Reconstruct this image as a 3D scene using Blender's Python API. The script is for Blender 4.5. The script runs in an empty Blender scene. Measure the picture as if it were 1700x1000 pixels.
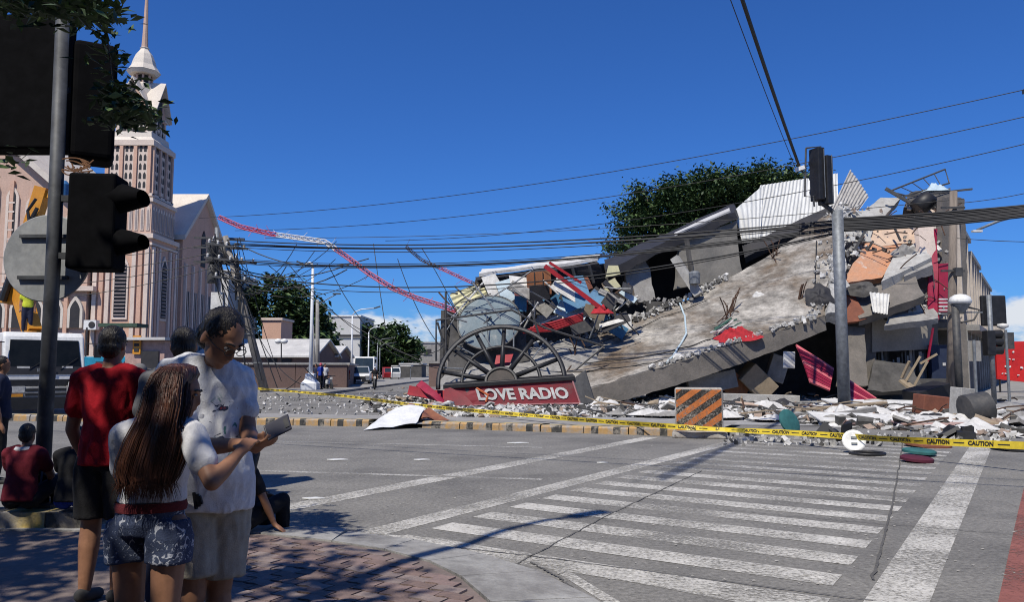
import bpy, bmesh, math, random
from mathutils import Vector, Matrix, noise, Euler

# ------------------------------------------------------------------ camera, sky, sun, exposure
scene = bpy.context.scene
COL = scene.collection
FPX, PITCH, CAMH = 1300.0, math.atan(112 / 1300.0), 1.5
cam_data = bpy.data.cameras.new("camera")
cam_data.sensor_fit = 'HORIZONTAL'
cam_data.sensor_width = 36.0
cam_data.lens = 36.0 * FPX / 1700.0
cam_data.clip_start = 0.05
cam_data.clip_end = 3000.0
cam = bpy.data.objects.new("camera", cam_data)
COL.objects.link(cam)
cam.location = (0, 0, CAMH)
cam.rotation_euler = (math.pi / 2 + PITCH, 0, 0)
scene.camera = cam

SUN_EL = math.radians(56.0)
SUN_H = Vector((-0.44, -0.898, 0)).normalized()      # horizontal direction towards the sun
world = bpy.data.worlds.new("World")
scene.world = world
world.use_nodes = True
wn, wl = world.node_tree.nodes, world.node_tree.links
wn.clear()
w_out = wn.new('ShaderNodeOutputWorld')
w_bg = wn.new('ShaderNodeBackground')
w_sky = wn.new('ShaderNodeTexSky')
w_sky.sky_type = 'NISHITA'
w_sky.sun_disc = False
w_sky.sun_elevation = SUN_EL
w_sky.sun_rotation = math.atan2(SUN_H.x, SUN_H.y)
w_sky.altitude = 0
w_sky.air_density = 1.0
w_sky.dust_density = 0.35
w_sky.ozone_density = 3.0
w_hsv = wn.new('ShaderNodeMixRGB')                  # polariser-like deep blue grade of the whole sky
w_hsv.blend_type = 'MULTIPLY'
w_hsv.inputs['Fac'].default_value = 1.0
w_hsv.inputs['Color2'].default_value = (0.31, 0.70, 1.38, 1)
wl.new(w_sky.outputs[0], w_hsv.inputs['Color1'])
w_tc = wn.new('ShaderNodeTexCoord')
w_sep = wn.new('ShaderNodeSeparateXYZ')
wl.new(w_tc.outputs['Generated'], w_sep.inputs[0])
# low cumulus all round the horizon
w_map = wn.new('ShaderNodeMapping')
w_map.inputs['Scale'].default_value = (5.0, 5.0, 11.0)
w_map.inputs['Location'].default_value = (19.698, 16.431, 0.9594)
wl.new(w_tc.outputs['Generated'], w_map.inputs[0])
w_noise = wn.new('ShaderNodeTexNoise')
w_noise.inputs['Scale'].default_value = 1.3
w_noise.inputs['Detail'].default_value = 9
w_noise.inputs['Roughness'].default_value = 0.58
wl.new(w_map.outputs[0], w_noise.inputs['Vector'])
w_h = wn.new('ShaderNodeMapRange')
w_h.inputs['From Min'].default_value = 0.05
w_h.inputs['From Max'].default_value = 0.155
w_h.inputs['To Min'].default_value = 0.10
w_h.inputs['To Max'].default_value = -0.22
wl.new(w_sep.outputs['Z'], w_h.inputs['Value'])
w_add = wn.new('ShaderNodeMath')
w_add.operation = 'ADD'
wl.new(w_noise.outputs[0], w_add.inputs[0])
wl.new(w_h.outputs[0], w_add.inputs[1])
w_ramp = wn.new('ShaderNodeMapRange')
w_ramp.interpolation_type = 'SMOOTHSTEP'
w_ramp.inputs['From Min'].default_value = 0.55
w_ramp.inputs['From Max'].default_value = 0.66
wl.new(w_add.outputs[0], w_ramp.inputs['Value'])
w_mix = wn.new('ShaderNodeMixRGB')
w_mix.inputs['Color2'].default_value = (8.5, 9.0, 9.8, 1)
wl.new(w_ramp.outputs[0], w_mix.inputs['Fac'])
wl.new(w_hsv.outputs[0], w_mix.inputs['Color1'])
wl.new(w_mix.outputs[0], w_bg.inputs['Color'])
w_bg.inputs['Strength'].default_value = 0.085
wl.new(w_bg.outputs[0], w_out.inputs[0])

sun_data = bpy.data.lights.new("sun", 'SUN')
sun_data.energy = 5.0
sun_data.angle = math.radians(0.53)
sun_data.color = (1.0, 0.94, 0.83)
sun = bpy.data.objects.new("sun", sun_data)
COL.objects.link(sun)
SUN_DIR = (SUN_H * math.cos(SUN_EL) + Vector((0, 0, math.sin(SUN_EL)))).normalized()
sun.rotation_euler = SUN_DIR.to_track_quat('Z', 'Y').to_euler()
sun.location = (-20, -40, 70)

scene.view_settings.view_transform = 'Standard'
scene.view_settings.look = 'None'
scene.view_settings.gamma = 1.0
scene.view_settings.use_curve_mapping = False
scene.view_settings.exposure = 0.0
scene.render.engine = 'CYCLES'
scene.cycles.use_denoising = True
scene.cycles.max_bounces = 5
scene.cycles.diffuse_bounces = 2
scene.cycles.pixel_filter_type = 'BLACKMAN_HARRIS'
scene.cycles.filter_width = 1.05
scene.cycles.transparent_max_bounces = 12
scene.cycles.sample_clamp_indirect = 6.0

# ------------------------------------------------------------------ measuring helpers (photo pixel + real distance -> metres)
def ray(px, py):
    a, b = (px - 850) / FPX, (500 - py) / FPX
    return Vector((a, math.cos(PITCH) - math.sin(PITCH) * b, math.sin(PITCH) + math.cos(PITCH) * b))

def at(px, py, Y):
    d = ray(px, py)
    return Vector((0, 0, CAMH)) + d * (Y / d.y)

def gp(px, py, z=0.0):
    d = ray(px, py)
    return Vector((0, 0, CAMH)) + d * ((z - CAMH) / d.z)

def V(*a):
    return Vector(a)

# ------------------------------------------------------------------ materials
MATS = {}

def mat(name, col, col2=None, scale=4.0, rough=0.75, bump=0.0, bscale=None, metal=0.0, detail=6, lo=0.35, hi=0.68,
        spec=0.4, grain=0.16, gscale=11.0, stain=None, sscale=0.6, slo=0.5, shi=0.7, stretch=(1, 1, 1), world=True):
    if name in MATS:
        return MATS[name]
    m = bpy.data.materials.new(name)
    m.use_nodes = True
    n, l = m.node_tree.nodes, m.node_tree.links
    b = n['Principled BSDF']
    b.inputs['Roughness'].default_value = rough
    b.inputs['Metallic'].default_value = metal
    b.inputs['Specular IOR Level'].default_value = spec
    if world:
        tc = n.new('ShaderNodeNewGeometry').outputs['Position']
    else:
        tc = n.new('ShaderNodeTexCoord').outputs['Object']
    mp = n.new('ShaderNodeMapping')
    mp.inputs['Scale'].default_value = stretch
    l.new(tc, mp.inputs[0])
    vec = mp.outputs[0]
    c1 = tuple(col) + (1,)
    if col2 is None:
        col2 = tuple(min(1, c * 0.72) for c in col)
    c2 = tuple(col2) + (1,)
    nt = n.new('ShaderNodeTexNoise')
    nt.inputs['Scale'].default_value = scale
    nt.inputs['Detail'].default_value = detail
    nt.inputs['Roughness'].default_value = 0.62
    l.new(vec, nt.inputs['Vector'])
    mr = n.new('ShaderNodeMapRange')
    mr.inputs['From Min'].default_value = lo
    mr.inputs['From Max'].default_value = hi
    l.new(nt.outputs[0], mr.inputs['Value'])
    mx = n.new('ShaderNodeMixRGB')
    mx.inputs['Color1'].default_value = c1
    mx.inputs['Color2'].default_value = c2
    l.new(mr.outputs[0], mx.inputs['Fac'])
    colout = mx.outputs[0]
    if stain is not None:
        ns = n.new('ShaderNodeTexNoise')
        ns.inputs['Scale'].default_value = sscale
        ns.inputs['Detail'].default_value = 8
        ns.inputs['Roughness'].default_value = 0.65
        l.new(vec, ns.inputs['Vector'])
        ms = n.new('ShaderNodeMapRange')
        ms.inputs['From Min'].default_value = slo
        ms.inputs['From Max'].default_value = shi
        l.new(ns.outputs[0], ms.inputs['Value'])
        mx2 = n.new('ShaderNodeMixRGB')
        mx2.inputs['Color2'].default_value = tuple(stain) + (1,)
        l.new(ms.outputs[0], mx2.inputs['Fac'])
        l.new(colout, mx2.inputs['Color1'])
        colout = mx2.outputs[0]
    if grain:
        ng = n.new('ShaderNodeTexNoise')
        ng.inputs['Scale'].default_value = gscale
        ng.inputs['Detail'].default_value = 4
        ng.inputs['Roughness'].default_value = 0.8
        l.new(vec, ng.inputs['Vector'])
        mg = n.new('ShaderNodeMapRange')
        mg.inputs['From Min'].default_value = 0.3
        mg.inputs['From Max'].default_value = 0.7
        mg.inputs['To Min'].default_value = 1 - grain
        mg.inputs['To Max'].default_value = 1 + grain
        l.new(ng.outputs[0], mg.inputs['Value'])
        mm = n.new('ShaderNodeMixRGB')
        mm.blend_type = 'MULTIPLY'
        mm.inputs['Fac'].default_value = 1
        l.new(colout, mm.inputs['Color1'])
        l.new(mg.outputs[0], mm.inputs['Color2'])
        colout = mm.outputs[0]
    l.new(colout, b.inputs['Base Color'])
    if bump > 0:
        nb = n.new('ShaderNodeTexNoise')
        nb.inputs['Scale'].default_value = bscale or scale * 6
        nb.inputs['Detail'].default_value = 5
        l.new(vec, nb.inputs['Vector'])
        bp = n.new('ShaderNodeBump')
        bp.inputs['Strength'].default_value = min(1.0, bump)
        bp.inputs['Distance'].default_value = 0.02
        l.new(nb.outputs[0], bp.inputs['Height'])
        l.new(bp.outputs[0], b.inputs['Normal'])
    MATS[name] = m
    return m

def glass(name, col=(0.02, 0.03, 0.04), rough=0.06):
    if name in MATS:
        return MATS[name]
    m = mat(name, col, tuple(c * 1.6 for c in col), scale=1.5, rough=rough, spec=0.3)
    return m

# ------------------------------------------------------------------ mesh builder
class MB:
    def __init__(s):
        s.v, s.f, s.m = [], [], []
        s.cur = 0

    def add(s, vs, fs):
        o = len(s.v)
        s.v += [Vector(p) for p in vs]
        for q in fs:
            s.f.append([o + i for i in q])
            s.m.append(s.cur)
        return s

    def poly(s, pts):
        return s.add(pts, [list(range(len(pts)))])

    def hexa(s, p):          # 4 bottom + 4 top corners
        return s.add(p, [(3, 2, 1, 0), (4, 5, 6, 7), (0, 1, 5, 4), (1, 2, 6, 5), (2, 3, 7, 6), (3, 0, 4, 7)])

    def box(s, c, size, rot=None):
        c = Vector(c)
        h = Vector(size) / 2
        ps = [Vector((x * h.x, y * h.y, z * h.z)) for z in (-1, 1) for x, y in ((-1, -1), (1, -1), (1, 1), (-1, 1))]
        if rot is not None:
            ps = [rot @ p for p in ps]
        return s.hexa([p + c for p in ps])

    def prism(s, pts, vec):
        n = len(pts)
        vec = Vector(vec)
        a = [Vector(p) for p in pts]
        fs = [list(range(n))[::-1], list(range(n, 2 * n))]
        for i in range(n):
            j = (i + 1) % n
            fs.append([i, j, n + j, n + i])
        return s.add(a + [p + vec for p in a], fs)

    def rings(s, rs, cap=True, closed=False):
        n = len(rs[0])
        vs = [p for r in rs for p in r]
        fs = []
        m = len(rs)
        for k in range(m if closed else m - 1):
            k2 = (k + 1) % m
            for i in range(n):
                j = (i + 1) % n
                fs.append((k * n + i, k * n + j, k2 * n + j, k2 * n + i))
        if cap and not closed:
            fs.append(tuple(range(n))[::-1])
            fs.append(tuple((m - 1) * n + i for i in range(n)))
        return s.add(vs, fs)

    def tube(s, pts, r, n=6, closed=False, flat=1.0):
        pts = [Vector(p) for p in pts]
        m = len(pts)
        rs = []
        ref = None
        for k, p in enumerate(pts):
            if closed:
                d = pts[(k + 1) % m] - pts[k - 1]
            else:
                d = pts[min(k + 1, m - 1)] - pts[max(k - 1, 0)]
            if d.length < 1e-9:
                d = Vector((0, 0, 1))
            d.normalize()
            if ref is None:
                ref = d.orthogonal().normalized()
            ref = (ref - d * ref.dot(d))
            if ref.length < 1e-5:
                ref = d.orthogonal()
            ref.normalize()
            b = d.cross(ref)
            rr = r[k] if isinstance(r, (list, tuple)) else r
            rs.append([p + (ref * math.cos(2 * math.pi * i / n) + b * math.sin(2 * math.pi * i / n) * flat) * rr for i in range(n)])
        return s.rings(rs, cap=not closed, closed=closed)

    def bar(s, a, b, w, h=None):
        a, b = Vector(a), Vector(b)
        h = h or w
        d = (b - a)
        L = d.length
        if L < 1e-6:
            return s
        rot = d.to_track_quat('X', 'Z').to_matrix()
        return s.box((a + b) / 2, (L, w, h), rot)

    def lathe(s, prof, n=16, c=(0, 0, 0), rot=None, phase=0.0):
        c = Vector(c)
        rs = []
        for r, z in prof:
            ring = [Vector((r * math.cos(2 * math.pi * (i + phase) / n), r * math.sin(2 * math.pi * (i + phase) / n), z)) for i in range(n)]
            if rot is not None:
                ring = [rot @ p for p in ring]
            rs.append([p + c for p in ring])
        return s.rings(rs)

    def grid(s, nu, nv, fn):
        o = [[Vector(fn(i / nu, j / nv)) for i in range(nu + 1)] for j in range(nv + 1)]
        fs = []
        for j in range(nv):
            for i in range(nu):
                a = j * (nu + 1) + i
                fs.append((a, a + 1, a + nu + 2, a + nu + 1))
        return s.add([p for r in o for p in r], fs)

    def mesh(s, name, mats, offset=None, smooth=False):
        me = bpy.data.meshes.new(name)
        off = Vector(offset) if offset is not None else Vector((0, 0, 0))
        me.from_pydata([tuple(p - off) for p in s.v], [], s.f)
        if not isinstance(mats, (list, tuple)):
            mats = [mats]
        for m in mats:
            me.materials.append(m)
        if len(mats) > 1:
            me.polygons.foreach_set('material_index', s.m)
        if smooth:
            me.polygons.foreach_set('use_smooth', [True] * len(me.polygons))
        me.update()
        return me

    def build(s, name, mats, parent=None, smooth=False, world=True, autosmooth=None):
        """one mesh object; verts are in world metres (world=True) or local to the parent"""
        if parent is not None:
            off = root_loc(parent) if world else Vector((0, 0, 0))
        else:
            if world:
                xs = [p.x for p in s.v]; ys = [p.y for p in s.v]; zs = [p.z for p in s.v]
                off = Vector(((min(xs) + max(xs)) / 2, (min(ys) + max(ys)) / 2, min(zs)))
            else:
                off = Vector((0, 0, 0))
        me = s.mesh(name, mats, off, smooth)
        o = bpy.data.objects.new(name, me)
        COL.objects.link(o)
        if parent is not None:
            o.parent = parent
        else:
            o.location = off
        if smooth and autosmooth:
            sharpen(me, autosmooth)
        return o

def sharpen(me, deg):
    bm = bmesh.new()
    bm.from_mesh(me)
    lim = math.radians(deg)
    for e in bm.edges:
        e.smooth = (len(e.link_faces) == 2 and e.calc_face_angle(0) < lim)
    bm.to_mesh(me)
    bm.free()

def root_loc(o):
    p = Vector((0, 0, 0))
    while o is not None:
        p += Vector(o.location)
        o = o.parent
    return p

def tag(o, label=None, cat=None, group=None, kind=None):
    if label: o['label'] = label
    if cat: o['category'] = cat
    if group: o['group'] = group
    if kind: o['kind'] = kind
    return o

def thing(name, label, cat, loc=(0, 0, 0), rotz=0.0, group=None):
    o = bpy.data.objects.new(name, None)
    o.empty_display_size = 0.2
    COL.objects.link(o)
    o.location = loc
    o.rotation_euler = (0, 0, rotz)
    return tag(o, label, cat, group)

def copy_tree(o, parent=None):
    c = o.copy()
    COL.objects.link(c)
    c.parent = parent
    for ch in list(o.children):
        copy_tree(ch, c)
    return c

def link(me, name, parent=None, loc=(0, 0, 0), rot=(0, 0, 0), scale=(1, 1, 1)):
    o = bpy.data.objects.new(name, me)
    COL.objects.link(o)
    o.parent = parent
    o.location, o.rotation_euler, o.scale = loc, rot, scale
    return o

def lerp(a, b, t):
    return a + (b - a) * t

def bil(A, B, C, D, u, v):       # A-B bottom, D-C top
    return A.lerp(B, u).lerp(D.lerp(C, u), v)

def catenary(a, b, sag, n=14):
    a, b = Vector(a), Vector(b)
    return [a.lerp(b, k / n) - Vector((0, 0, sag * 4 * (k / n) * (1 - k / n))) for k in range(n + 1)]

def text_mesh(txt, size, extrude=0.004, font_scale_x=1.0, bold=0.0):
    cu = bpy.data.curves.new("lettering", 'FONT')
    cu.body = txt
    cu.size = size
    cu.extrude = extrude
    cu.offset = bold
    cu.resolution_u = 3
    cu.align_x = 'CENTER'
    cu.align_y = 'CENTER'
    ob = bpy.data.objects.new("lettering_source", cu)
    COL.objects.link(ob)
    dg = bpy.context.evaluated_depsgraph_get()
    me = bpy.data.meshes.new_from_object(ob.evaluated_get(dg))
    bpy.data.objects.remove(ob)
    bpy.data.curves.remove(cu)
    vs = [Vector((v.co.x * font_scale_x, v.co.y, v.co.z)) for v in me.vertices]
    fs = [list(p.vertices) for p in me.polygons]
    bpy.data.meshes.remove(me)
    return vs, fs

def put_text(mb, txt, size, origin, xdir, ydir, extrude=0.004, sx=1.0, bold=0.0):
    vs, fs = text_mesh(txt, size, extrude, sx, bold)
    xdir, ydir = Vector(xdir).normalized(), Vector(ydir).normalized()
    z = xdir.cross(ydir)
    mb.add([Vector(origin) + xdir * p.x + ydir * p.y + z * p.z for p in vs], fs)

RND = random.Random(7)

# ------------------------------------------------------------------ shared materials
m_asphalt = mat('worn_concrete_road', (0.155, 0.149, 0.139), (0.205, 0.196, 0.18), scale=1.1, rough=0.95, bump=0.5, bscale=55, grain=.45, gscale=22,
                stain=(0.088, 0.085, 0.082), sscale=0.35, slo=0.5, shi=0.72)
m_conc = mat('grey_concrete', (0.30, 0.29, 0.27), (0.20, 0.19, 0.18), scale=2.0, rough=0.9, bump=0.5, bscale=18)
m_conc_lt = mat('pale_concrete', (0.42, 0.41, 0.385), (0.29, 0.28, 0.26), scale=2.2, rough=0.9, bump=0.5, bscale=18)
m_conc_dk = mat('dark_concrete', (0.095, 0.09, 0.085), (0.05, 0.048, 0.046), scale=1.6, rough=0.95, bump=0.4, bscale=14)  # tone lowered further to imitate the shade behind the wheel
m_black = mat('black_metal', (0.012, 0.012, 0.013), (0.02, 0.02, 0.022), scale=5, rough=0.5)
m_steel = mat('galvanised_steel', (0.22, 0.235, 0.25), (0.13, 0.14, 0.15), scale=6, rough=0.55, metal=0.3)
m_steel_dk = mat('dark_steel', (0.045, 0.047, 0.05), (0.09, 0.085, 0.08), scale=5, rough=0.6, metal=0.2)
m_rust = mat('rusty_bar', (0.10, 0.055, 0.035), (0.05, 0.03, 0.022), scale=9, rough=0.9)
m_white = mat('white_paint', (0.74, 0.74, 0.72), (0.6, 0.6, 0.58), scale=2, rough=0.55)
m_whitep = mat('chalky_white', (0.66, 0.65, 0.62), (0.45, 0.44, 0.42), scale=3, rough=0.85, bump=0.2)
m_red = mat('red_paint', (0.34, 0.010, 0.018), (0.22, 0.008, 0.015), scale=2.5, rough=0.5)
m_wire = mat('black_cable', (0.012, 0.012, 0.014), (0.02, 0.02, 0.02), scale=3, rough=0.6)
m_glass = glass('dark_glass')
# ------------------------------------------------------------------ ground, road, markings, sidewalk, kerbs
g = MB()
g.poly([V(-900, -300, -0.25), V(900, -300, -0.25), V(900, 1500, -0.25), V(-900, 1500, -0.25)])
tag(g.build('ground', mat('dry_ground', (0.20, 0.18, 0.15), (0.13, 0.13, 0.10), scale=0.2, rough=1)), kind='structure')

road = MB()
road.grid(30, 30, lambda u, v: V(-120 + 260 * u, -25 + 325 * v, 0.0))
road = tag(road.build('road', m_asphalt), kind='structure')

def worn_paint(name, col, keep=0.5):
    m = mat(name, col, tuple(c * 0.72 for c in col), scale=3, rough=0.8)
    n, l = m.node_tree.nodes, m.node_tree.links
    b = n['Principled BSDF']
    geo = n.new('ShaderNodeNewGeometry')
    a = n.new('ShaderNodeTexNoise'); a.inputs['Scale'].default_value = 26; a.inputs['Detail'].default_value = 6; a.inputs['Roughness'].default_value = 0.75
    c = n.new('ShaderNodeTexNoise'); c.inputs['Scale'].default_value = 0.9; c.inputs['Detail'].default_value = 3
    l.new(geo.outputs['Position'], a.inputs['Vector']); l.new(geo.outputs['Position'], c.inputs['Vector'])
    s = n.new('ShaderNodeMath'); s.operation = 'MULTIPLY_ADD'; s.inputs[1].default_value = 0.55
    l.new(c.outputs[0], s.inputs[0]); l.new(a.outputs[0], s.inputs[2])
    r = n.new('ShaderNodeMapRange'); r.inputs['From Min'].default_value = keep + 0.10; r.inputs['From Max'].default_value = keep + 0.30
    r.inputs['To Min'].default_value = 0.06
    l.new(s.outputs[0], r.inputs['Value'])
    l.new(r.outputs[0], b.inputs['Alpha'])
    return m

m_mark = worn_paint('worn_white_road_paint', (0.56, 0.54, 0.495), 0.55)
m_mark2 = worn_paint('faded_white_road_paint', (0.52, 0.505, 0.47), 0.60)
m_redp = worn_paint('faded_red_road_paint', (0.27, 0.10, 0.08), 0.48)

def strip(name, pts_a, pts_b, m, z=0.004, parent=road):
    b = MB()
    n = len(pts_a)
    for k in range(n - 1):
        b.add([V(pts_a[k].x, pts_a[k].y, z), V(pts_a[k + 1].x, pts_a[k + 1].y, z), V(pts_b[k + 1].x, pts_b[k + 1].y, z), V(pts_b[k].x, pts_b[k].y, z)], [(0, 1, 2, 3)])
    return b.build(name, m, parent)

def line(name, a, b, w, m, z=0.004):
    a, b = Vector(a), Vector(b)
    d = (b - a).normalized()
    s = V(-d.y, d.x, 0) * (w / 2)
    return strip(name, [a - s, b - s], [a + s, b + s], m, z)

cu, cv = V(0.545, 0.838, 0).normalized(), V(0.838, -0.545, 0).normalized()
Lo = V(-1.30, 7.25, 0)              # left border line of the crossing
Ro = V(2.42, 5.10, 0)               # right border line
line('border_line', Lo - cu * 0.1, Lo + cu * 12.3, 0.30, m_mark)
line('border_line', Ro - cu * 1.6, Ro + cu * 12.6, 0.36, m_mark)
u0 = (Lo.dot(cu), Lo.dot(cv))
r0v = Ro.dot(cv)
for i in range(19):
    uu = 5.36 + 0.672 * i
    va, vb = u0[1] + 0.32, r0v - 0.42
    if i == 0:
        vb = va + 3.6
    a = cu * uu + cv * va
    b = cu * uu + cv * vb
    line('zebra_stripe', a, b, 0.34 if i < 9 else 0.3, m_mark if i < 9 else m_mark2, 0.0045)
# stop line, lane lines and the slanted line by the kerb
line('stop_line', gp(432, 853), gp(1080, 727), 0.34, m_mark)
line('lane_line', gp(440, 733), gp(900, 744), 0.14, m_mark2)
line('lane_line', gp(408, 782), gp(900, 797), 0.14, m_mark2)
line('edge_line', gp(468, 880) + V(0, 0.05, 0), gp(690, 902) + V(0.1, 0.12, 0), 0.12, m_mark)
line('edge_line', gp(690, 902) + V(0.12, 0.1, 0), gp(1310, 1010), 0.20, m_mark)
line('slanted_line', gp(925, 945), gp(1030, 1010), 0.1, m_mark)
strip('red_painted_strip', [gp(1655, 1010), gp(1688, 860), gp(1705, 790)], [gp(1655, 1010) + V(2, 0, 0), gp(1688, 860) + V(2, 0, 0), gp(1705, 790) + V(2, 0, 0)], m_redp)
# saw-cut joints and cracks between the concrete bays
m_joint = mat('tar_joint', (0.075, 0.072, 0.068), (0.11, 0.105, 0.10), scale=20, rough=0.95)
def crack(name, pts, w=0.022, amp=0.012, n=26):
    a, b = [], []
    pts = [Vector(p) for p in pts]
    for s in range(len(pts) - 1):
        p, q = pts[s], pts[s + 1]
        d = (q - p).normalized()
        sd = V(-d.y, d.x, 0)
        for k in range(n + (s == len(pts) - 2)):
            t = k / n
            c = p.lerp(q, t) + sd * amp * (noise.noise(p * 3 + d * t * 40) * 1.6)
            ww = w * (0.55 + 0.8 * abs(noise.noise(c * 9 + V(5, 1, 2))))
            a.append(c - sd * ww / 2); b.append(c + sd * ww / 2)
    strip(name, a, b, m_joint, 0.009)
crack('joint', [gp(1500, 728), gp(1482, 840), gp(1448, 965)], 0.028)
crack('joint', [gp(1165, 783), gp(1000, 862), gp(845, 945)], 0.018)
crack('joint', [gp(560, 893), gp(700, 905), gp(880, 925), gp(1450, 1000)], 0.018)
crack('joint', [gp(880, 935), gp(930, 962), gp(976, 1002)], 0.024)
crack('joint', [gp(1200, 848), gp(1420, 868), gp(1690, 890)], 0.014, 0.04)
# scattered loose grit and litter on the road
m_grit = mat('loose_grit', (0.36, 0.35, 0.33), (0.2, 0.19, 0.18), scale=30, rough=1)
b = MB()
r2 = random.Random(21)
for k in range(900):
    px, py = r2.uniform(420, 1690), 724 + (r2.random() ** 2.2) * 250
    p = gp(px, py)
    s = r2.uniform(0.006, 0.020)
    a = r2.random() * 6.3
    b.add([p + V(math.cos(a + q * 2.1) * s, math.sin(a + q * 2.1) * s, 0.006) for q in range(3)] + [p + V(s * .2, 0, 0.006 + s * 0.35)], [(0, 1, 3), (1, 2, 3), (2, 0, 3)])
tag(b.build('loose_grit', m_grit), 'pale loose grit scattered over the grey crossing', 'grit', kind='stuff')
m_leaf_dry = mat('dry_litter', (0.20, 0.10, 0.05), (0.1, 0.05, 0.03), scale=9, rough=1)

# near sidewalk corner: apron, kerb band, pavers
m_side = mat('sidewalk_concrete', (0.19, 0.148, 0.132), (0.14, 0.112, 0.102), scale=1.7, rough=0.9, bump=0.4, bscale=40)
m_apron = mat('apron_concrete', (0.32, 0.315, 0.30), (0.22, 0.21, 0.2), scale=2.4, rough=0.9, bump=0.4, bscale=40, stain=(0.16, 0.155, 0.15), sscale=1.2)
outer = [V(-14, 7.46, 0), V(-6, 7.46, 0), V(-2.13, 7.44, 0), V(-1.49, 7.25, 0), V(-0.84, 6.9, 0), V(-0.24, 6.39, 0), V(0.18, 5.86, 0), V(0.52, 5.19, 0), V(0.9, 4.1, 0), V(1.2, 2.6, 0), V(1.35, 0, 0), V(1.4, -14, 0)]
inner = [V(-14, 7.2, 0), V(-6, 7.2, 0), V(-2.2, 6.98, 0), V(-1.50, 6.66, 0), V(-1.02, 6.36, 0), V(-0.62, 5.98, 0), V(-0.36, 5.55, 0), V(-0.14, 4.95, 0), V(0.2, 3.9, 0), V(0.5, 2.5, 0), V(0.65, 0, 0), V(0.7, -14, 0)]
ZS = 0.07
sw = MB()
sw.poly([p + V(0, 0, ZS - 0.012) for p in inner] + [V(-14, -14, ZS - 0.012)])
for k in range(len(inner) - 1):
    sw.add([inner[k], inner[k + 1], inner[k + 1] + V(0, 0, ZS - 0.012), inner[k] + V(0, 0, ZS - 0.012)], [(0, 1, 2, 3)])
sidewalk = tag(sw.build('sidewalk', m_side), kind='structure')
for k in range(1, len(outer) - 2):
    b = MB()
    g_ = 0.006
    i0, i1, o0, o1 = inner[k].lerp(inner[k + 1], g_), inner[k].lerp(inner[k + 1], 1 - g_), outer[k].lerp(outer[k + 1], g_), outer[k].lerp(outer[k + 1], 1 - g_)
    i0, i1 = i0.lerp(o0, 0.02), i1.lerp(o1, 0.02)
    lip = 0.055 if k < 3 else 0.03
    b.hexa([i0 + V(0, 0, -0.02), i1 + V(0, 0, -0.02), o1 + V(0, 0, -0.02), o0 + V(0, 0, -0.02),
            i0 + V(0, 0, ZS), i1 + V(0, 0, ZS), o1 + V(0, 0, lip), o0 + V(0, 0, lip)])
    b.build('apron_slab', m_apron, sidewalk)
# interlocking pavers
m_pav = [mat('paver_%s' % n, c, c2, scale=6, rough=0.92, bump=0.5, bscale=60) for n, c, c2 in
         (('rose', (0.20, 0.14, 0.122), (0.15, 0.108, 0.098)), ('dusty', (0.24, 0.17, 0.155), (0.175, 0.13, 0.12)), ('pale', (0.26, 0.205, 0.185), (0.19, 0.15, 0.14)))]
def inside(p, poly):
    c = False
    for i in range(len(poly)):
        a, b = poly[i], poly[i - 1]
        if (a.y > p.y) != (b.y > p.y) and p.x < (b.x - a.x) * (p.y - a.y) / (b.y - a.y) + a.x:
            c = not c
    return c
PL, PW = 0.235, 0.115
pm = []
for m_ in m_pav:
    b = MB()
    zz = [(-1, 0.0), (-0.33, 0.012), (0.33, -0.012), (1, 0.0)]     # wavy long sides
    top, bot = [], []
    for side in (1, -1):
        seq = zz if side == 1 else zz[::-1]
        for tx, wv in seq:
            top.append(V(tx * (PL / 2 - 0.006), side * (PW / 2 - 0.005) + wv, 0.0))
    top = top[::-1]
    b.prism([p + V(0, 0, -0.03) for p in top], V(0, 0, 0.03))
    pm.append(b.mesh('paver', m_))
poly_in = [p for p in inner] + [V(-14, -14, 0)]
cnt = 0
ca, sa = math.cos(-0.5), math.sin(-0.5)
cells = []
for i in range(-40, 60):
    for j in range(-90, 90):
        lx, ly = i * PL + (PL / 2 if j % 2 else 0), j * PW
        p = V(lx * ca - ly * sa, lx * sa + ly * ca + 5, 0)
        if -2.35 < p.x < 0.4 and 4.55 < p.y < 7.0 and inside(p + V(0.10, 0.06, 0), poly_in) and inside(p + V(0.02, 0.11, 0), poly_in) and p.x > -0.52 * p.y:
            cells.append(p)
cells.sort(key=lambda p: abs(p.x + 0.75) + abs(p.y - 5.8))
for p in cells[:295]:
    o = link(RND.choice(pm), 'paver', sidewalk, p - sidewalk.location + V(0, 0, ZS + RND.uniform(-0.003, 0.004)), (RND.uniform(-0.012, 0.012), RND.uniform(-0.012, 0.012), -0.5 + (math.pi if RND.random() < .5 else 0)))

# low painted kerb under the seated people (near left)
m_yel = mat('worn_yellow_paint', (0.46, 0.34, 0.10), (0.34, 0.29, 0.20), scale=7, rough=0.9, bump=0.3, stain=(0.27, 0.255, 0.235), sscale=4, slo=0.46, shi=0.60)
m_blk = mat('worn_black_paint', (0.03, 0.03, 0.03), (0.07, 0.068, 0.06), scale=7, rough=0.9, bump=0.3, stain=(0.27, 0.24, 0.2), sscale=4, slo=0.50, shi=0.62)
m_orp = mat('worn_orange_paint', (0.42, 0.25, 0.09), (0.36, 0.25, 0.14), scale=7, rough=0.9, bump=0.3, stain=(0.29, 0.265, 0.24), sscale=4, slo=0.45, shi=0.60)
kr = thing('painted_kerb', 'low black and yellow kerb below the two seated people by the signal pole', 'kerb', (-6, 7.45, 0))
for k in range(11):
    x0 = -8.2 + k * 0.42
    b = MB()
    b.box((x0, 7.35, 0.10), (0.41, 0.30, 0.20))
    b.build('kerb_stone', m_yel if k % 2 else m_blk, kr)

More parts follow.
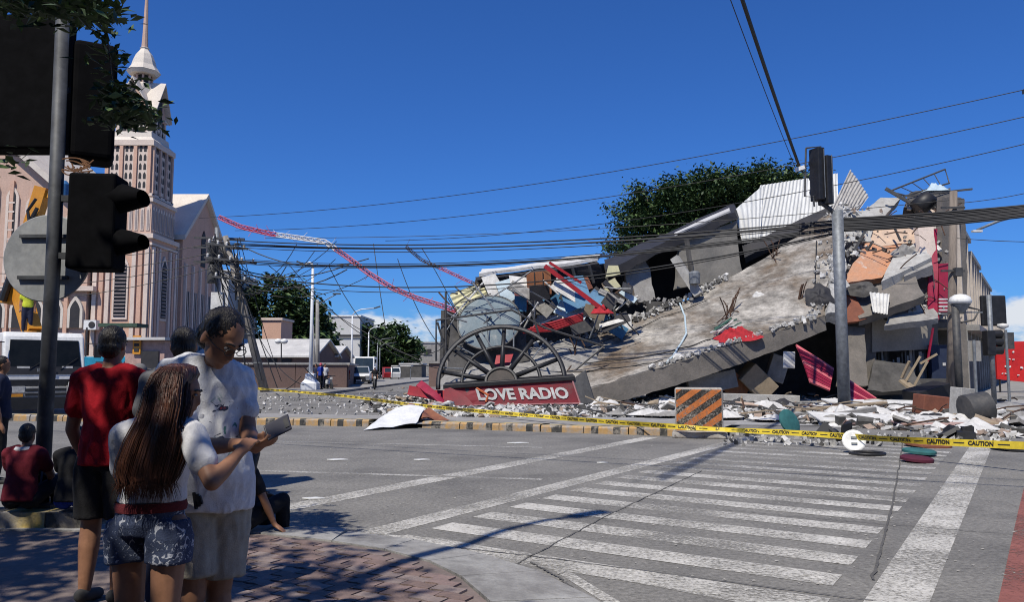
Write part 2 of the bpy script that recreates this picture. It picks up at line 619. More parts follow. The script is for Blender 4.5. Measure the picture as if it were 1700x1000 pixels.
# median kerb with orange/yellow top and black slanted bands
def kerb_run(label, a, b_, w=0.42, h=0.17, seg=0.95, seed=1, pattern=True):
    rr = random.Random(seed)
    a, b_ = Vector(a), Vector(b_)
    d = (b_ - a).normalized()
    sd = V(-d.y, d.x, 0)
    root = thing('median_kerb', label, 'kerb', a, group='painted median kerbs')
    L = (b_ - a).length
    n = int(L / seg)
    for k in range(n):
        s0, s1 = a + d * (L * k / n + 0.012), a + d * (L * (k + 1) / n - 0.012)
        hh = h + rr.uniform(-0.012, 0.012)
        off = sd * rr.uniform(-0.02, 0.02)
        m = MB()
        nb = 6 if k % 3 else 4                                      # slanted bands along each stone
        for q in range(nb):
            c0, c1 = s0.lerp(s1, q / nb), s0.lerp(s1, (q + 1) / nb)
            sl = d * (0.28 if pattern else 0)
            e0 = sl if q > 0 else V(0, 0, 0)
            e1 = sl if q < nb - 1 else V(0, 0, 0)
            bev = 0.04
            pf0, pf1 = c0 + off - sd * 0, c1 + off
            # front face runs up then the top slants back
            lo0, lo1 = pf0, pf1
            mi0, mi1 = pf0 + V(0, 0, hh - bev), pf1 + V(0, 0, hh - bev)
            t0, t1 = pf0 + sd * bev + V(0, 0, hh) , pf1 + sd * bev + V(0, 0, hh)
            b0, b1 = pf0 + sd * w + e0 + V(0, 0, hh), pf1 + sd * w + e1 + V(0, 0, hh)
            g0, g1 = pf0 + sd * w + e0, pf1 + sd * w + e1
            m.cur = (1 if (q % 3 == 1) else 0)
            m.add([lo0, lo1, mi1, mi0], [(0, 1, 2, 3)])
            m.add([mi0, mi1, t1, t0], [(0, 1, 2, 3)])
            m.cur = (1 if (q % 3 == 1) else 2)
            m.add([t0, t1, b1, b0], [(0, 1, 2, 3)])
            m.add([b0, b1, g1, g0], [(0, 1, 2, 3)])
            if q == 0: m.add([lo0, mi0, t0, b0, g0], [(0, 1, 2, 3, 4)])
            if q == nb - 1: m.add([lo1, g1, b1, t1, mi1], [(0, 1, 2, 3, 4)])
        m.build('kerb_stone', [m_orp, m_blk, m_yel], root)
    return root
kerb_run('orange and yellow striped median kerb running into the concrete barrier block', gp(700, 711), gp(1122, 725), seed=3)
kerb_run('worn striped median kerb left of the dropped white sheet', gp(425, 706), gp(612, 709), seed=5)
kerb_run('far left median kerb in front of the white truck', gp(-160, 697), gp(330, 703), seed=8)
# paving of the median behind the kerb
b = MB()
P0, P1, P2, P3 = gp(425, 706), gp(1190, 727), gp(1230, 707), gp(425, 692)
b.poly([p + V(0, 0.43, 0.10) for p in (P0, P1)] + [p + V(0, 0, 0.10) for p in (P2, P3)])
tag(b.build('median_pavement', m_conc), kind='structure')
# dusty far pavement around the ruin
b = MB()
b.grid(24, 12, lambda u, v: V(-3 + 34 * u + 8 * v, 21.5 + 24 * v - 2.5 * u, 0.012))
tag(b.build('dusty_pavement', mat('dust_covered_paving', (0.34, 0.335, 0.325), (0.22, 0.215, 0.21), scale=1.6, rough=1, bump=0.6, bscale=12)), kind='structure')
# far pavement strip along the wall (left street)
b = MB()
b.hexa([V(-17.5, 43, 0.0), V(-10.5, 43, 0.0), V(-9.5, 190, 0.0), V(-12.5, 190, 0.0), V(-17.5, 43, 0.15), V(-10.5, 43, 0.15), V(-9.5, 190, 0.15), V(-12.5, 190, 0.15)])
tag(b.build('far_pavement', m_conc), kind='structure')
# ------------------------------------------------------------------ church
m_pink = mat('salmon_render', (0.60, 0.375, 0.27), (0.52, 0.325, 0.24), scale=0.7, rough=0.85, bump=0.15)
m_mauve = mat('mauve_render', (0.53, 0.365, 0.285), (0.45, 0.31, 0.245), scale=0.8, rough=0.85, bump=0.15)
m_cream = mat('cream_trim', (0.66, 0.545, 0.46), (0.56, 0.46, 0.39), scale=0.9, rough=0.8)
m_ivory = mat('ivory_render', (0.62, 0.56, 0.48), (0.53, 0.47, 0.41), scale=0.8, rough=0.8)
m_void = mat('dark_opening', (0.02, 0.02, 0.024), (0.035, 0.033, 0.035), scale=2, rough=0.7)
m_greywall = mat('grey_church_wall', (0.33, 0.28, 0.27), (0.26, 0.22, 0.21), scale=0.8, rough=0.9)

AX, AY = -29.05, 60.0
def zz(py, Y=59.0):
    return at(240, py, Y).z

church = thing('church', 'pink and cream church with tall spired bell tower behind the white truck', 'church', (AX, AY, 0))

def lancet(mb, cx, z0, z1, w, Y, depth, dirx=V(1, 0, 0), out=V(0, -1, 0), n=5):
    """pointed-arch slab standing proud of a wall; returns nothing"""
    h = w * 0.9
    pts = [(-w / 2, z0), (w / 2, z0), (w / 2, z1 - h)]
    for k in range(1, n):
        t = k / n
        pts.append((w / 2 * (1 - t) * (1 + 0.35 * t), z1 - h + h * (t ** 0.85)))
    pts.append((0, z1))
    for k in range(n - 1, 0, -1):
        t = k / n
        pts.append((-w / 2 * (1 - t) * (1 + 0.35 * t), z1 - h + h * (t ** 0.85)))
    pts.append((-w / 2, z1 - h))
    base = Vector(cx)
    mb.prism([base + dirx * x + V(0, 0, z) for x, z in pts], out * depth)

def face_frame(side, hw):
    """origin on the wall plane, direction along wall, outward normal"""
    if side == 'front': return V(AX, AY - hw, 0), V(1, 0, 0), V(0, -1, 0)
    if side == 'right': return V(AX + hw, AY, 0), V(0, 1, 0), V(1, 0, 0)
    if side == 'left': return V(AX - hw, AY, 0), V(0, -1, 0), V(-1, 0, 0)

zb0, zb1, zm1, zs1, zc1, zf1 = 0, zz(396), zz(336), zz(240), zz(221), zz(186)
hb, hm, hs, hf = 2.15, 2.0, 1.74, 1.28
t = MB(); t.box((AX, AY, zb1 / 2), (2 * hb, 2 * hb, zb1)); tw = t.build('tower_base', m_pink, church)
t = MB(); t.box((AX, AY, (zb1 + zm1) / 2), (2 * hm, 2 * hm, zm1 - zb1)); tm = t.build('tower_belt', m_mauve, church)
t = MB(); t.box((AX, AY, (zm1 + zs1) / 2), (2 * hs, 2 * hs, zs1 - zm1)); ts = t.build('tower_shaft', m_mauve, church)
for z, hw, th_, m_ in ((zb1, 2.32, 0.35, m_cream), (zb1 - 0.6, 2.24, 0.18, m_cream), (zm1, 2.12, 0.3, m_cream), (zm1 + 0.42, 1.9, 0.22, m_cream), (zs1 - 0.1, 1.92, 0.42, m_cream), (1.2, 2.3, 0.5, m_cream)):
    b = MB(); b.box((AX, AY, z), (2 * hw, 2 * hw, th_)); b.build('cornice', m_, church)
# tapering ledge under the belfry
b = MB()
def sq(hw, z): return [V(AX - hw, AY - hw, z), V(AX + hw, AY - hw, z), V(AX + hw, AY + hw, z), V(AX - hw, AY + hw, z)]
b.rings([sq(1.88, zs1 + 0.11), sq(1.55, zs1 + 0.45), sq(1.5, zc1), sq(1.3, zc1 + 0.06)])
b.build('tower_ledge', m_ivory, church)
b = MB(); b.box((AX, AY, (zc1 + zf1 + 0.5) / 2), (2 * hf, 2 * hf, zf1 - zc1 + 0.5)); belf = b.build('belfry', m_mauve, church)
for side in ('front', 'right', 'left'):
    o, dx, out = face_frame(side, hf)
    for k in (-1, 0, 1):
        b = MB(); lancet(b, o + dx * k * 0.72, zc1 + 0.1, zf1 + 0.15, 0.42, 0, 0.03, dx, out); b.build('belfry_opening', m_void, church)
    for k in (-1.5, -0.5, 0.5, 1.5):
        b = MB(); c = o + dx * k * 0.74
        b.box(c + out * 0.06 + V(0, 0, (zc1 + zf1) / 2), (0.16 if abs(dx.x) else 0.12, 0.12 if abs(dx.x) else 0.16, zf1 - zc1 - 0.05)); b.build('pilaster', m_cream, church)
    # pendant teeth under the gables
    for k in range(-2, 3):
        b = MB(); c = o + dx * k * 0.44 + out * 0.05
        b.prism([c - dx * 0.17 + V(0, 0, zc1 + 0.55), c + V(0, 0, zc1 + 0.2), c + dx * 0.17 + V(0, 0, zc1 + 0.55)], out * 0.05); b.build('tooth', m_ivory, church)
# shaft panels: three bays of paired slots per face
for side in ('front', 'right'):
    o, dx, out = face_frame(side, hs)
    for bay in (-1, 0, 1):
        c = o + dx * bay * 1.06
        b = MB(); b.box(c + out * 0.012 + V(0, 0, (zm1 + zs1) / 2 + 0.05), (0.74 if abs(dx.x) else 0.05, 0.05 if abs(dx.x) else 0.74, zs1 - zm1 - 1.25)); pn = b.build('panel', m_cream, church)
        rows = 5
        for r_ in range(rows):
            for q in (-1, 1):
                b = MB(); zc = zm1 + 0.95 + r_ * 0.70
                lancet(b, c + dx * q * 0.17 + out * 0.037, zc, zc + 0.52, 0.2, 0, 0.018, dx, out, 2); b.build('slot_window', m_void, pn)
    for k in (-1.5, -0.5, 0.5, 1.5):
        c = o + dx * k * 1.06
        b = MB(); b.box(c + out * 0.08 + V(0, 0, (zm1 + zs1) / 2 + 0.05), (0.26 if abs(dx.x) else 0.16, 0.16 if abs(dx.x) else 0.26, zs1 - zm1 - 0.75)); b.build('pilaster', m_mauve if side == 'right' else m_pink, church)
# belt: row of small arches
for side in ('front', 'right'):
    o, dx, out = face_frame(side, hm)
    for k in range(-4, 5):
        c = o + dx * k * 0.44
        b = MB(); lancet(b, c, zb1 + 0.45, zm1 - 0.45, 0.26, 0, 0.05, dx, out, 3); b.build('niche', m_cream, church)
        b = MB(); lancet(b, c + out * 0.05, zb1 + 0.55, zm1 - 0.75, 0.13, 0, 0.02, dx, out, 2); b.build('niche_recess', m_greywall, church)
# base: tall louvred window and striped pilasters
for side in ('front', 'right'):
    o, dx, out = face_frame(side, hb)
    w1, w0 = zz(431), zz(528)
    b = MB(); lancet(b, o, w0 - 0.2, w1 + 0.35, 1.15, 0, 0.10, dx, out); fr = b.build('window_frame', m_cream, church)
    b = MB(); lancet(b, o + out * 0.10, w0, w1, 0.86, 0, 0.02, dx, out); wn_ = b.build('window', m_void, church)
    for k in range(15):
        z = w0 + 0.12 + k * (w1 - w0 - 0.7) / 14
        b = MB(); b.box(o + out * 0.16 + V(0, 0, z), (0.84 if abs(dx.x) else 0.06, 0.06 if abs(dx.x) else 0.84, 0.07)); b.build('louvre', m_greywall, wn_)
    for k, m_ in ((-1.9, m_cream), (-1.42, m_pink), (-0.95, m_cream), (0.95, m_cream), (1.42, m_pink), (1.9, m_cream)):
        b = MB(); b.box(o + dx * k + out * 0.08 + V(0, 0, zb1 / 2 - 0.2), (0.3 if abs(dx.x) else 0.16, 0.16 if abs(dx.x) else 0.3, zb1 - 1.2)); b.build('pilaster', m_, church)

# cross-gabled roof of the tower
ga, gb = zz(131), zz(183)
for dx, out, nm in ((V(1, 0, 0), V(0, -1, 0), 0), (V(0, 1, 0), V(1, 0, 0), 1), (V(0, -1, 0), V(-1, 0, 0), 2), (V(-1, 0, 0), V(0, 1, 0), 3)):
    c = V(AX, AY, 0)
    R = 1.75
    e0, e1, ap = c + out * R - dx * 1.45 + V(0, 0, gb - 0.25), c + out * R + dx * 1.45 + V(0, 0, gb - 0.25), c + out * (R + 0.05) + V(0, 0, ga)
    ctr = c + V(0, 0, ga + 0.1)
    b = MB()
    th_ = V(0, 0, -0.16)
    k0, k1 = c - dx * 1.45 * 0.2 + V(0, 0, gb + 0.9), c + dx * 1.45 * 0.2 + V(0, 0, gb + 0.9)
    b.hexa([e0 + th_, c - dx * 1.45 + V(0, 0, gb - 0.25) + th_ + out * 0.9, ctr + th_, ap + th_, e0, c - dx * 1.45 + out * 0.9 + V(0, 0, gb - 0.25), ctr, ap])
    b.hexa([e1 + th_, ap + th_, ctr + th_, c + dx * 1.45 + V(0, 0, gb - 0.25) + th_ + out * 0.9, e1, ap, ctr, c + dx * 1.45 + out * 0.9 + V(0, 0, gb - 0.25)])
    b.build('gable_roof', m_ivory, church)
    b = MB()
    i = 0.82
    b.prism([c + out * (R - 0.35) - dx * 1.25 + V(0, 0, gb - 0.5), c + out * (R - 0.35) + dx * 1.25 + V(0, 0, gb - 0.5), c + out * (R - 0.35) + V(0, 0, ga - 0.35)], out * -0.3)
    gw = b.build('gable_wall', m_mauve, church)
    b = MB(); lancet(b, c + out * (R - 0.35), gb - 0.4, ga - 0.9, 0.7, 0, 0.03, dx, out); b.build('gable_opening', m_void, gw)
# lantern, bell-shaped cap and spire
zl0, zl1, zcap, zcapt = zz(138), zz(110), zz(112), zz(71)
b = MB(); b.lathe([(0.95, ga - 1.6), (0.82, zl0 + 0.1), (0.72, zl0 + 0.25)], 8, (AX, AY, 0), phase=0.5); b.build('lantern_base', m_ivory, church)
b = MB(); b.lathe([(0.42, zl0 + 0.2), (0.42, zl1 + 0.3)], 8, (AX, AY, 0), phase=0.5); b.build('lantern_core', m_void, church)
for k in range(8):
    a = math.pi * 2 * (k + 0.5) / 8
    b = MB(); b.tube([V(AX + 0.62 * math.cos(a), AY + 0.62 * math.sin(a), zl0 + 0.2), V(AX + 0.62 * math.cos(a), AY + 0.62 * math.sin(a), zl1 + 0.3)], 0.09, 6); b.build('lantern_post', m_mauve, church)
b = MB(); b.lathe([(1.05, zcap - 0.28), (1.27, zcap), (1.2, zcap + 0.06), (0.92, zcap + 0.5), (0.8, zcap + 0.95), (0.62, zcap + 1.4), (0.3, zcapt - 0.12), (0.36, zcapt - 0.02), (0.24, zcapt + 0.05)], 8, (AX, AY, 0), phase=0.5); b.build('cap', m_ivory, church)
b = MB(); b.lathe([(0.25, zcapt), (0.20, zcapt + 1.0), (0.02, zcapt + 7.5)], 8, (AX, AY, 0), phase=0.5); b.build('spire', m_mauve, church)

# nave to the left: gabled front with lancets
NY = 57.5
def nz(px, py): return at(px, py, NY)
apx = nz(-170, 75); s1 = nz(150, 358); gl = nz(-480, 358)
b = MB(); b.prism([V(gl.x, NY, 0), V(s1.x, NY, 0), V(s1.x, NY, s1.z), V(apx.x, NY, apx.z), V(gl.x, NY, gl.z)], V(0, 14, 0)); b.build('nave_wall', m_mauve, church)
b = MB()
for (p, q) in ((apx, s1), (gl, apx)):
    up = V(0, 0, 0.55)
    b.hexa([p + V(0, -0.7, -0.1), q + V(0, -0.7, -0.1), q + V(0, 14.2, -0.1), p + V(0, 14.2, -0.1), p + V(0, -0.7, 0.45), q + V(0, -0.7, 0.45), q + V(0, 14.2, 0.45), p + V(0, 14.2, 0.45)])
nr = b.build('nave_roof', m_ivory, church)
for k, px in enumerate(range(-40, 150, 32)):
    top = 350 - (150 - px) * 0.42 + 12
    p1, p0 = nz(px, top), nz(px, 470)
    b = MB(); lancet(b, V(p1.x, NY, 0), p0.z, p1.z, 0.95, 0, 0.14); fr = b.build('lancet_frame', m_cream, church)
    b = MB(); lancet(b, V(p1.x, NY - 0.14, 0), p0.z + 0.2, p1.z - 0.3, 0.5, 0, 0.02); wv = b.build('lancet_window', m_void, fr)
    for j in range(9):
        z = p0.z + 0.5 + j * (p1.z - p0.z - 1.1) / 9
        b = MB(); b.box((p1.x, NY - 0.18, z), (0.42, 0.05, 0.13)); b.build('tracery', m_cream, fr)
    pc = nz(px + 16, 0).x
    b = MB(); zt = nz(px + 16, top - 8).z
    b.box((pc, NY - 0.1, zt / 2), (0.28, 0.2, zt)); b.build('pilaster', m_pink, church)
    p1, p0 = nz(px + 8, 497), nz(px + 8, 545)
    b = MB(); lancet(b, V(p1.x, NY, 0), p0.z, p1.z + 0.25, 1.1, 0, 0.22); b.build('porch_arch', m_ivory, church)
    b = MB(); lancet(b, V(p1.x, NY - 0.22, 0), p0.z, p1.z - 0.1, 0.7, 0, 0.02); b.build('porch_window', m_void, church)
b = MB(); p = nz(-100, 480); q = nz(160, 480); b.box(((p.x + q.x) / 2, NY - 0.2, p.z), (q.x - p.x, 0.5, 0.35)); b.build('string_course', m_cream, church)
b = MB(); b.box((nz(-100, 0).x, NY - 0.3, 0.6), (22, 0.6, 1.2)); b.build('plinth', m_cream, church)

# wing to the right of the tower, ridge along x, gable end facing the street
WX, W0, W1 = at(300, 500, 63).x, 63.0, 71.5
zr = at(331, 329, 67).z; ze = at(299, 393, 63).z
wl_ = WX - 12
b = MB(); b.prism([V(wl_, W0, 0), V(wl_, W1, 0), V(wl_, W1, ze), V(wl_, 67.2, zr), V(wl_, W0, ze)], V(12, 0, 0)); b.build('wing_wall', m_pink, church)
b = MB()
for y0, y1 in ((W0 - 0.4, 67.2), (W1 + 0.4, 67.2)):
    b.hexa([V(wl_, y0, ze - 0.3), V(WX + 0.35, y0, ze - 0.3), V(WX + 0.35, y1, zr + 0.02), V(wl_, y1, zr + 0.02), V(wl_, y0, ze + 0.1), V(WX + 0.35, y0, ze + 0.1), V(WX + 0.35, y1, zr + 0.4), V(wl_, y1, zr + 0.4)])
b.build('wing_roof', m_ivory, church)
for k in range(6):
    y = W0 + 0.5 + k * 1.5
    b = MB(); b.box((WX + 0.1, y, 5.0), (0.2, 0.22, 10)); b.build('pilaster', m_cream, church)
    if k < 5:
        b = MB(); b.box((WX + 0.03, y + 0.75, 4.6), (0.06, 0.8, 6.4)); w_ = b.build('window', m_void, church)
        for j in (-0.18, 0.18):
            b = MB(); b.box((WX + 0.09, y + 0.75 + j, 4.6), (0.06, 0.06, 6.4)); b.build('mullion', m_cream, w_)
b = MB(); lancet(b, V(WX, 67.2, 0), 10.2, 13.4, 0.9, 0, 0.06, V(0, 1, 0), V(1, 0, 0)); b.build('gable_window', m_void, church)
for k in range(5):
    x = WX - 0.4 - k * 1.3
    b = MB(); b.box((x, W0 - 0.1, ze / 2 - 0.3), (0.3, 0.2, ze - 0.6)); b.build('pilaster', m_cream, church)

# air conditioner and low annex in front of the church
b = MB(); c = at(152, 540, 57.2); b.box(c, (0.9, 0.5, 0.7)); ac = tag(b.build('air_conditioner', m_white), 'white outdoor air conditioner box on the church wall', 'air conditioner')
ac.location.z = c.z - 0.35
b = MB(); b.lathe([(0.24, 0), (0.24, 0.03)], 14, c + V(0.15, -0.25, 0), Matrix.Rotation(math.pi / 2, 3, 'X')); b.build('fan_grille', m_void, ac)
# ------------------------------------------------------------------ people kit
def remeshed(mb, voxel, smooth_it=4, factor=0.5):
    me = mb.mesh('tmp', [])
    ob = bpy.data.objects.new('tmp', me)
    COL.objects.link(ob)
    r = ob.modifiers.new('r', 'REMESH'); r.mode = 'VOXEL'; r.voxel_size = voxel; r.use_smooth_shade = True
    if smooth_it:
        s = ob.modifiers.new('s', 'SMOOTH'); s.iterations = smooth_it; s.factor = factor
    dg = bpy.context.evaluated_depsgraph_get()
    out = bpy.data.meshes.new_from_object(ob.evaluated_get(dg))
    bpy.data.objects.remove(ob)
    bpy.data.meshes.remove(me)
    return out

def organic(mb, name, m, parent, voxel, smooth_it=4, wrinkle=0.0, wscale=14.0, stretch=V(1, 1, 0.5), factor=0.5):
    me = remeshed(mb, voxel, smooth_it, factor)
    off = root_loc(parent)
    if wrinkle:
        ns = [v.normal.copy() for v in me.vertices]
        for v, nn in zip(me.vertices, ns):
            q = Vector((v.co.x * stretch.x, v.co.y * stretch.y, v.co.z * stretch.z)) * wscale
            w = noise.noise(q) + 0.5 * noise.noise(q * 2.3 + V(3, 1, 7))
            v.co += nn * (wrinkle * (1.0 - abs(w) * 2.2))
    me.transform(Matrix.Translation(-off))
    me.materials.clear()
    me.materials.append(m)
    me.polygons.foreach_set('use_smooth', [True] * len(me.polygons))
    me.name = name
    o = bpy.data.objects.new(name, me)
    COL.objects.link(o)
    o.parent = parent
    return o

def seg(mb, a, b, ra, rb, n=12):
    a, b = Vector(a), Vector(b)
    d = (b - a)
    L = d.length
    d = d.normalized() if L > 1e-6 else V(0, 0, 1)
    ref = d.orthogonal().normalized(); bn = d.cross(ref)
    rs = []
    prof = [(-ra * 0.98, ra * 0.2), (-ra * 0.8, ra * 0.6), (-ra * 0.45, ra * 0.89), (0, ra), (L * 0.5, (ra + rb) / 2), (L, rb), (L + rb * 0.45, rb * 0.89), (L + rb * 0.8, rb * 0.6), (L + rb * 0.98, rb * 0.2)]
    for z, r in prof:
        rs.append([a + d * z + (ref * math.cos(2 * math.pi * i / n) + bn * math.sin(2 * math.pi * i / n)) * r for i in range(n)])
    mb.rings(rs)

def ell(mb, c, ax, ay, az, n=14, m=9):
    """ellipsoid with half-axis vectors"""
    c, ax, ay, az = Vector(c), Vector(ax), Vector(ay), Vector(az)
    rs = []
    for k in range(m):
        t = -math.pi / 2 * 0.97 + math.pi * 0.97 * k / (m - 1)
        rs.append([c + az * math.sin(t) + (ax * math.cos(2 * math.pi * i / n) + ay * math.sin(2 * math.pi * i / n)) * math.cos(t) for i in range(n)])
    mb.rings(rs)

def eloft(mb, rows, n=18):
    """rows: (centre, side vector, depth vector)"""
    rs = []
    for c, a, b in rows:
        rs.append([Vector(c) + Vector(a) * math.cos(2 * math.pi * i / n) + Vector(b) * math.sin(2 * math.pi * i / n) for i in range(n)])
    mb.rings(rs)

DEF = dict(pel=(0, 0, .53), chest=(0, 0, .72), neck=(0, 0.01, .835), head=(0, -0.005, .935), shL=(.105, .01, .805), shR=(-.105, .01, .805), elL=(.135, .02, .63), elR=(-.135, .02, .63),
           wrL=(.14, -.02, .485), wrR=(-.14, -.02, .485), hipL=(.052, 0, .50), hipR=(-.052, 0, .50), knL=(.06, -.012, .28), knR=(-.06, -.012, .28), anL=(.06, .012, .045), anR=(-.06, .012, .045))

def joints(h, loc, rotz, over=None):
    R = Matrix.Rotation(rotz, 3, 'Z')
    J = {}
    for k, v in DEF.items():
        v = (over or {}).get(k, v)
        J[k] = R @ (Vector(v) * h) + Vector(loc)
    J['fwd'] = R @ V(0, -1, 0)
    J['hfwd'] = R @ Vector((over or {}).get('hfwd', (0, -1, -0.05))).normalized()
    J['h'] = h
    return J

def torso_rows(J, grow=0.0, lo=-0.10, hi=1.0, girth=1.0, belly=0.0):
    h = J['h']
    side = (J['shL'] - J['shR']).normalized()
    hips = (J['hipL'] - J['hipR']).normalized()
    prof = [(-0.16, .080, .060), (-0.02, .093, .072), (0.12, .092, .070), (0.20, .089, .067), (0.36, .083, .061), (0.66, .094, .070), (0.86, .106, .062), (0.97, .080, .048), (1.04, .044, .040)]
    rows = []
    for t, rx, ry in prof:
        if t < lo - 1e-6 or t > hi + 1e-6:
            continue
        if t < 0.5:
            c = J['pel'].lerp(J['chest'], t / 0.62)
        else:
            c = J['pel'].lerp(J['chest'], t / 0.62) if t <= 0.62 else J['chest'].lerp(J['neck'], (t - 0.62) / 0.38)
        tt = max(0, min(1, t))
        s = hips.lerp(side, tt).normalized()
        up = (J['neck'] - J['pel']).normalized()
        f = s.cross(up).normalized()
        if f.dot(J['fwd']) < 0: f = -f
        c = c + f * (belly * h * max(0, 1 - abs(t - 0.25) / 0.4))
        rows.append((c, s * (rx * girth * h + grow), f * (ry * girth * h + grow + belly * h * 0.6 * max(0, 1 - abs(t - 0.25) / 0.4))))
    return rows

def head_parts(mb, J):
    big = J.get('big', 1.0)
    h = J['h']
    hf = J['hfwd'].normalized()
    up = (V(0, 0, 1) - hf * hf.z).normalized()
    if J.get('hup') is not None: up = J['hup']
    sd = up.cross(hf)
    c = J['head']
    s = h * big
    ell(mb, c + up * 0.012 * s - hf * 0.004 * s, sd * 0.043 * s, hf * 0.054 * s, up * 0.055 * s)                    # cranium
    ell(mb, c - up * 0.026 * s + hf * 0.016 * s, sd * 0.034 * s, hf * 0.036 * s, up * 0.040 * s)                    # jaw
    ell(mb, c - up * 0.055 * s + hf * 0.036 * s, sd * 0.015 * s, hf * 0.013 * s, up * 0.012 * s)                    # chin
    seg(mb, c + up * 0.004 * s + hf * 0.049 * s, c - up * 0.018 * s + hf * 0.056 * s, 0.0065 * s, 0.0085 * s, 8)      # nose
    ell(mb, c - up * 0.037 * s + hf * 0.049 * s, sd * 0.015 * s, hf * 0.006 * s, up * 0.006 * s)                    # mouth
    ell(mb, c + up * 0.014 * s + hf * 0.047 * s, sd * 0.03 * s, hf * 0.007 * s, up * 0.006 * s)                     # brow
    for q in (-1, 1):
        ell(mb, c + sd * q * 0.043 * s - up * 0.008 * s - hf * 0.006 * s, sd * 0.006 * s, hf * 0.011 * s, up * 0.018 * s)   # ear
    return c, hf, up, sd, s

def hand_parts(mb, wr, d, palm_n, h, curl=0.5, thumb_side=1, scale=1.0):
    """palm and five bent fingers; d = direction of the hand, palm_n = the way the palm faces"""
    d = Vector(d).normalized()
    pn = Vector(palm_n); pn = (pn - d * pn.dot(d)).normalized()
    sd = d.cross(pn) * thumb_side
    s = h * scale
    k = wr + d * 0.048 * s
    seg(mb, wr, wr + d * 0.01 * s, 0.0155 * s, 0.0155 * s, 10)
    eloft(mb, [(wr, sd * 0.017 * s, pn * 0.012 * s), (wr + d * 0.02 * s, sd * 0.024 * s, pn * 0.011 * s), (wr + d * 0.05 * s, sd * 0.026 * s, pn * 0.009 * s), (wr + d * 0.056 * s, sd * 0.022 * s, pn * 0.006 * s)], 10)
    for q, L in ((1.5, 0.040), (0.5, 0.046), (-0.5, 0.043), (-1.5, 0.034)):
        p = wr + d * 0.05 * s + sd * q * 0.0128 * s
        dirn = d
        ang = 0
        r = 0.0056 * s
        for j, f in enumerate((0.45, 0.32, 0.28)):
            ang += curl * (0.55 + 0.25 * j)
            dd = (dirn * math.cos(ang) + pn * math.sin(ang) + sd * q * 0.03).normalized()
            p2 = p + dd * L * f * s
            seg(mb, p, p2, r, r * 0.92, 8)
            p, r = p2, r * 0.92
    p = wr + d * 0.016 * s + sd * 0.02 * s
    p2 = p + (d * 0.6 + sd * 0.75 + pn * 0.35).normalized() * 0.024 * s
    seg(mb, p, p2, 0.0085 * s, 0.0068 * s, 8)
    seg(mb, p2, p2 + (d * 0.85 + sd * 0.25 + pn * (0.3 + curl * 0.4)).normalized() * 0.022 * s, 0.0068 * s, 0.0055 * s, 8)

m_skin = mat('tan_skin', (0.29, 0.145, 0.085), (0.24, 0.12, 0.07), scale=12, rough=0.55, spec=0.35)
m_hair = mat('black_hair', (0.012, 0.010, 0.009), (0.02, 0.016, 0.014), scale=40, rough=0.45, stretch=(1, 1, 0.2), bump=0.6, bscale=120)
m_eye = mat('eye_white', (0.22, 0.2, 0.19), rough=0.35)
m_iris = mat('dark_iris', (0.015, 0.01, 0.008), rough=0.15)
m_sole = mat('dark_rubber', (0.03, 0.03, 0.032), (0.05, 0.05, 0.05), rough=0.8)
m_brow = m_hair

def cloth(name, c, k=0.75, rough=0.9, scale=3):
    return mat(name, c, tuple(x * k for x in c), scale=scale, rough=rough, bump=0.25, bscale=160, spec=0.2)

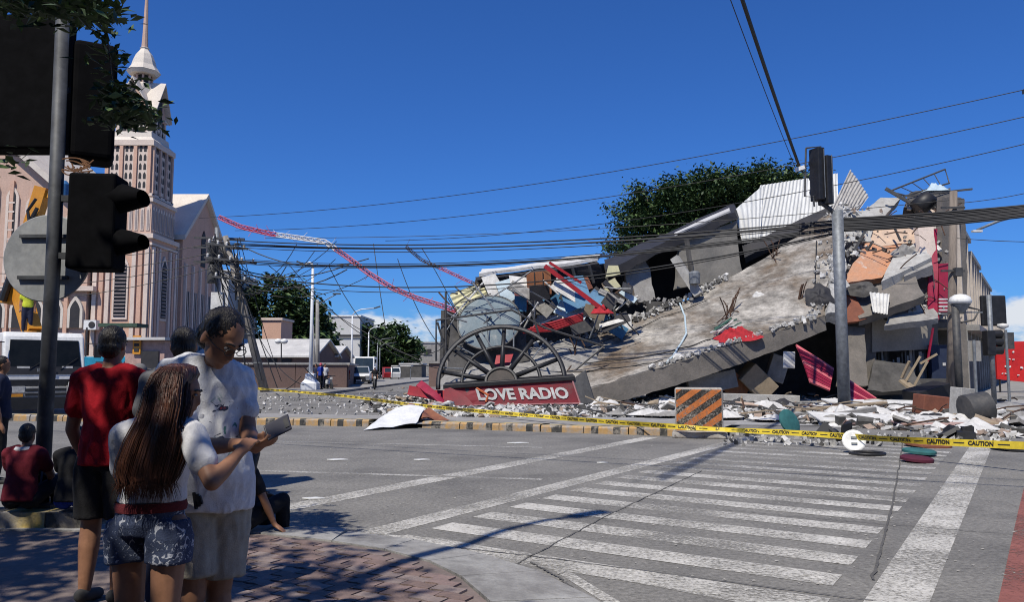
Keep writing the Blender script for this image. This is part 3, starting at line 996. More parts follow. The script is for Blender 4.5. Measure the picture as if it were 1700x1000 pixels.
def person(label, J, loc, shirt, bottom, group=None, sleeves='short', legs='trousers', hair='short', voxel=0.012, girth=1.0, belly=0.0, hands=None, skin=None, name='person', hairmat=None,
           shoes=True, wr=0.004, hem=-0.10, capmat=None, face=True, legl=None, loose=1.0):
    root = thing(name, label, 'person', loc, group=group)
    h = J['h']
    skin = skin or m_skin
    b = MB()
    eloft(b, torso_rows(J, 0, -0.16, 1.04, girth, belly))
    seg(b, J['neck'] - V(0, 0, 0.03 * h), J['head'] - V(0, 0, 0.03 * h), 0.033 * h, 0.030 * h)
    c, hf, up, sd, s = head_parts(b, J)
    for q in 'LR':
        sh, el_, wrp = J['sh' + q], J['el' + q], J['wr' + q]
        seg(b, sh.lerp(J['neck'], 0.35), sh, 0.038 * h, 0.034 * h)
        seg(b, sh, el_, 0.032 * h * girth, 0.024 * h)
        seg(b, el_, el_.lerp(wrp, 0.4), 0.024 * h, 0.0245 * h)
        seg(b, el_.lerp(wrp, 0.4), wrp, 0.0245 * h, 0.0155 * h)
        hp = (hands or {}).get(q)
        if hp:
            hand_parts(b, wrp, hp[0], hp[1], h, hp[2], hp[3])
        else:
            d = (wrp - el_).normalized()
            hand_parts(b, wrp, d, J['fwd'] * -0.3 + (J['pel'] - wrp).normalized(), h, 0.35, 1 if q == 'R' else -1) if voxel <= 0.012 else ell(b, wrp + d * 0.05 * h, V(0.02 * h, 0, 0), V(0, 0.02 * h, 0), d * 0.052 * h)
        hp_, kn, an = J['hip' + q], J['kn' + q], J['an' + q]
        seg(b, hp_, kn, 0.056 * h * girth, 0.036 * h)
        seg(b, kn, kn.lerp(an, 0.35), 0.036 * h, 0.037 * h)
        seg(b, kn.lerp(an, 0.35), an, 0.037 * h, 0.022 * h)
        ff = (J['fwd'] - (kn - an).normalized() * J['fwd'].dot((kn - an).normalized())) if J.get('foot' + q) is None else J['foot' + q]
        ff = ff.normalized()
        seg(b, an - V(0, 0, 0.022 * h) - ff * 0.015 * h, an + ff * 0.085 * h - V(0, 0, 0.028 * h), 0.021 * h, 0.015 * h)
    organic(b, 'body', skin, root, voxel, 5)
    # shirt
    b = MB()
    g_ = 0.0085 * h
    eloft(b, torso_rows(J, g_ * loose, hem if hem > -0.05 else -0.02, 1.04, girth, belly))
    if hem <= -0.05:
        rr = torso_rows(J, g_ * 1.5 * loose, -0.16, 0.36, girth, belly)
        eloft(b, [(rr[0][0] + (rr[1][0] - rr[0][0]) * max(0.0, (hem + 0.16) / 0.14), rr[1][1] * 1.02, rr[1][2] * 1.02)] + rr[1:])
    for q in 'LR':
        sh, el_, wrp = J['sh' + q], J['el' + q], J['wr' + q]
        seg(b, sh.lerp(J['neck'], 0.5), sh, 0.046 * h, 0.042 * h)
        if sleeves == 'short':
            seg(b, sh, sh.lerp(el_, 0.58), 0.041 * h * girth, 0.040 * h)
        elif sleeves == 'long':
            seg(b, sh, el_, 0.040 * h, 0.032 * h); seg(b, el_, wrp, 0.032 * h, 0.024 * h)
    organic(b, 'shirt', shirt, root, voxel, 4, wrinkle=wr * h / 1.7, wscale=11)
    # bottom garment
    if bottom is not None:
        b = MB()
        eloft(b, torso_rows(J, g_ * (1.35 if hem > .05 else 0.8), -0.16, 0.2 if hem > .05 else 0.13, girth, belly * 0.5))
        for q in 'LR':
            hp_, kn, an = J['hip' + q], J['kn' + q], J['an' + q]
            if legs == 'trousers':
                seg(b, hp_, kn, 0.064 * h * girth, 0.046 * h); seg(b, kn, an, 0.046 * h, 0.036 * h)
            else:
                L = legl if legl else 0.8
                e = hp_.lerp(kn, L)
                d = (kn - hp_).normalized()
                ref = (J['hipL'] - J['hipR']).normalized(); ref = (ref - d * ref.dot(d)).normalized(); bn = d.cross(ref)
                r0, r1 = 0.066 * h * girth, (0.060 if L > 0.5 else 0.064) * h * girth
                eloft(b, [(hp_ - d * 0.03 * h, ref * r0 * 0.8, bn * r0 * 0.9), (hp_ + d * 0.02 * h, ref * r0, bn * r0 * 1.05), (hp_.lerp(e, 0.6), ref * (r0 + r1) / 2, bn * (r0 + r1) / 2), (e, ref * r1, bn * r1)])
        organic(b, 'shorts' if legs == 'shorts' else 'trousers', bottom, root, voxel, 3, wrinkle=wr * h / 1.7, wscale=9)
    # hair or cap
    if hair:
        b = MB()
        hm = hairmat or m_hair
        ell(b, c + up * 0.019 * s - hf * 0.011 * s, sd * 0.0465 * s, hf * 0.053 * s, up * 0.052 * s)
        ell(b, c - up * 0.012 * s - hf * 0.026 * s, sd * 0.043 * s, hf * 0.036 * s, up * 0.042 * s)
        organic(b, 'hair' if not capmat else 'cap', capmat or hm, root, min(voxel, 0.02), 2, wrinkle=0.004 * h / 1.7, wscale=60, stretch=V(1, 1, 1))
        if capmat:
            b = MB(); ell(b, c + up * 0.03 * s + hf * 0.06 * s, sd * 0.04 * s, hf * 0.04 * s, up * 0.006 * s); b.build('cap_peak', capmat, root, smooth=True)
    if face and voxel <= 0.012:
        for q in (-1, 1):
            b = MB(); ell(b, c + sd * q * 0.0175 * s + up * 0.0035 * s + hf * 0.0465 * s, sd * 0.0085 * s, hf * 0.005 * s, up * 0.0042 * s); e = b.build('eye', m_eye, root, smooth=True)
            b = MB(); ell(b, c + sd * q * 0.0175 * s + up * 0.0035 * s + hf * 0.0495 * s, sd * 0.004 * s, hf * 0.0025 * s, up * 0.004 * s); b.build('iris', m_iris, e, smooth=True)
            b = MB(); b.tube([c + sd * q * (0.007 + 0.007 * k) * s + up * (0.016 + 0.0025 * math.sin(k * 1.1)) * s + hf * (0.055 - 0.0035 * k) * s for k in range(4)], 0.0025 * s, 5); b.build('eyebrow', m_brow, root, smooth=True)
    if shoes:
        for q in 'LR':
            an, kn = J['an' + q], J['kn' + q]
            ff = (J['fwd'] - (kn - an).normalized() * J['fwd'].dot((kn - an).normalized())) if J.get('foot' + q) is None else J['foot' + q]
            ff = Vector((ff.x, ff.y, ff.z)).normalized()
            b = MB()
            seg(b, an - V(0, 0, 0.018 * h) - ff * 0.018 * h, an + ff * 0.088 * h - V(0, 0, 0.026 * h), 0.026 * h, 0.021 * h)
            organic(b, 'shoe', m_sole, root, max(voxel, 0.01), 2)
    return root
# ------------------------------------------------------------------ trees kit
m_leafs = [mat('leaf_deep_green', (0.030, 0.060, 0.018), (0.022, 0.042, 0.014), scale=1.5, rough=0.6),
           mat('leaf_mid_green', (0.050, 0.095, 0.026), (0.036, 0.07, 0.02), scale=1.5, rough=0.6),
           mat('leaf_bright_green', (0.085, 0.135, 0.035), (0.06, 0.10, 0.028), scale=1.5, rough=0.6)]
m_bark = mat('grey_brown_bark', (0.13, 0.105, 0.085), (0.07, 0.055, 0.045), scale=5, rough=0.95, bump=0.6, bscale=20)

def leaves(mb, c, r, n, size, rr, flat=0.7, tri=False):
    for _ in range(n):
        d = V(rr.gauss(0, 1), rr.gauss(0, 1), rr.gauss(0, 1) * flat)
        p = c + d * (r * 0.5)
        s = size * rr.uniform(0.6, 1.3)
        a = V(rr.gauss(0, 1), rr.gauss(0, 1), rr.gauss(0, 0.5)).normalized()
        b = a.cross(V(rr.gauss(0, .5), rr.gauss(0, .5), 1)).normalized()
        mb.cur = 0 if rr.random() < 0.4 else (1 if rr.random() < 0.7 else 2)
        mb.add([p - a * s, p - b * s * 0.45 + V(0, 0, s * .12), p + a * s, p + b * s * 0.45 + V(0, 0, s * .12)], [(0, 1, 2, 3)])

def tree(label, base, lobes, n_clump, n_leaf, size, seed, group=None, trunk_r=0.35, clump_r=0.9, limbs=7, name='tree', shell=0.75):
    rr = random.Random(seed)
    base = Vector(base)
    root = thing(name, label, 'tree', base, group=group)
    cb = MB()
    tips = []
    tot = sum(l[1] * l[2] * l[3] for l in lobes)
    for (c, rx, ry, rz) in lobes:
        c = Vector(c)
        k = max(4, int(n_clump * rx * ry * rz / tot))
        for _ in range(k):
            while True:
                d = V(rr.uniform(-1, 1), rr.uniform(-1, 1), rr.uniform(-0.9, 1))
                if shell * 0.6 < d.length < 1: break
            p = c + V(d.x * rx, d.y * ry, d.z * rz)
            leaves(cb, p, clump_r * rr.uniform(0.6, 1.3), n_leaf, size, rr)
            tips.append(p)
    cb.build('crown', m_leafs, root)
    tb = MB()
    ctr = sum((Vector(l[0]) for l in lobes), V(0, 0, 0)) / len(lobes)
    fork = base.lerp(V(base.x * .6 + ctr.x * .4, base.y * .6 + ctr.y * .4, ctr.z), 0.55)
    tb.tube([base - V(0, 0, 0.2), base.lerp(fork, .3) + V(.1, 0, 0), fork], [trunk_r * 1.25, trunk_r, trunk_r * .75], 8)
    for k in range(limbs):
        e = rr.choice(tips)
        m_ = fork.lerp(e, 0.5) + V(rr.uniform(-.4, .4), rr.uniform(-.4, .4), rr.uniform(0.1, .6))
        tb.tube([fork - V(0, 0, .15), m_, e], [trunk_r * .55, trunk_r * .3, trunk_r * .1], 6)
    tb.build('trunk', m_bark, root, smooth=True)
    return root

# ------------------------------------------------------------------ far street: walls, houses, trees
m_brown = mat('red_brown_wall', (0.19, 0.125, 0.105), (0.15, 0.10, 0.085), scale=0.8, rough=0.9)
m_roofm = mat('pale_metal_roof', (0.55, 0.54, 0.52), (0.42, 0.41, 0.4), scale=0.7, rough=0.6)
m_farw = mat('far_white_wall', (0.58, 0.575, 0.56), (0.5, 0.49, 0.47), scale=0.4, rough=0.9)

pw = thing('perimeter_wall', 'low brown perimeter wall with pale coping along the far street', 'wall', (-15, 51, 0))
p0, p1, p2 = at(300, 650, 51), at(575, 650, 56), at(596, 640, 90)
for a, c_ in ((p0, p1), (p1, p2)):
    d = (c_ - a).normalized(); s = V(-d.y, d.x, 0) * 0.12
    n = max(2, int((c_ - a).length / 3.4))
    for k in range(n):
        q0, q1 = a.lerp(c_, k / n + 0.002), a.lerp(c_, (k + 1) / n - 0.002)
        q0.z = q1.z = 0
        b = MB(); b.hexa([q0 - s, q1 - s, q1 + s, q0 + s] + [p + V(0, 0, 1.75) for p in (q0 - s, q1 - s, q1 + s, q0 + s)]); b.build('wall_panel', m_brown, pw)
        b = MB(); b.hexa([p + V(0, 0, 1.75) for p in (q0 - s * 1.7, q1 - s * 1.7, q1 + s * 1.7, q0 + s * 1.7)] + [p + V(0, 0, 1.9) for p in (q0 - s * 1.7, q1 - s * 1.7, q1 + s * 1.7, q0 + s * 1.7)]); b.build('coping', m_conc_lt, pw)

def house(label, x0, x1, Y, depth, py_eave, py_ridge, wallm, roofm, wins=(), gable=False, name='house', group=None):
    a, c_ = at(x0, py_eave, Y), at(x1, py_eave, Y)
    ze, zr = a.z, at((x0 + x1) / 2, py_ridge, Y + depth / 2).z
    root = thing(name, label, 'building', ((a.x + c_.x) / 2, Y, 0), group=group)
    b = MB(); b.box(((a.x + c_.x) / 2, Y + depth / 2, ze / 2), (c_.x - a.x, depth, ze)); b.build('wall', wallm, root)
    if py_ridge < py_eave:
        b = MB(); o = 0.35; ym = Y + depth / 2
        for y0 in (Y - o, Y + depth + o):
            b.hexa([V(a.x - o, y0, ze - 0.1), V(c_.x + o, y0, ze - 0.1), V(c_.x + o, ym, zr), V(a.x - o, ym, zr), V(a.x - o, y0, ze + 0.05), V(c_.x + o, y0, ze + 0.05), V(c_.x + o, ym, zr + 0.15), V(a.x - o, ym, zr + 0.15)])
        b.build('roof', roofm, root)
        for gx in (a.x + 0.02, c_.x - 0.02):
            b = MB(); b.prism([V(gx, Y, ze - 0.1), V(gx, Y + depth, ze - 0.1), V(gx, ym, zr)], V(0.03 if gx < -10 else -0.03, 0, 0)); b.build('gable', wallm, root)
    else:
        b = MB(); b.box(((a.x + c_.x) / 2, Y + depth / 2, ze + 0.12), (c_.x - a.x + 0.3, depth + 0.3, 0.24)); b.build('parapet', roofm, root)
    for (wx0, wy0, wx1, wy1) in wins:
        q0, q1 = at(wx0, wy0, Y), at(wx1, wy1, Y)
        b = MB(); b.box(((q0.x + q1.x) / 2, Y - 0.03, (q0.z + q1.z) / 2), (abs(q1.x - q0.x), 0.1, abs(q0.z - q1.z))); w = b.build('window', m_void, root)
        b = MB(); b.box(((q0.x + q1.x) / 2, Y - 0.1, min(q0.z, q1.z) - 0.06), (abs(q1.x - q0.x) + 0.3, 0.2, 0.1)); b.build('sill', m_conc_lt, w)
    return root

house('dark red house with long pale metal roof behind the perimeter wall', 330, 520, 64, 9, 592, 566, m_brown, m_roofm, ((445, 596, 460, 606), (468, 596, 484, 606)))
house('small brown shed with pale pitched roof beside the concrete poles', 500, 556, 72, 7, 592, 577, m_brown, m_roofm)
house('salmon concrete block standing in front of the leafy trees', 436, 467, 78, 4, 532, 532, m_pink, m_cream)
house('white two storey building with blank upper wall down the street', 543, 598, 122, 12, 526, 526, m_farw, m_white, ((547, 556, 598, 560), (552, 590, 562, 598), (570, 590, 580, 598)))
house('narrow white building with square windows behind the leaning poles', 340, 380, 86, 10, 452, 452, m_farw, m_white, ((353, 458, 363, 470), (353, 480, 363, 492), (353, 500, 363, 512)))
house('dark roadside stall with flat roof at the street end', 664, 700, 118, 6, 606, 606, m_conc_dk, m_roofm)
house('low concrete building at the far right end of the street', 672, 740, 150, 10, 570, 570, m_conc, m_conc_lt, ((682, 580, 694, 588), (704, 580, 716, 588)))
house('low brown lean-to beyond the dish on the right of the street', 712, 775, 64, 8, 604, 604, m_brown, m_conc)

# leafy trees down the street
def at_l(px, py, Y, rx, ry, rz): return (at(px, py, Y), rx, ry, rz)
tree('big dense tree above the red roofed house', (at(470, 620, 92).x, 92, 0), [at_l(452, 500, 92, 3.4, 3, 3), at_l(490, 520, 92, 3.5, 3, 3.2), at_l(520, 545, 92, 2.6, 3, 2.8), at_l(470, 560, 92, 4, 3, 3)], 210, 34, 0.42, 3, clump_r=1.0)
tree('leafy tree right of the concrete street poles', (at(545, 620, 96).x, 96, 0), [at_l(540, 575, 96, 1.6, 1.6, 2), at_l(536, 550, 96, 1.5, 1.5, 1.8)], 60, 30, 0.4, 5, clump_r=0.9)
tree('dark tree overhanging the right side of the far street', (at(650, 620, 125).x, 125, 0), [at_l(632, 565, 125, 3.6, 3, 3), at_l(655, 572, 125, 3.5, 3, 3), at_l(672, 588, 125, 2.6, 3, 2.6), at_l(628, 600, 125, 2.2, 3, 2.5)], 150, 30, 0.55, 9, clump_r=1.3)
tree('lower tree behind the white parked pickup', (at(603, 620, 140).x, 140, 0), [at_l(600, 590, 140, 2.2, 2, 2.8), at_l(648, 607, 130, 2.4, 2, 1.6)], 70, 26, 0.5, 11, clump_r=1.1)

# ------------------------------------------------------------------ street lamps and poles
m_lampw = mat('white_lamp_post', (0.66, 0.68, 0.70), (0.55, 0.57, 0.6), scale=2, rough=0.5)
def street_lamp(label, px, py_base, py_top, px_arm, py_arm, Y, r=0.09, pedestal=False, m_=None, name='street_lamp'):
    base = at(px, py_base, Y); base.z = 0
    root = thing(name, label, 'street lamp', base, group='white street lamps along the far street')
    tp = at(px, py_top, Y); tp.x = base.x; tp.y = base.y
    b = MB(); b.tube([base, base.lerp(tp, .5), tp], [r * 1.1, r * .85, r * .65], 8); b.build('post', m_ or m_lampw, root, smooth=True)
    e = at(px_arm, py_arm, Y)
    b = MB(); b.tube([tp, tp.lerp(e, .12) + V(0, 0, .25), tp.lerp(e, .4) + V(0, 0, .3), e], r * .55, 6); b.build('arm', m_ or m_lampw, root, smooth=True)
    d = (e - tp).normalized()
    b = MB(); b.box(e + d * .25, (0.6, .26, .1), d.to_track_quat('X', 'Z').to_matrix()); b.build('lamp_head', m_steel_dk, root)
    if pedestal:
        b = MB(); b.rings([[base + V(x * s, y * s, z) for x, y in ((-1, -1), (1, -1), (1, 1), (-1, 1))] for s, z in ((.5, 0), (.5, .55), (.3, .8), (.26, 1.15), (.12, 1.2))]); b.build('pedestal', m_ or m_lampw, root)
    return root
street_lamp('white lamp post on a stepped pedestal by the gathered riders', 515, 650, 446, 506, 440, 50, 0.13, True)
street_lamp('white lamp post just left of the parked pickup, arm to the right', 583, 640, 524, 622, 512, 74, 0.10)
street_lamp('white lamp post behind the pickup with short arm', 611, 630, 552, 632, 543, 92, 0.10)
street_lamp('grey far lamp post beside the dark tree', 626, 630, 570, 650, 562, 104, 0.09, m_=m_steel)
street_lamp('smallest grey lamp post past the dark tree', 630, 628, 578, 652, 570, 112, 0.09, m_=m_steel)

def concrete_pole(label, a, c_, r0=.17, r1=.11, name='utility_pole', m_=None, group=None):
    root = thing(name, label, 'utility pole', (a.x, a.y, a.z), group=group)
    b = MB(); b.tube([a, a.lerp(c_, .5), c_], [r0, (r0 + r1) / 2, r1], 9); b.build('shaft', m_ or m_conc, root, smooth=True)
    return root
pA = concrete_pole('tall concrete pole beside a thinner one, mid street', gpn := V(at(527, 645, 62).x, 62, 0), at(527, 498, 62), .2, .13)
b = MB(); b.tube([at(530, 505, 62), at(545, 496, 62), at(558, 489, 62)], .04, 6); b.build('arm', m_steel, pA)
b = MB(); b.box(at(559, 488, 62), (.6, .25, .1)); b.build('lamp_head', m_steel_dk, pA)
concrete_pole('thin leaning concrete pole against the taller mid street pole', V(at(523, 645, 61).x, 61, 0), at(519, 540, 61), .12, .1)
gl_ = thing('globe_lamp', 'black lamp with two white globes in front of the pale roof', 'street lamp', (at(467, 640, 58).x, 58, 0))
b = MB(); b.tube([V(at(467, 640, 58).x, 58, 0), at(467, 570, 58)], .05, 6); b.build('post', m_black, gl_)
for px in (462, 472):
    b = MB(); c = at(px, 567, 58); ell(b, c, V(.26, 0, 0), V(0, .26, 0), V(0, 0, .2)); b.build('globe', m_white, gl_, smooth=True)

# leaning pole cluster with hardware
YP = 45.0
m_weath = mat('weathered_pole', (0.27, 0.25, 0.225), (0.15, 0.135, 0.12), scale=3, rough=.95, bump=.5, bscale=12, stretch=(3, 3, .6))
base = V(at(441, 655, YP).x, YP, 0)
top = at(374, 392, YP - 0.5)
lp = concrete_pole('broken concrete utility pole leaning left over the wall, wrapped in cables', base, top, .26, .16, m_=m_weath)
d = (top - base).normalized()
for t_, L in ((.72, 2.6), (.84, 3.0), (.93, 2.4)):
    p = base.lerp(top, t_)
    b = MB(); b.bar(p + V(-L / 2, -.22, .2), p + V(L / 2, -.22, -.15), .1, .12); ca_ = b.build('crossarm', m_steel_dk, lp)
    for q in range(5):
        b = MB(); c = p + V(-L / 2 + .2 + q * (L - .4) / 4, -.22, .25 - .08 * q)
        b.lathe([(.05, -.05), (.09, 0), (.05, .06), (.09, .1), (.04, .18)], 8, c); b.build('insulator', m_whitep, ca_, smooth=True)
for t_ in (.2, .38, .5, .6):
    p = base.lerp(top, t_)
    b = MB(); b.tube([p + V(math.cos(a) * .27, math.sin(a) * .27, 0) for a in [k * .7 for k in range(9)]], .03, 5); b.build('band', m_steel, lp)
base2 = V(at(362, 650, YP + 1).x, YP + 1, 0)
lp2 = concrete_pole('upright steel utility pole carrying transformers behind the man in white', base2, at(360, 378, YP + 1), .17, .12, m_=m_steel)
for px, py, hh, rad in ((352, 420, 1.2, .3), (372, 425, 1.0, .26), (352, 455, 1.1, .28), (390, 445, .9, .22)):
    b = MB(); c = at(px, py, YP + .6); b.lathe([(rad * .9, -hh / 2), (rad, -hh / 2 + .05), (rad, hh / 2 - .1), (rad * .7, hh / 2), (.08, hh / 2 + .15)], 12, c); tr = b.build('transformer', m_steel_dk, lp2, smooth=True, autosmooth=40)
    b = MB(); b.tube([c + V(0, 0, hh / 2 + .1), c + V(.1, 0, hh / 2 + .4)], .05, 6); b.build('bushing', m_whitep, tr)
for py in (396, 412, 436):
    b = MB(); c = at(364, py, YP + .7); b.bar(c + V(-1.5, 0, .05), c + V(1.5, 0, -.05), .1, .12); b.build('crossarm', m_steel_dk, lp2)
b = MB(); b.box(at(362, 500, YP + .7), (.7, .4, 1.0)); b.build('junction_box', m_whitep, lp2)
# tangled drooping wires around the poles
rr = random.Random(4)
for k in range(34):
    a = at(rr.uniform(345, 400), rr.uniform(388, 470), YP - rr.uniform(0, .8))
    if k < 18:
        c = at(rr.uniform(380, 450), rr.uniform(430, 560), YP - rr.uniform(0, .8)); s = rr.uniform(.3, 1.6)
    elif k < 24:
        c = at(rr.uniform(395, 470), rr.uniform(600, 650), YP - rr.uniform(0, 1.5)); s = rr.uniform(-.2, .5)
    else:
        c = at(rr.uniform(470, 640), rr.uniform(400, 470), YP - rr.uniform(0, 1.5)); s = rr.uniform(.6, 2.0)
    b = MB(); b.tube(catenary(a, c, s, 12), rr.uniform(.018, .035), 5)
    tag(b.build('loose_wire', m_wire), '%s loose wire drooping from the broken poles, %s' % (('thick', 'thin')[k % 2], ('inside the tangle', 'hanging down to the wall', 'swinging out to the right')[0 if k < 18 else 1 if k < 24 else 2]), 'wire', 'loose wires around the broken poles')
for WK, (x0, y0, x1, y1, sg) in enumerate(((445, 440, 700, 600, .4), (480, 440, 745, 615, 1.2), (430, 560, 505, 640, .5), (410, 600, 500, 625, 1.2), (700, 412, 790, 590, -.3), (620, 405, 640, 545, .1), (545, 440, 742, 575, 2.2), (660, 430, 760, 600, 1.0), (560, 640, 505, 610, .3))):
    b = MB(); b.tube(catenary(at(x0, y0, 44), at(x1, y1, 42), sg, 14), .022, 5)
    tag(b.build('loose_wire', m_wire), 'torn wire sagging across the far street from %s' % ('above the red house', 'beside the lamp post', 'the leaning pole foot', 'the wall by the pole', 'the mast fragment', 'the middle of the mast', 'the tall lamp head', 'the dark street end', 'the pedestal foot')[WK], 'wire', 'torn wires across the far street')

# ------------------------------------------------------------------ fallen red and white lattice mast
m_mred = mat('mast_red', (0.46, 0.03, 0.07), (0.34, 0.03, 0.06), scale=3, rough=.55)
m_mwht = mat('mast_white', (0.66, 0.64, 0.62), (0.5, 0.48, 0.46), scale=3, rough=.6)
def lattice(label, pts, w, cols, name='lattice_mast', step=.42, spikes=True, seed=2):
    rr = random.Random(seed)
    root = thing(name, label, 'antenna mast', pts[0])
    # resample
    P = []
    for a, c_ in zip(pts[:-1], pts[1:]):
        n = max(1, int((c_ - a).length / step))
        P += [a.lerp(c_, k / n) for k in range(n)]
    P.append(pts[-1])
    per = max(1, math.ceil(len(P) / len(cols)))
    for s, m_ in enumerate(cols):
        Q = P[s * per: (s + 1) * per + 1]
        if len(Q) < 2: continue
        rails = [[], [], []]
        for k, p in enumerate(Q):
            d = (Q[min(k + 1, len(Q) - 1)] - Q[max(0, k - 1)]).normalized()
            sd = d.cross(V(0, 1, 0)).normalized(); u2 = d.cross(sd)
            for q in range(3):
                a = 2 * math.pi * q / 3 + .5
                rails[q].append(p + sd * math.cos(a) * w + u2 * math.sin(a) * w)
        b = MB()
        for q in range(3):
            b.tube(rails[q], w * .24, 5)
        sec = b.build('mast_section', m_, root)
        b = MB()
        for k in range(len(Q) - 1):
            for q in range(3):
                b.tube([rails[q][k], rails[(q + 1) % 3][k + 1]], w * .13, 4)
                b.tube([rails[q][k], rails[(q + 1) % 3][k]], w * .11, 4)
            if spikes and rr.random() < .85:
                b.tube([Q[k], Q[k] + V(rr.uniform(-.4, .4), rr.uniform(-.2, .2), rr.uniform(-.45, .5))], w * .10, 4)
        b.build('lacing', m_, sec)
    return root
mpx = [(364, 361, 45), (400, 377, 44.6), (450, 389, 44), (500, 396, 43.4), (540, 402, 43), (575, 426, 42.6), (612, 454, 42), (650, 478, 41.4), (690, 495, 41), (735, 509, 40.4), (800, 531, 40)]
lattice('long bent red and white lattice mast hanging across the wires to the ruin', [at(*p) for p in mpx], .13, [m_mred, m_mred, m_mwht, m_mwht, m_mred, m_mred, m_mred, m_mred, m_mred, m_mwht, m_mwht], step=.36)
lattice('short dark red mast fragment hanging below the thick cables', [at(674, 410, 40), at(700, 432, 40), at(745, 452, 39.5), at(795, 475, 39.2)], .08, [m_rust, m_mred, m_rust], seed=5)

# ------------------------------------------------------------------ vehicles
def wheel(root, c, r, w, axis='X', rim_m=None):
    rot = Matrix.Rotation(math.pi / 2, 3, 'Y')
    b = MB(); b.lathe([(r * .6, -w / 2), (r * .92, -w / 2), (r, -w * .36), (r, w * .36), (r * .92, w / 2), (r * .6, w / 2)], 20, c, rot); t_ = b.build('tyre', m_sole, root, smooth=True, world=False, autosmooth=40)
    b = MB(); b.lathe([(r * .12, -w * .42), (r * .58, -w * .44), (r * .62, -w * .3), (r * .62, w * .3), (r * .58, w * .44), (r * .12, w * .42)], 14, c, rot); b.build('rim', rim_m or m_steel, t_, world=False)

def bevel(o, w=.05, seg_=3):
    m_ = o.modifiers.new('bevel', 'BEVEL'); m_.width = w; m_.segments = seg_; m_.limit_method = 'ANGLE'; m_.angle_limit = math.radians(35)
    return o

m_vanw = mat('white_truck_paint', (0.72, 0.72, 0.70), (0.62, 0.62, 0.60), scale=1.5, rough=.35, spec=.5)
m_orange = mat('orange_yellow_paint', (0.62, 0.28, 0.025), (0.5, 0.2, 0.02), scale=2, rough=.5)
truck = thing('boom_truck', 'white boom truck with black windscreen and yellow crane arm in front of the church', 'truck', (-14.6, 24.6, 0), math.radians(41))
L_ = dict(parent=truck, world=False)
prof = [(0, .62), (-.02, 1.42), (.32, 2.5), (.46, 2.64), (1.75, 2.64), (1.75, .62)]
b = MB(); b.prism([V(-1.12, y, z) for y, z in prof], V(2.24, 0, 0)); bevel(b.build('cab', m_vanw, smooth=False, **L_), .07)
b = MB()
def ws(x, t, o=.0): return V(x, -.02 + .34 * t - .03 - o, 1.42 + 1.08 * t)
b.hexa([ws(-1.0, .03, -.04), ws(1.0, .03, -.04), ws(.94, .9, -.04), ws(-.94, .9, -.04), ws(-1.0, .03), ws(1.0, .03), ws(.94, .9), ws(-.94, .9)]); wsd = b.build('windscreen', mat('truck_windscreen', (.006, .008, .010), (.012, .014, .016), scale=2, rough=.04, spec=.12), **L_)
b = MB(); b.hexa([ws(-1.04, -.10, -.05), ws(1.04, -.10, -.05), ws(1.0, .12, -.05), ws(-1.0, .12, -.05), ws(-1.04, -.10, .014), ws(1.04, -.10, .014), ws(1.0, .12, .014), ws(-1.0, .12, .014)]); b.build('cowl', m_black, **L_)
for x in (-.45, .4):
    b = MB(); b.bar(ws(x, .04, .03), ws(x + .5, .38, .03), .02); b.build('wiper', m_black, wsd, world=False)
for k, (x, w_, h_) in enumerate(((-.6, .34, .07), (.05, .4, .05), (.6, .3, .08))):
    b = MB(); b.box(ws(x, .1, .012), (w_, .02, h_)); b.build('dashboard_paper', m_whitep, wsd, world=False)
b = MB(); b.box((0, -.05, 1.24), (2.0, .06, .17)); b.build('bonnet_panel', m_vanw, **L_)
b = MB(); b.box((0, -.05, 1.06), (2.1, .10, .19)); b.build('grille', m_black, **L_)
b = MB(); put_text(b, 'ISUZU', .14, V(0, -.125, 1.44), V(1, 0, 0), V(0, .25, 1), .006, 1.3, .004); b.build('lettering', m_steel, **L_)
b = MB(); b.box((0, -.10, .76), (2.2, .26, .36)); bevel(b.build('bumper', mat('truck_bumper_grey', (.22, .22, .215), (.12, .12, .12), scale=3, rough=.6), **L_), .05)
for z_ in (.70, .84):
    b = MB(); b.box((0, -.225, z_), (1.1, .03, .07)); b.build('bumper_slot', m_black, **L_)
b = MB(); b.box((0, -.10, .42), (2.0, .3, .34)); b.build('lower_valance', m_black, **L_)
for sx in (-1, 1):
    b = MB(); b.box((sx * .78, -.21, .86), (.42, .06, .2)); hl = b.build('headlight', mat('headlight_glass', (.5, .5, .48), (.3, .3, .3), scale=12, rough=.12), **L_)
    b = MB(); b.box((sx * .78, -.23, .68), (.34, .05, .09)); b.build('indicator', m_orange, **L_)
    b = MB(); b.bar(V(sx * 1.12, .1, 2.3), V(sx * 1.42, -.12, 2.3), .03); b.box((sx * 1.43, -.12, 2.05), (.2, .09, .42)); b.build('mirror', m_black, **L_)
    b = MB(); b.hexa([V(sx * 1.1, .35, 1.5), V(sx * 1.1, 1.45, 1.45), V(sx * 1.1, 1.45, 2.35), V(sx * 1.1, .55, 2.35), V(sx * 1.126, .35, 1.5), V(sx * 1.126, 1.45, 1.45), V(sx * 1.126, 1.45, 2.35), V(sx * 1.126, .55, 2.35)]); b.build('side_window', m_glass, **L_)
    b = MB(); b.box((sx * 1.13, 1.2, 1.32), (.03, .16, .04)); b.build('door_handle', m_black, **L_)
    for y in (.75, 4.6):
        wheel(truck, V(sx * .92, y, .42), .42, .26, rim_m=m_vanw)
b = MB(); b.lathe([(.23, 0), (.23, .03)], 18, V(.82, -.27, .98), Matrix.Rotation(math.pi / 2, 3, 'X')); b.build('round_lamp', m_whitep, **L_)
b = MB(); b.lathe([(.14, 0), (.14, .03)], 16, V(.82, -.27, .56), Matrix.Rotation(math.pi / 2, 3, 'X')); b.build('round_lamp', m_whitep, **L_)
b = MB(); b.box((0, 3.2, .72), (.9, 5.6, .2)); b.build('chassis', m_black, **L_)
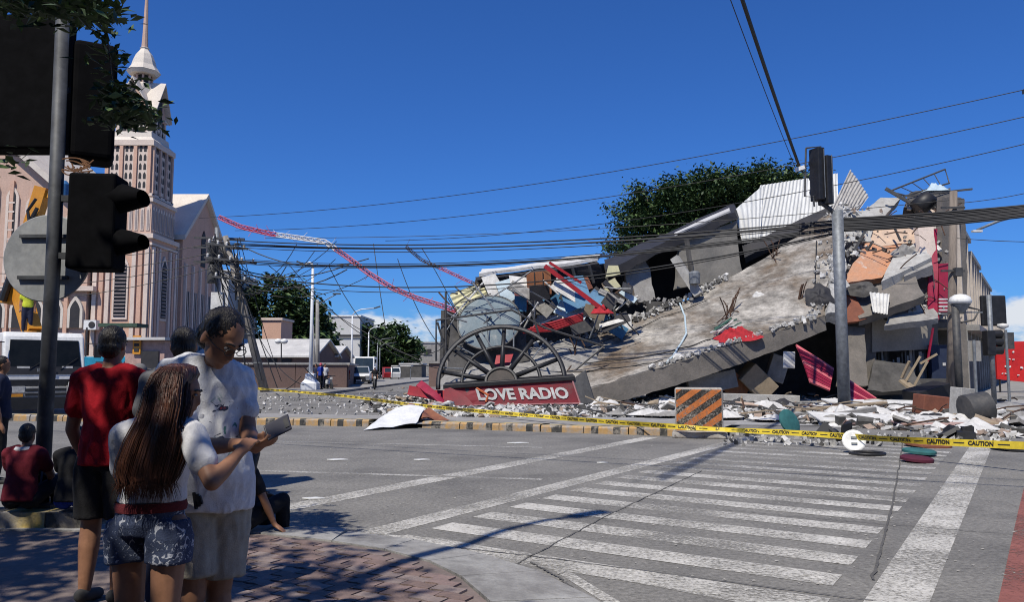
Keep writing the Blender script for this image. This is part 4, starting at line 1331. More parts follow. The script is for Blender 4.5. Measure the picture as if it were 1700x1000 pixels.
b = MB(); b.box((0, 4.2, 1.0), (2.3, 4.4, .3)); b.build('flatbed', m_vanw, **L_)
b = MB(); b.lathe([(.42, 0), (.42, .5), (.3, .6), (.3, 1.6)], 14, V(0, 2.4, 1.15)); b.build('crane_turret', m_orange, **L_)
# the boom is laid out in world metres, then brought into the truck's frame
inv = (Matrix.Translation(truck.location) @ Matrix.Rotation(truck.rotation_euler.z, 4, 'Z')).inverted()
def wp(px, py, Y): return inv @ at(px, py, Y)
b = MB(); tq = V(0, 2.4, 2.7); b.bar(tq, wp(30, 470, 27), .42, .5); b.build('boom_lower', m_orange, **L_)
b = MB(); b.bar(wp(14, 505, 27), wp(72, 312, 27), .38, .42); b.build('boom_upper', m_orange, **L_)
b = MB(); b.tube([wp(4, 500, 26.7), wp(42, 385, 26.7), wp(62, 345, 26.7)], [.13, .1, .06], 8); b.build('hydraulic_ram', m_black, **L_)
b = MB(); b.tube([wp(60, 330, 26.6), wp(46, 350, 26.6), wp(52, 395, 26.6)], .05, 6); b.build('hose', m_black, **L_)
b = MB(); b.bar(wp(68, 322, 27), wp(104, 326, 27), .22, .24); b.build('boom_head', m_orange, **L_)
m_blue = mat('blue_paint', (0.03, 0.13, 0.30), (0.02, 0.09, 0.22), scale=3, rough=.5)
b = MB(); b.lathe([(.13, -.28), (.17, .2), (.11, .28), (.05, .34)], 12, wp(107, 316, 27)); b.build('bucket', m_blue, smooth=True, autosmooth=40, **L_)

# boxed van, jeepney and small vehicles by the church
def van(label, loc, rotz, body_m, stripe_m, L=4.2, W=1.8, Hh=2.0, sign=None, name='van'):
    r_ = thing(name, label, 'van', loc, rotz)
    P = dict(parent=r_, world=False)
    prof = [(0, .4), (-.02, 1.0), (.3, 1.15), (.7, Hh - .1), (.9, Hh), (L, Hh), (L, .4)]
    b = MB(); b.prism([V(-W / 2, y, z) for y, z in prof], V(W, 0, 0)); bevel(b.build('body', body_m, **P), .06)
    b = MB(); b.hexa([V(-W * .44, .30, 1.18), V(W * .44, .30, 1.18), V(W * .42, .66, Hh - .16), V(-W * .42, .66, Hh - .16), V(-W * .44, .27, 1.2), V(W * .44, .27, 1.2), V(W * .42, .63, Hh - .14), V(-W * .42, .63, Hh - .14)]); b.build('windscreen', m_glass, **P)
    for sx in (-1, 1):
        for k in range(3):
            b = MB(); b.box((sx * W / 2, 1.25 + k * .95, Hh - .5), (.03, .8, .5)); b.build('side_window', m_glass, **P)
        b = MB(); b.box((sx * (W / 2), L / 2 + .2, .85), (.026, L * .8, .22)); b.build('stripe', stripe_m, **P)
        b = MB(); b.box((sx * W * .36, -.02, .8), (.3, .05, .16)); b.build('headlight', m_whitep, **P)
        for y in (.8, L - .8): wheel(r_, V(sx * (W / 2 - .1), y, .32), .32, .2)
    b = MB(); b.box((0, -.06, .5), (W, .14, .22)); b.build('bumper', m_black, **P)
    return r_
m_teal = mat('teal_blue_paint', (0.02, 0.22, 0.34), (0.015, 0.17, 0.27), scale=2, rough=.4)
van('blue and green jeep behind the red shirted man', (at(270, 640, 40).x, 40, 0), math.radians(70), m_teal, mat('green_paint', (0.03, 0.3, 0.14)), L=4.4, Hh=2.1)
kb = thing('roadside_booth', 'pink roadside booth with yellow sign between the men', 'booth', (at(240, 650, 34).x, 34, 0))
c = kb.location
b = MB(); b.box((c.x - .1, 34.6, 1.35), (1.7, 1.0, 2.7)); b.build('booth_wall', mat('booth_panel', (0.45, 0.30, 0.26)), kb)
b = MB(); b.box((c.x + .15, 34.06, 1.75), (.75, .06, 1.0)); b.build('booth_window', m_void, kb)
b = MB(); b.box((at(227, 575, 34).x, 34.02, at(227, 573, 34).z), (.34, .06, .8)); sg_ = b.build('sign', m_orange, kb)
for k in range(3):
    b = MB(); b.box((at(227, 575, 34).x, 33.975, at(227, 573, 34).z + .22 - k * .22), (.2, .02, .12)); b.build('sign_mark', m_void, sg_)
b = MB(); b.box((c.x - .1, 34.5, 2.78), (2.0, 1.5, .12)); b.build('booth_roof', m_roofm, kb)
b = MB(); b.box((at(205, 545, 45).x, 45, at(205, 541, 45).z), (2.2, 1.4, .2)); aw = tag(b.build('awning', mat('green_canvas', (0.05, 0.09, 0.06))), 'dark green awning in front of the tall church window', 'awning')
for sx in (-1.0, 1.0):
    b = MB(); b.tube([V(at(205, 0, 45).x + sx, 44.5, 0), V(at(205, 0, 45).x + sx, 44.5, at(205, 545, 45).z)], .05, 6); b.build('awning_post', m_steel_dk, aw)
fb = thing('church_forecourt_wall', 'long low maroon and cream wall behind the truck', 'wall', (-24, 50, 0))
for k in range(9):
    x0 = at(-60 + k * 48, 600, 50).x; x1 = at(-60 + (k + 1) * 48, 600, 50).x
    b = MB(); b.box(((x0 + x1) / 2, 50, 1.05), (x1 - x0 - .03, .25, 2.1)); b.build('wall_panel', m_mauve if k % 2 else m_brown, fb)
    b = MB(); b.box(((x0 + x1) / 2, 50, 2.2), (x1 - x0, .4, .2)); b.build('coping', m_cream, fb)

# white pickup, motorcycles, tricycles down the street
def pickup(label, loc, rotz, m_):
    r_ = thing('pickup_truck', label, 'car', loc, rotz)
    P = dict(parent=r_, world=False)
    b = MB(); b.prism([V(-.9, y, z) for y, z in ((0, .35), (-.02, .85), (.1, .98), (1.3, 1.08), (5.0, 1.05), (5.0, .35))], V(1.8, 0, 0)); bevel(b.build('body', m_, **P), .07)
    b = MB(); b.rings([[V(x, y, z) for x, y, z in row] for row in ([(-.84, 1.2, 1.05), (.84, 1.2, 1.05), (.84, 3.2, 1.05), (-.84, 3.2, 1.05)], [(-.7, 1.75, 1.68), (.7, 1.75, 1.68), (.7, 2.95, 1.68), (-.7, 2.95, 1.68)])]); bevel(b.build('cabin', m_, **P), .05)
    b = MB(); b.hexa([V(-.78, 1.22, 1.1), V(.78, 1.22, 1.1), V(.66, 1.66, 1.62), V(-.66, 1.66, 1.62), V(-.78, 1.2, 1.12), V(.78, 1.2, 1.12), V(.66, 1.63, 1.64), V(-.66, 1.63, 1.64)]); b.build('windscreen', m_glass, **P)
    b = MB(); b.box((0, -.03, .66), (1.1, .06, .28)); b.build('grille', m_black, **P)
    b = MB(); b.box((0, -.08, .42), (1.84, .2, .2)); b.build('bumper', m_black, **P)
    b = MB(); b.box((0, -.19, .45), (.5, .02, .13)); b.build('number_plate', m_whitep, **P)
    for sx in (-1, 1):
        b = MB(); b.box((sx * .7, -.02, .76), (.36, .08, .2)); b.build('headlight', m_steel, **P)
        b = MB(); b.box((sx * 1.0, 1.4, 1.1), (.18, .1, .14)); b.build('mirror', m_black, **P)
        for y in (.85, 4.1): wheel(r_, V(sx * .82, y, .36), .36, .22)
    return r_
pickup('white pickup with dark grille driving towards the tape', (at(596, 640, 68).x, 68, 0), math.radians(8), m_vanw)
house_v = van('white box van directly behind the pickup', (at(603, 636, 80).x, 80, 0), math.radians(6), m_vanw, m_steel, L=5, W=2.1, Hh=2.7)

def motorbike(label, loc, rotz, m_, group='motorcycles on the far street'):
    r_ = thing('motorcycle', label, 'motorcycle', loc, rotz, group)
    P = dict(parent=r_, world=False)
    for y in (-.6, .6):
        wheel(r_, V(0, y, .3), .3, .1)
    b = MB(); b.tube([V(0, -.6, .3), V(0, -.45, .75), V(0, -.35, 1.0)], .04, 6); b.tube([V(-.32, -.3, 1.02), V(0, -.36, 1.0), V(.32, -.3, 1.02)], .025, 6); b.build('fork', m_steel_dk, **P)
    b = MB(); b.hexa([V(-.12, -.4, .45), V(.12, -.4, .45), V(.12, .5, .4), V(-.12, .5, .4), V(-.1, -.35, .85), V(.1, -.35, .85), V(.1, .55, .72), V(-.1, .55, .72)]); bevel(b.build('fairing', m_, **P), .04)
    b = MB(); b.box((0, .3, .82), (.24, .75, .1)); bevel(b.build('seat', m_black, **P), .03)
    b = MB(); b.box((0, -.46, .85), (.16, .1, .16)); b.build('headlight', m_whitep, **P)
    return r_
motorbike('white scooter parked right of the gathered riders', (at(546, 650, 52).x, 52, 0), .5, m_vanw)
motorbike('black scooter beside the white lamp post pedestal', (at(532, 650, 53).x, 53, 0), -.4, m_steel_dk)
motorbike('dark motorcycle ridden towards us on the street', (at(622, 650, 56).x, 56, 0), .15, m_steel_dk)
for k, (px, m_, lb) in enumerate(((645, m_red, 'red tricycle cab parked under the far tree'), (657, m_vanw, 'white tricycle cab right of the red one'))):
    r_ = thing('tricycle', lb, 'tricycle', (at(px, 630, 100).x, 100, 0), .3)
    P = dict(parent=r_, world=False)
    b = MB(); b.prism([V(-.6, y, z) for y, z in ((0, .3), (-.15, .9), (.2, 1.65), (1.6, 1.65), (1.6, .3))], V(1.2, 0, 0)); bevel(b.build('sidecar', m_, **P), .05)
    b = MB(); b.hexa([V(-.5, -.02, 1.0), V(.5, -.02, 1.0), V(.45, .16, 1.5), V(-.45, .16, 1.5), V(-.5, -.1, 1.02), V(.5, -.1, 1.02), V(.45, .1, 1.52), V(-.45, .1, 1.52)]); b.build('windscreen', m_glass, **P)
    for sx in (-.5, .5): wheel(r_, V(sx, .8, .28), .28, .1)
cn = thing('street_canopy', 'small pale canopy on thin posts at the street end', 'canopy', (at(668, 630, 96).x, 96, 0))
b = MB(); b.box((at(668, 608, 96).x, 96, at(668, 608, 96).z), (2.4, 2, .12)); b.build('roof', m_whitep, cn)
for sx in (-1.1, 1.1):
    b = MB(); b.tube([V(at(668, 608, 96).x + sx, 95.2, 0), V(at(668, 608, 96).x + sx, 95.2, at(668, 608, 96).z)], .05, 5); b.build('post', m_steel, cn)
# ------------------------------------------------------------------ collapsed building
m_slab = mat('weathered_roof_concrete', (0.355, 0.332, 0.297), (0.16, 0.147, 0.13), scale=.75, rough=.92, bump=.6, bscale=9, stain=(0.125, 0.094, 0.066), sscale=.30, slo=.45, shi=.60, detail=11, stretch=(1, .8, 1.4), lo=.40, hi=.62, grain=.5, gscale=2.6)
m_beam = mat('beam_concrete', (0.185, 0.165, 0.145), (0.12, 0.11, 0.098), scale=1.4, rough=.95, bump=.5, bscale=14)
m_broken = mat('fresh_broken_concrete', (0.44, 0.43, 0.41), (0.25, 0.245, 0.23), scale=5, rough=1, bump=.8, bscale=22)
m_peach = mat('peach_plaster', (0.55, 0.40, 0.29), (0.42, 0.32, 0.25), scale=2, rough=.9, bump=.2)
m_orfl = mat('orange_floor_paint', (0.50, 0.23, 0.12), (0.40, 0.24, 0.16), scale=1.6, rough=.8, stain=(.5, .45, .4), sscale=1.5, slo=.58, shi=.68)
m_brick = mat('dark_rust_panel', (0.23, 0.08, 0.045), (0.15, 0.055, 0.035), scale=2, rough=.8)
m_wood = mat('brown_wood', (0.27, 0.105, 0.04), (0.17, 0.065, 0.03), scale=2, rough=.6, stretch=(4, 4, .7))
m_cor = mat('corrugated_white', (0.64, 0.64, 0.62), (0.48, 0.48, 0.46), scale=1.1, rough=.6, stretch=(2, 2, .4))
m_yelp = mat('pale_yellow_panel', (0.62, 0.58, 0.34), (0.52, 0.5, 0.32), scale=2, rough=.7)
m_magenta = mat('crimson_panel', (0.27, 0.008, 0.035), (0.18, 0.008, 0.028), scale=1.5, rough=.55)
m_bluep = mat('blue_sheet', (0.06, 0.19, 0.33), (0.04, 0.13, 0.24), scale=2, rough=.6)
m_ltblue = mat('pale_blue_sheet', (0.45, 0.55, 0.60), (0.36, 0.45, 0.5), scale=2, rough=.6)
m_tan = mat('tan_board', (0.33, 0.26, 0.18), (0.24, 0.19, 0.13), scale=3, rough=.9)
m_dirt = mat('dusty_grey', (0.29, 0.28, 0.265), (0.17, 0.165, 0.155), scale=4, rough=1)

def plate(A, B, C, D, th, nu=8, nv=8, rag=0.0, amp=0.0, sag=None, seed=0):
    """bent slab: top corners A B C D (A-B front edge), thickness along its own underside"""
    A, B, C, D = map(Vector, (A, B, C, D))
    nrm = ((B - A).cross(D - A)).normalized()
    if nrm.z < 0 and abs(nrm.z) > .05: nrm = -nrm
    elif abs(nrm.z) <= .05 and nrm.y > 0: nrm = -nrm
    off = V(seed * 3.7, seed * 1.3, seed * .7)
    top, bot = [], []
    for j in range(nv + 1):
        for i in range(nu + 1):
            u, v = i / nu, j / nv
            p = bil(A, B, C, D, u, v)
            if sag: p = p + sag(u, v)
            p += nrm * amp * noise.noise(p * .6 + off)
            q = V(0, 0, 0)
            if rag:
                if i in (0, nu): q += (B - A).normalized() * rag * noise.noise(p * 1.7 + off)
                if j in (0, nv): q += (D - A).normalized() * rag * noise.noise(p * 1.7 + off + V(9, 2, 4))
            top.append(p + q); bot.append(p + q * .6 - nrm * th * (1 + (.25 * noise.noise(p * 2.1 + off) if rag else 0)))
    mb = MB()
    N = len(top)
    fs = []
    w = nu + 1
    for j in range(nv):
        for i in range(nu):
            a = j * w + i
            fs.append((a, a + 1, a + w + 1, a + w))
            fs.append((N + a, N + a + w, N + a + w + 1, N + a + 1))
    rim = [i for i in range(w)] + [j * w + nu for j in range(1, nv + 1)] + [nv * w + i for i in range(nu - 1, -1, -1)] + [j * w for j in range(nv - 1, 0, -1)]
    for k in range(len(rim)):
        a, b = rim[k], rim[(k + 1) % len(rim)]
        fs.append((a, N + a, N + b, b))
    mb.add(top + bot, fs)
    return mb

def slab_thing(name, label, cat, q, th, m_, rag=0.0, amp=0.0, n=(6, 6), group=None, seed=0):
    mb = plate(*[at(*p) for p in q], th, n[0], n[1], rag, amp, seed=seed)
    return tag(mb.build(name, m_), label, cat, group)

# the great tilted roof slab
SA, SB, SC, SD = at(978, 646, 33), at(1368, 524, 34.6), at(1392, 343, 43.5), at(860, 584, 39)
def slab_sag(u, v): return V(0, 0, -1.25 * 4 * u * (1 - u) * v - .25 * math.sin(v * 3.1) * (1 - u))
def slab_pt(u, v, lift=0.0):
    p = bil(SA, SB, SC, SD, u, v) + slab_sag(u, v)
    n_ = ((SB - SA).cross(SD - SA)).normalized()
    return p + n_ * lift
rs = thing('fallen_roof_slab', 'huge tilted grey concrete roof slab lying across the ruin', 'concrete slab', (SA.x, SA.y, 0))
mb = plate(SA, SB, SC, SD, .34, 48, 30, .22, .10, slab_sag, 1); mb.build('slab', m_slab, rs)
# edge beam along the near side
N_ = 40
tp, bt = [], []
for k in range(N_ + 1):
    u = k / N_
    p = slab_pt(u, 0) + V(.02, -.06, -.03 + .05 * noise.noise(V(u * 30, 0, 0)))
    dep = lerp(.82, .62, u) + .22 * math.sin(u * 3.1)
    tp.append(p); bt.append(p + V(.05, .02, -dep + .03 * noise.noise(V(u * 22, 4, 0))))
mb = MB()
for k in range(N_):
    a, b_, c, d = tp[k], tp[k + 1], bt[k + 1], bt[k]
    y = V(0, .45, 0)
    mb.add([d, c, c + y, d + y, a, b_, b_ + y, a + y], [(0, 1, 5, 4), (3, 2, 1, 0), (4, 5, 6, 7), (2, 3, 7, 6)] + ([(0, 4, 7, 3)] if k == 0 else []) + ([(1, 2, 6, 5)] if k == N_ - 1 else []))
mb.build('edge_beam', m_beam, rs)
# ragged right rim
mb = plate(SB + V(.1, 0, .1), SB + V(.9, .2, .0), SC + V(.8, .3, .1), SC + V(0, 0, .1), .6, 4, 26, .35, .22, None, 6); mb.build('broken_rim', m_broken, rs)

def chunk(mb, c, s, rr, flat=.6):
    flat = max(flat, .1)
    R = Euler((rr.uniform(0, 6), rr.uniform(0, 6), rr.uniform(0, 6))).to_matrix()
    if flat < .35: R = Euler((rr.gauss(0, .25), rr.gauss(0, .25), rr.uniform(0, 6))).to_matrix()
    sx, sy, sz = s * rr.uniform(.6, 1.2), s * rr.uniform(.5, 1.0), s * rr.uniform(.5, 1.2) * flat
    ps = [V(x * sx * rr.uniform(.55, 1), y * sy * rr.uniform(.55, 1), z * sz * rr.uniform(.6, 1)) for z in (-.5, .5) for x, y in ((-.5, -.5), (.5, -.5), (.5, .5), (-.5, .5))]
    mb.hexa([R @ p + c for p in ps])

rr = random.Random(12)
m_rub = [m_broken, m_dirt, mat('white_plaster_bits', (.60, .59, .57), (.45, .44, .42), scale=6, rough=1), mat('dark_rubble', (.055, .053, .05), (.1, .097, .09), scale=5, rough=1), mat('tan_rubble', (.36, .27, .21), (.25, .2, .16), scale=5, rough=1)]
mb = MB()
for k in range(520):                                  # crumbs along the slab's rims
    if rr.random() < .38: u, v = rr.uniform(.25, .98), rr.gauss(.012, .012)
    elif rr.random() < .6: u, v = rr.uniform(.0, .62), rr.uniform(.93, 1.03)
    else: u, v = rr.uniform(.93, 1.03), rr.uniform(0, 1)
    mb.cur = rr.choice((0, 0, 0, 1, 2))
    chunk(mb, slab_pt(u, v, .08), rr.uniform(.06, .28), rr)
cr = mb.build('edge_crumbs', m_rub, rs); cr['kind'] = 'stuff'
# rebar sticking out of the slab
for q, (u, v) in enumerate(((.60, .38), (.10, .60), (.62, .47), (.88, .22), (.78, .92))):
    mb = MB()
    for k in range(6):
        p = slab_pt(u + rr.uniform(-.012, .012), v + rr.uniform(-.015, .015))
        L = rr.uniform(.6, 1.5)
        d = V(rr.uniform(-.5, .5), rr.uniform(-.4, .2), 1).normalized() if k < 4 else V(rr.uniform(-1, 1), -.8, rr.uniform(-.7, .1)).normalized()
        mb.tube([p, p + d * L * .6 + V(0, 0, .1), p + d * L], .028, 5)
    mb.build('rebar', m_rust, rs)
# things lying on the slab
def cloth_heap(name, label, c, rx, ry, h, m_, seed, cat='cloth', nrm=None, group=None):
    mb = MB()
    c = Vector(c)
    def fn(u, v):
        a, r = u * 2 * math.pi, v
        x, y = math.cos(a) * rx * r, math.sin(a) * ry * r
        k = noise.noise(V(x * 2.2 + seed, y * 2.2, seed)) + .6 * noise.noise(V(x * 6 + seed, y * 6, 2))
        z = h * (1 - r ** 1.6) * (.75 + .8 * k) - .03
        e = 1 + .35 * noise.noise(V(math.cos(a) * 1.5 + seed, math.sin(a) * 1.5, 5)) * r
        p = V(x * e, y * e, z)
        if nrm is not None:
            p = nrm.to_track_quat('Z', 'Y').to_matrix() @ p
        return c + p
    mb.grid(40, 9, fn)
    return tag(mb.build(name, m_, smooth=True), label, cat, group)
sn = ((SB - SA).cross(SD - SA)).normalized()
if sn.z < 0: sn = -sn
cloth_heap('red_cloth', 'crumpled red cloth near the front edge of the roof slab', slab_pt(.62, .06, .05), 1.0, .55, .5, mat('red_cloth', (.42, .02, .03), (.25, .015, .02), scale=6, rough=.9), 3, nrm=sn)
mb = MB()
fr = slab_pt(.57, .17, .15)
for k in range(7):
    d = V(rr.uniform(.5, 1), rr.uniform(-.2, .5), rr.uniform(.2, .5)).normalized()
    mb.cur = k % 2
    o_ = V(rr.uniform(-.4, .4), rr.uniform(-.2, .2), rr.uniform(0, .4))
    mb.bar(fr + o_ - d * .55, fr + o_ + d * .55, .12, .06)
tag(mb.build('metal_trestle', [m_whitep, mat('green_metal', (.05, .13, .10))]), 'broken green and white metal frame lying above the red cloth', 'frame')
for k, (u, v, lb) in enumerate(((.38, .08, 'small white bag low on the slab left of the red cloth'), (.72, .5, 'white torn rag beside the rebar on the upper slab'), (.06, .9, 'white rag at the lower far corner of the slab'))):
    cloth_heap('white_rag', lb, slab_pt(u, v, .03), .32, .22, .25, m_whitep, 11 + k, nrm=sn)
def slab_cable(label, uvs, r, m_, name='cable'):
    pts = []
    for k in range(len(uvs) - 1):
        for j in range(6):
            t = j / 6
            u, v = lerp(uvs[k][0], uvs[k + 1][0], t), lerp(uvs[k][1], uvs[k + 1][1], t)
            pts.append(slab_pt(u, v, .06 + .03 * math.sin(k + j)))
    pts.append(slab_pt(*uvs[-1], .06))
    mb = MB(); mb.tube(pts, r, 6)
    return tag(mb.build(name, m_, smooth=True), label, 'cable')
slab_cable('pale blue hose curving down over the roof slab', [(.47, .98), (.47, .7), (.45, .4), (.38, .15), (.32, .0)], .05, m_ltblue, 'hose')
slab_cable('black cable drooping across the lower left of the slab', [(.02, .72), (.15, .45), (.3, .25), (.42, .18), (.52, .16)], .025, m_wire)
slab_cable('black cable from the slab corner to its middle', [(.0, .5), (.12, .3), (.25, .12), (.32, .08)], .025, m_wire)
slab_cable('thin wire lying along the far rim of the slab', [(.05, .8), (.2, .78), (.4, .85), (.55, .8)], .02, m_wire)
slab_cable('dark vertical wire hanging at the right end of the slab', [(.93, .75), (.94, .4), (.95, .08)], .03, m_wire)
# black umbrella-like tarp on the right rim
cloth_heap('black_tarp', 'black torn tarp caught on the lower right rim of the slab', slab_pt(.97, .12, .25), .6, .7, .3, m_void, 31, nrm=V(-.2, -.8, .4).normalized())

# ------------------------------------------------------------------ back left rooms and debris
def wall_thing(name, label, q, m_, th=.25, cat='wall', **k): return slab_thing(name, label, cat, q, th, m_, **k)
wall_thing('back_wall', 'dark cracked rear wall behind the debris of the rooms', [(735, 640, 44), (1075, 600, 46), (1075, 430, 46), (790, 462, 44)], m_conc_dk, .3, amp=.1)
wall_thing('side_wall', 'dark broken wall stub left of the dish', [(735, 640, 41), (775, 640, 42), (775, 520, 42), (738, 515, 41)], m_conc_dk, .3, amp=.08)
rf = thing('sagging_roof', 'sagging white edged roof strip above the debris', 'roof', (at(900, 440, 41).x, 41, 0))
mb = plate(at(795, 455, 39.5), at(992, 428, 40.5), at(1000, 420, 46), at(800, 448, 46), .16, 10, 4, .0, .12); mb.build('roof_sheet', m_whitep, rf)
mb = plate(at(790, 461, 39.7), at(990, 434, 40.7), at(996, 452, 41), at(800, 480, 40), .5, 10, 3, .1, .06); mb.build('soffit', m_void, rf)  # shade of the underside is put into this near-black colour
for k in range(7):
    p = at(810 + k * 28, 462 - k * 3.6, 39.6)
    mb = MB(); mb.bar(p, p + V(.25, .2, -.9), .1, .12); mb.build('rafter', m_steel_dk, rf)

def panel(name, label, cat, q, m_, ribs=0, th=.05, amp=.03, seed=0, ribv=False):
    A, B, C, D = [at(*p) for p in q]
    if not ribs:
        return tag(plate(A, B, C, D, th, 6, 6, 0, amp, seed=seed).build(name, m_), label, cat)
    nrm = (B - A).cross(D - A).normalized()
    if nrm.y > 0: nrm = -nrm
    top, bot = [], []
    n = ribs * 4
    mb = MB()
    rows = 6
    def fn(u, v, off=0):
        p = bil(A, B, C, D, v, u) if ribv else bil(A, B, C, D, u, v)
        return p + nrm * (.045 * math.sin(u * ribs * 2 * math.pi) + amp * noise.noise(p * .7 + V(seed, 0, 0)) + off)
    for off in (0, -.02):
        mb.grid(n, rows, lambda u, v: fn(u, v, off))
    return tag(mb.build(name, m_, smooth=True), label, cat)

panel('wall_cladding', 'pale yellow ribbed cladding leaning behind the dish', 'cladding', [(768, 540, 39.2), (812, 505, 39.2), (806, 466, 39.6), (746, 489, 39.4)], m_yelp, 6, ribv=True)
panel('cladding_sheet', 'white sheet standing between yellow cladding and pale blue sheet', 'sheet', [(828, 530, 38.6), (862, 522, 38.6), (822, 455, 39.2), (799, 461, 39.2)], m_whitep, amp=.1)
panel('blue_sheet', 'pale blue crumpled sheet right of the white one', 'sheet', [(846, 533, 38.4), (870, 525, 38.4), (848, 462, 38.9), (822, 470, 38.9)], m_ltblue, amp=.12, seed=2)
panel('grey_sheet', 'light grey fabric sheet beside the wooden cabinet', 'sheet', [(850, 482, 38.5), (875, 485, 38.5), (875, 460, 38.9), (845, 456, 38.9)], m_whitep, amp=.1, seed=4)
cab_ = thing('wooden_cabinet', 'orange brown wooden cabinet tipped among the debris', 'cabinet', at(895, 490, 38.4))
mb = plate(at(876, 490, 38.3), at(916, 488, 38.3), at(914, 449, 38.3), at(874, 453, 38.3), .7, 2, 2); mb.build('carcass', m_wood, cab_)
for px in (888, 902):
    mb = MB(); mb.bar(at(px, 489, 38.26), at(px - 1, 452, 38.26), .06, .04); mb.build('door_gap', m_void, cab_)
panel('maroon_panel', 'dull maroon board below the grey sheet', 'board', [(858, 514, 38), (877, 514, 38), (876, 484, 38.2), (853, 483, 38.2)], mat('maroon_board', (.17, .045, .04)), seed=3)
panel('teal_panel', 'blue board behind the red beam', 'board', [(940, 520, 37.6), (985, 505, 37.6), (968, 458, 38.2), (925, 462, 38.2)], m_bluep, amp=.15, seed=6)
panel('yellow_board', 'upper pale yellow broken board by the dark room', 'board', [(1005, 462, 39), (1030, 455, 39), (1026, 441, 39), (1010, 441, 39)], m_yelp, seed=7)
panel('yellow_board', 'lower pale yellow broken board by the dark room', 'board', [(1002, 486, 38.8), (1031, 476, 38.8), (1020, 462, 38.8), (1008, 468, 38.8)], m_yelp, seed=8)
# dish
ds = thing('satellite_dish', 'large weathered grey blue dish behind the black wheel', 'satellite dish', at(812, 600, 36.6))
c = at(812, 535, 36.8)
Rm = V(-.12, -.86, .5).to_track_quat('Z', 'Y').to_matrix()
prof = [(1.5 * math.sin(a), -.34 + .34 * (math.sin(a) ** 2)) for a in [.02 + k * .155 for k in range(11)]]
mb = MB()
mb.rings([[c + Rm @ V(r * math.cos(i * math.pi / 20), r * math.sin(i * math.pi / 20), -z * .9) for i in range(40)] for r, z in prof], cap=False)
mb.rings([[c + Rm @ V(r * math.cos(i * math.pi / 20), r * math.sin(i * math.pi / 20), -z * .9 - .04) for i in range(40)] for r, z in prof], cap=False)
mb.build('reflector', mat('mottled_dish', (.12, .165, .19), (.19, .225, .235), scale=1.4, rough=.7, stain=(.36, .36, .34), sscale=1.1, slo=.58, shi=.72), ds, smooth=True)
mb = MB(); mb.tube([c + Rm @ V(1.5 * math.cos(i * math.pi / 20), 1.5 * math.sin(i * math.pi / 20), 0) for i in range(40)], .05, 6, closed=True); mb.build('rim', m_steel_dk, ds)
for k in range(3):
    a = k * 2.1 + .6
    mb = MB(); mb.tube([c + Rm @ V(1.45 * math.cos(a), 1.45 * math.sin(a), 0), c + Rm @ V(0, 0, 1.0)], .025, 5); mb.build('strut', m_steel, ds)

# red beams and rails
def red_beam(label, a, b_, w=.26, m_=m_red, name='red_beam'):
    mb = MB(); mb.bar(a, b_, w, w * .8)
    return tag(mb.build(name, m_), label, 'beam')
red_beam('bright red steel beam slanting over the blue boards', at(905, 442, 37), at(1003, 516, 36.4))
red_beam('second thinner red beam above the slanting one', at(912, 436, 37.4), at(965, 470, 37.2), .15)
for k in range(4):
    mb = MB(); mb.tube([at(868 + 6 * k, 552 - 3 * k, 36), at(915, 549 - 4 * k, 36), at(968, 531 - 3 * k, 36.2)], .07, 6)
    tag(mb.build('red_rail', m_red), 'bent red rail lying at the foot of the debris behind the wheel', 'rail', 'bent red rails behind the wheel')
cloth_heap('red_cloth', 'small red cloth at the foot of the slanting red beam', at(1000, 520, 36.4), .5, .4, .5, MATS['red_cloth'], 8)
# assorted leaning boards, pipes and junk in the rooms
rr = random.Random(31)
pal = [m_whitep, m_dirt, m_conc_dk, m_void, m_ltblue, m_tan, m_void, m_steel_dk, m_conc_dk, m_bluep, m_brick]
junk = dict()
for k in range(44):
    px, py = rr.uniform(858, 1045), rr.uniform(470, 545)
    if py < 480 and px < 930: py += 30
    Y = rr.uniform(37, 40.5)
    c = at(px, py, Y)
    R = Euler((rr.uniform(-.7, .3), rr.uniform(-.8, .8), rr.uniform(-.5, .5))).to_matrix()
    mi = rr.randrange(len(pal))
    mb = MB(); mb.box(c, (rr.uniform(.5, 1.7), rr.uniform(.03, .08), rr.uniform(.15, .8)), R)
    tag(mb.build('broken_board', pal[mi]), '%s broken board heaped %s' % (['white', 'dusty grey', 'dark grey', 'black', 'pale blue', 'tan', 'black', 'dark steel', 'dark grey', 'deep blue', 'rust brown'][mi], 'below the wooden cabinet' if px < 930 else 'under the red beam' if px < 990 else 'beside the yellow boards'), 'debris', 'boards and furniture heaped in the crushed rooms')
for k in range(36):
    a = at(rr.uniform(740, 1040), rr.uniform(470, 600), rr.uniform(35.5, 39))
    d = V(rr.uniform(-1, 1), rr.uniform(-.3, .3), rr.uniform(-.9, .9)).normalized() * rr.uniform(.8, 2.6)
    mb = MB(); mb.tube([a, a + d * .5 + V(0, 0, rr.uniform(-.1, .1)), a + d], rr.uniform(.02, .05), 5)
    mi = rr.randrange(4); tag(mb.build('bent_pipe', [m_steel_dk, m_steel, m_whitep, m_rust][mi]), '%s bent pipe %s' % (['black', 'grey steel', 'white', 'rusty'][mi], 'in front of the dish' if a.x < at(850, 500, 37).x else 'below the wooden cabinet' if a.x < at(930, 500, 37).x else 'among the boards under the red beam'), 'pipe', 'bent pipes in the debris')

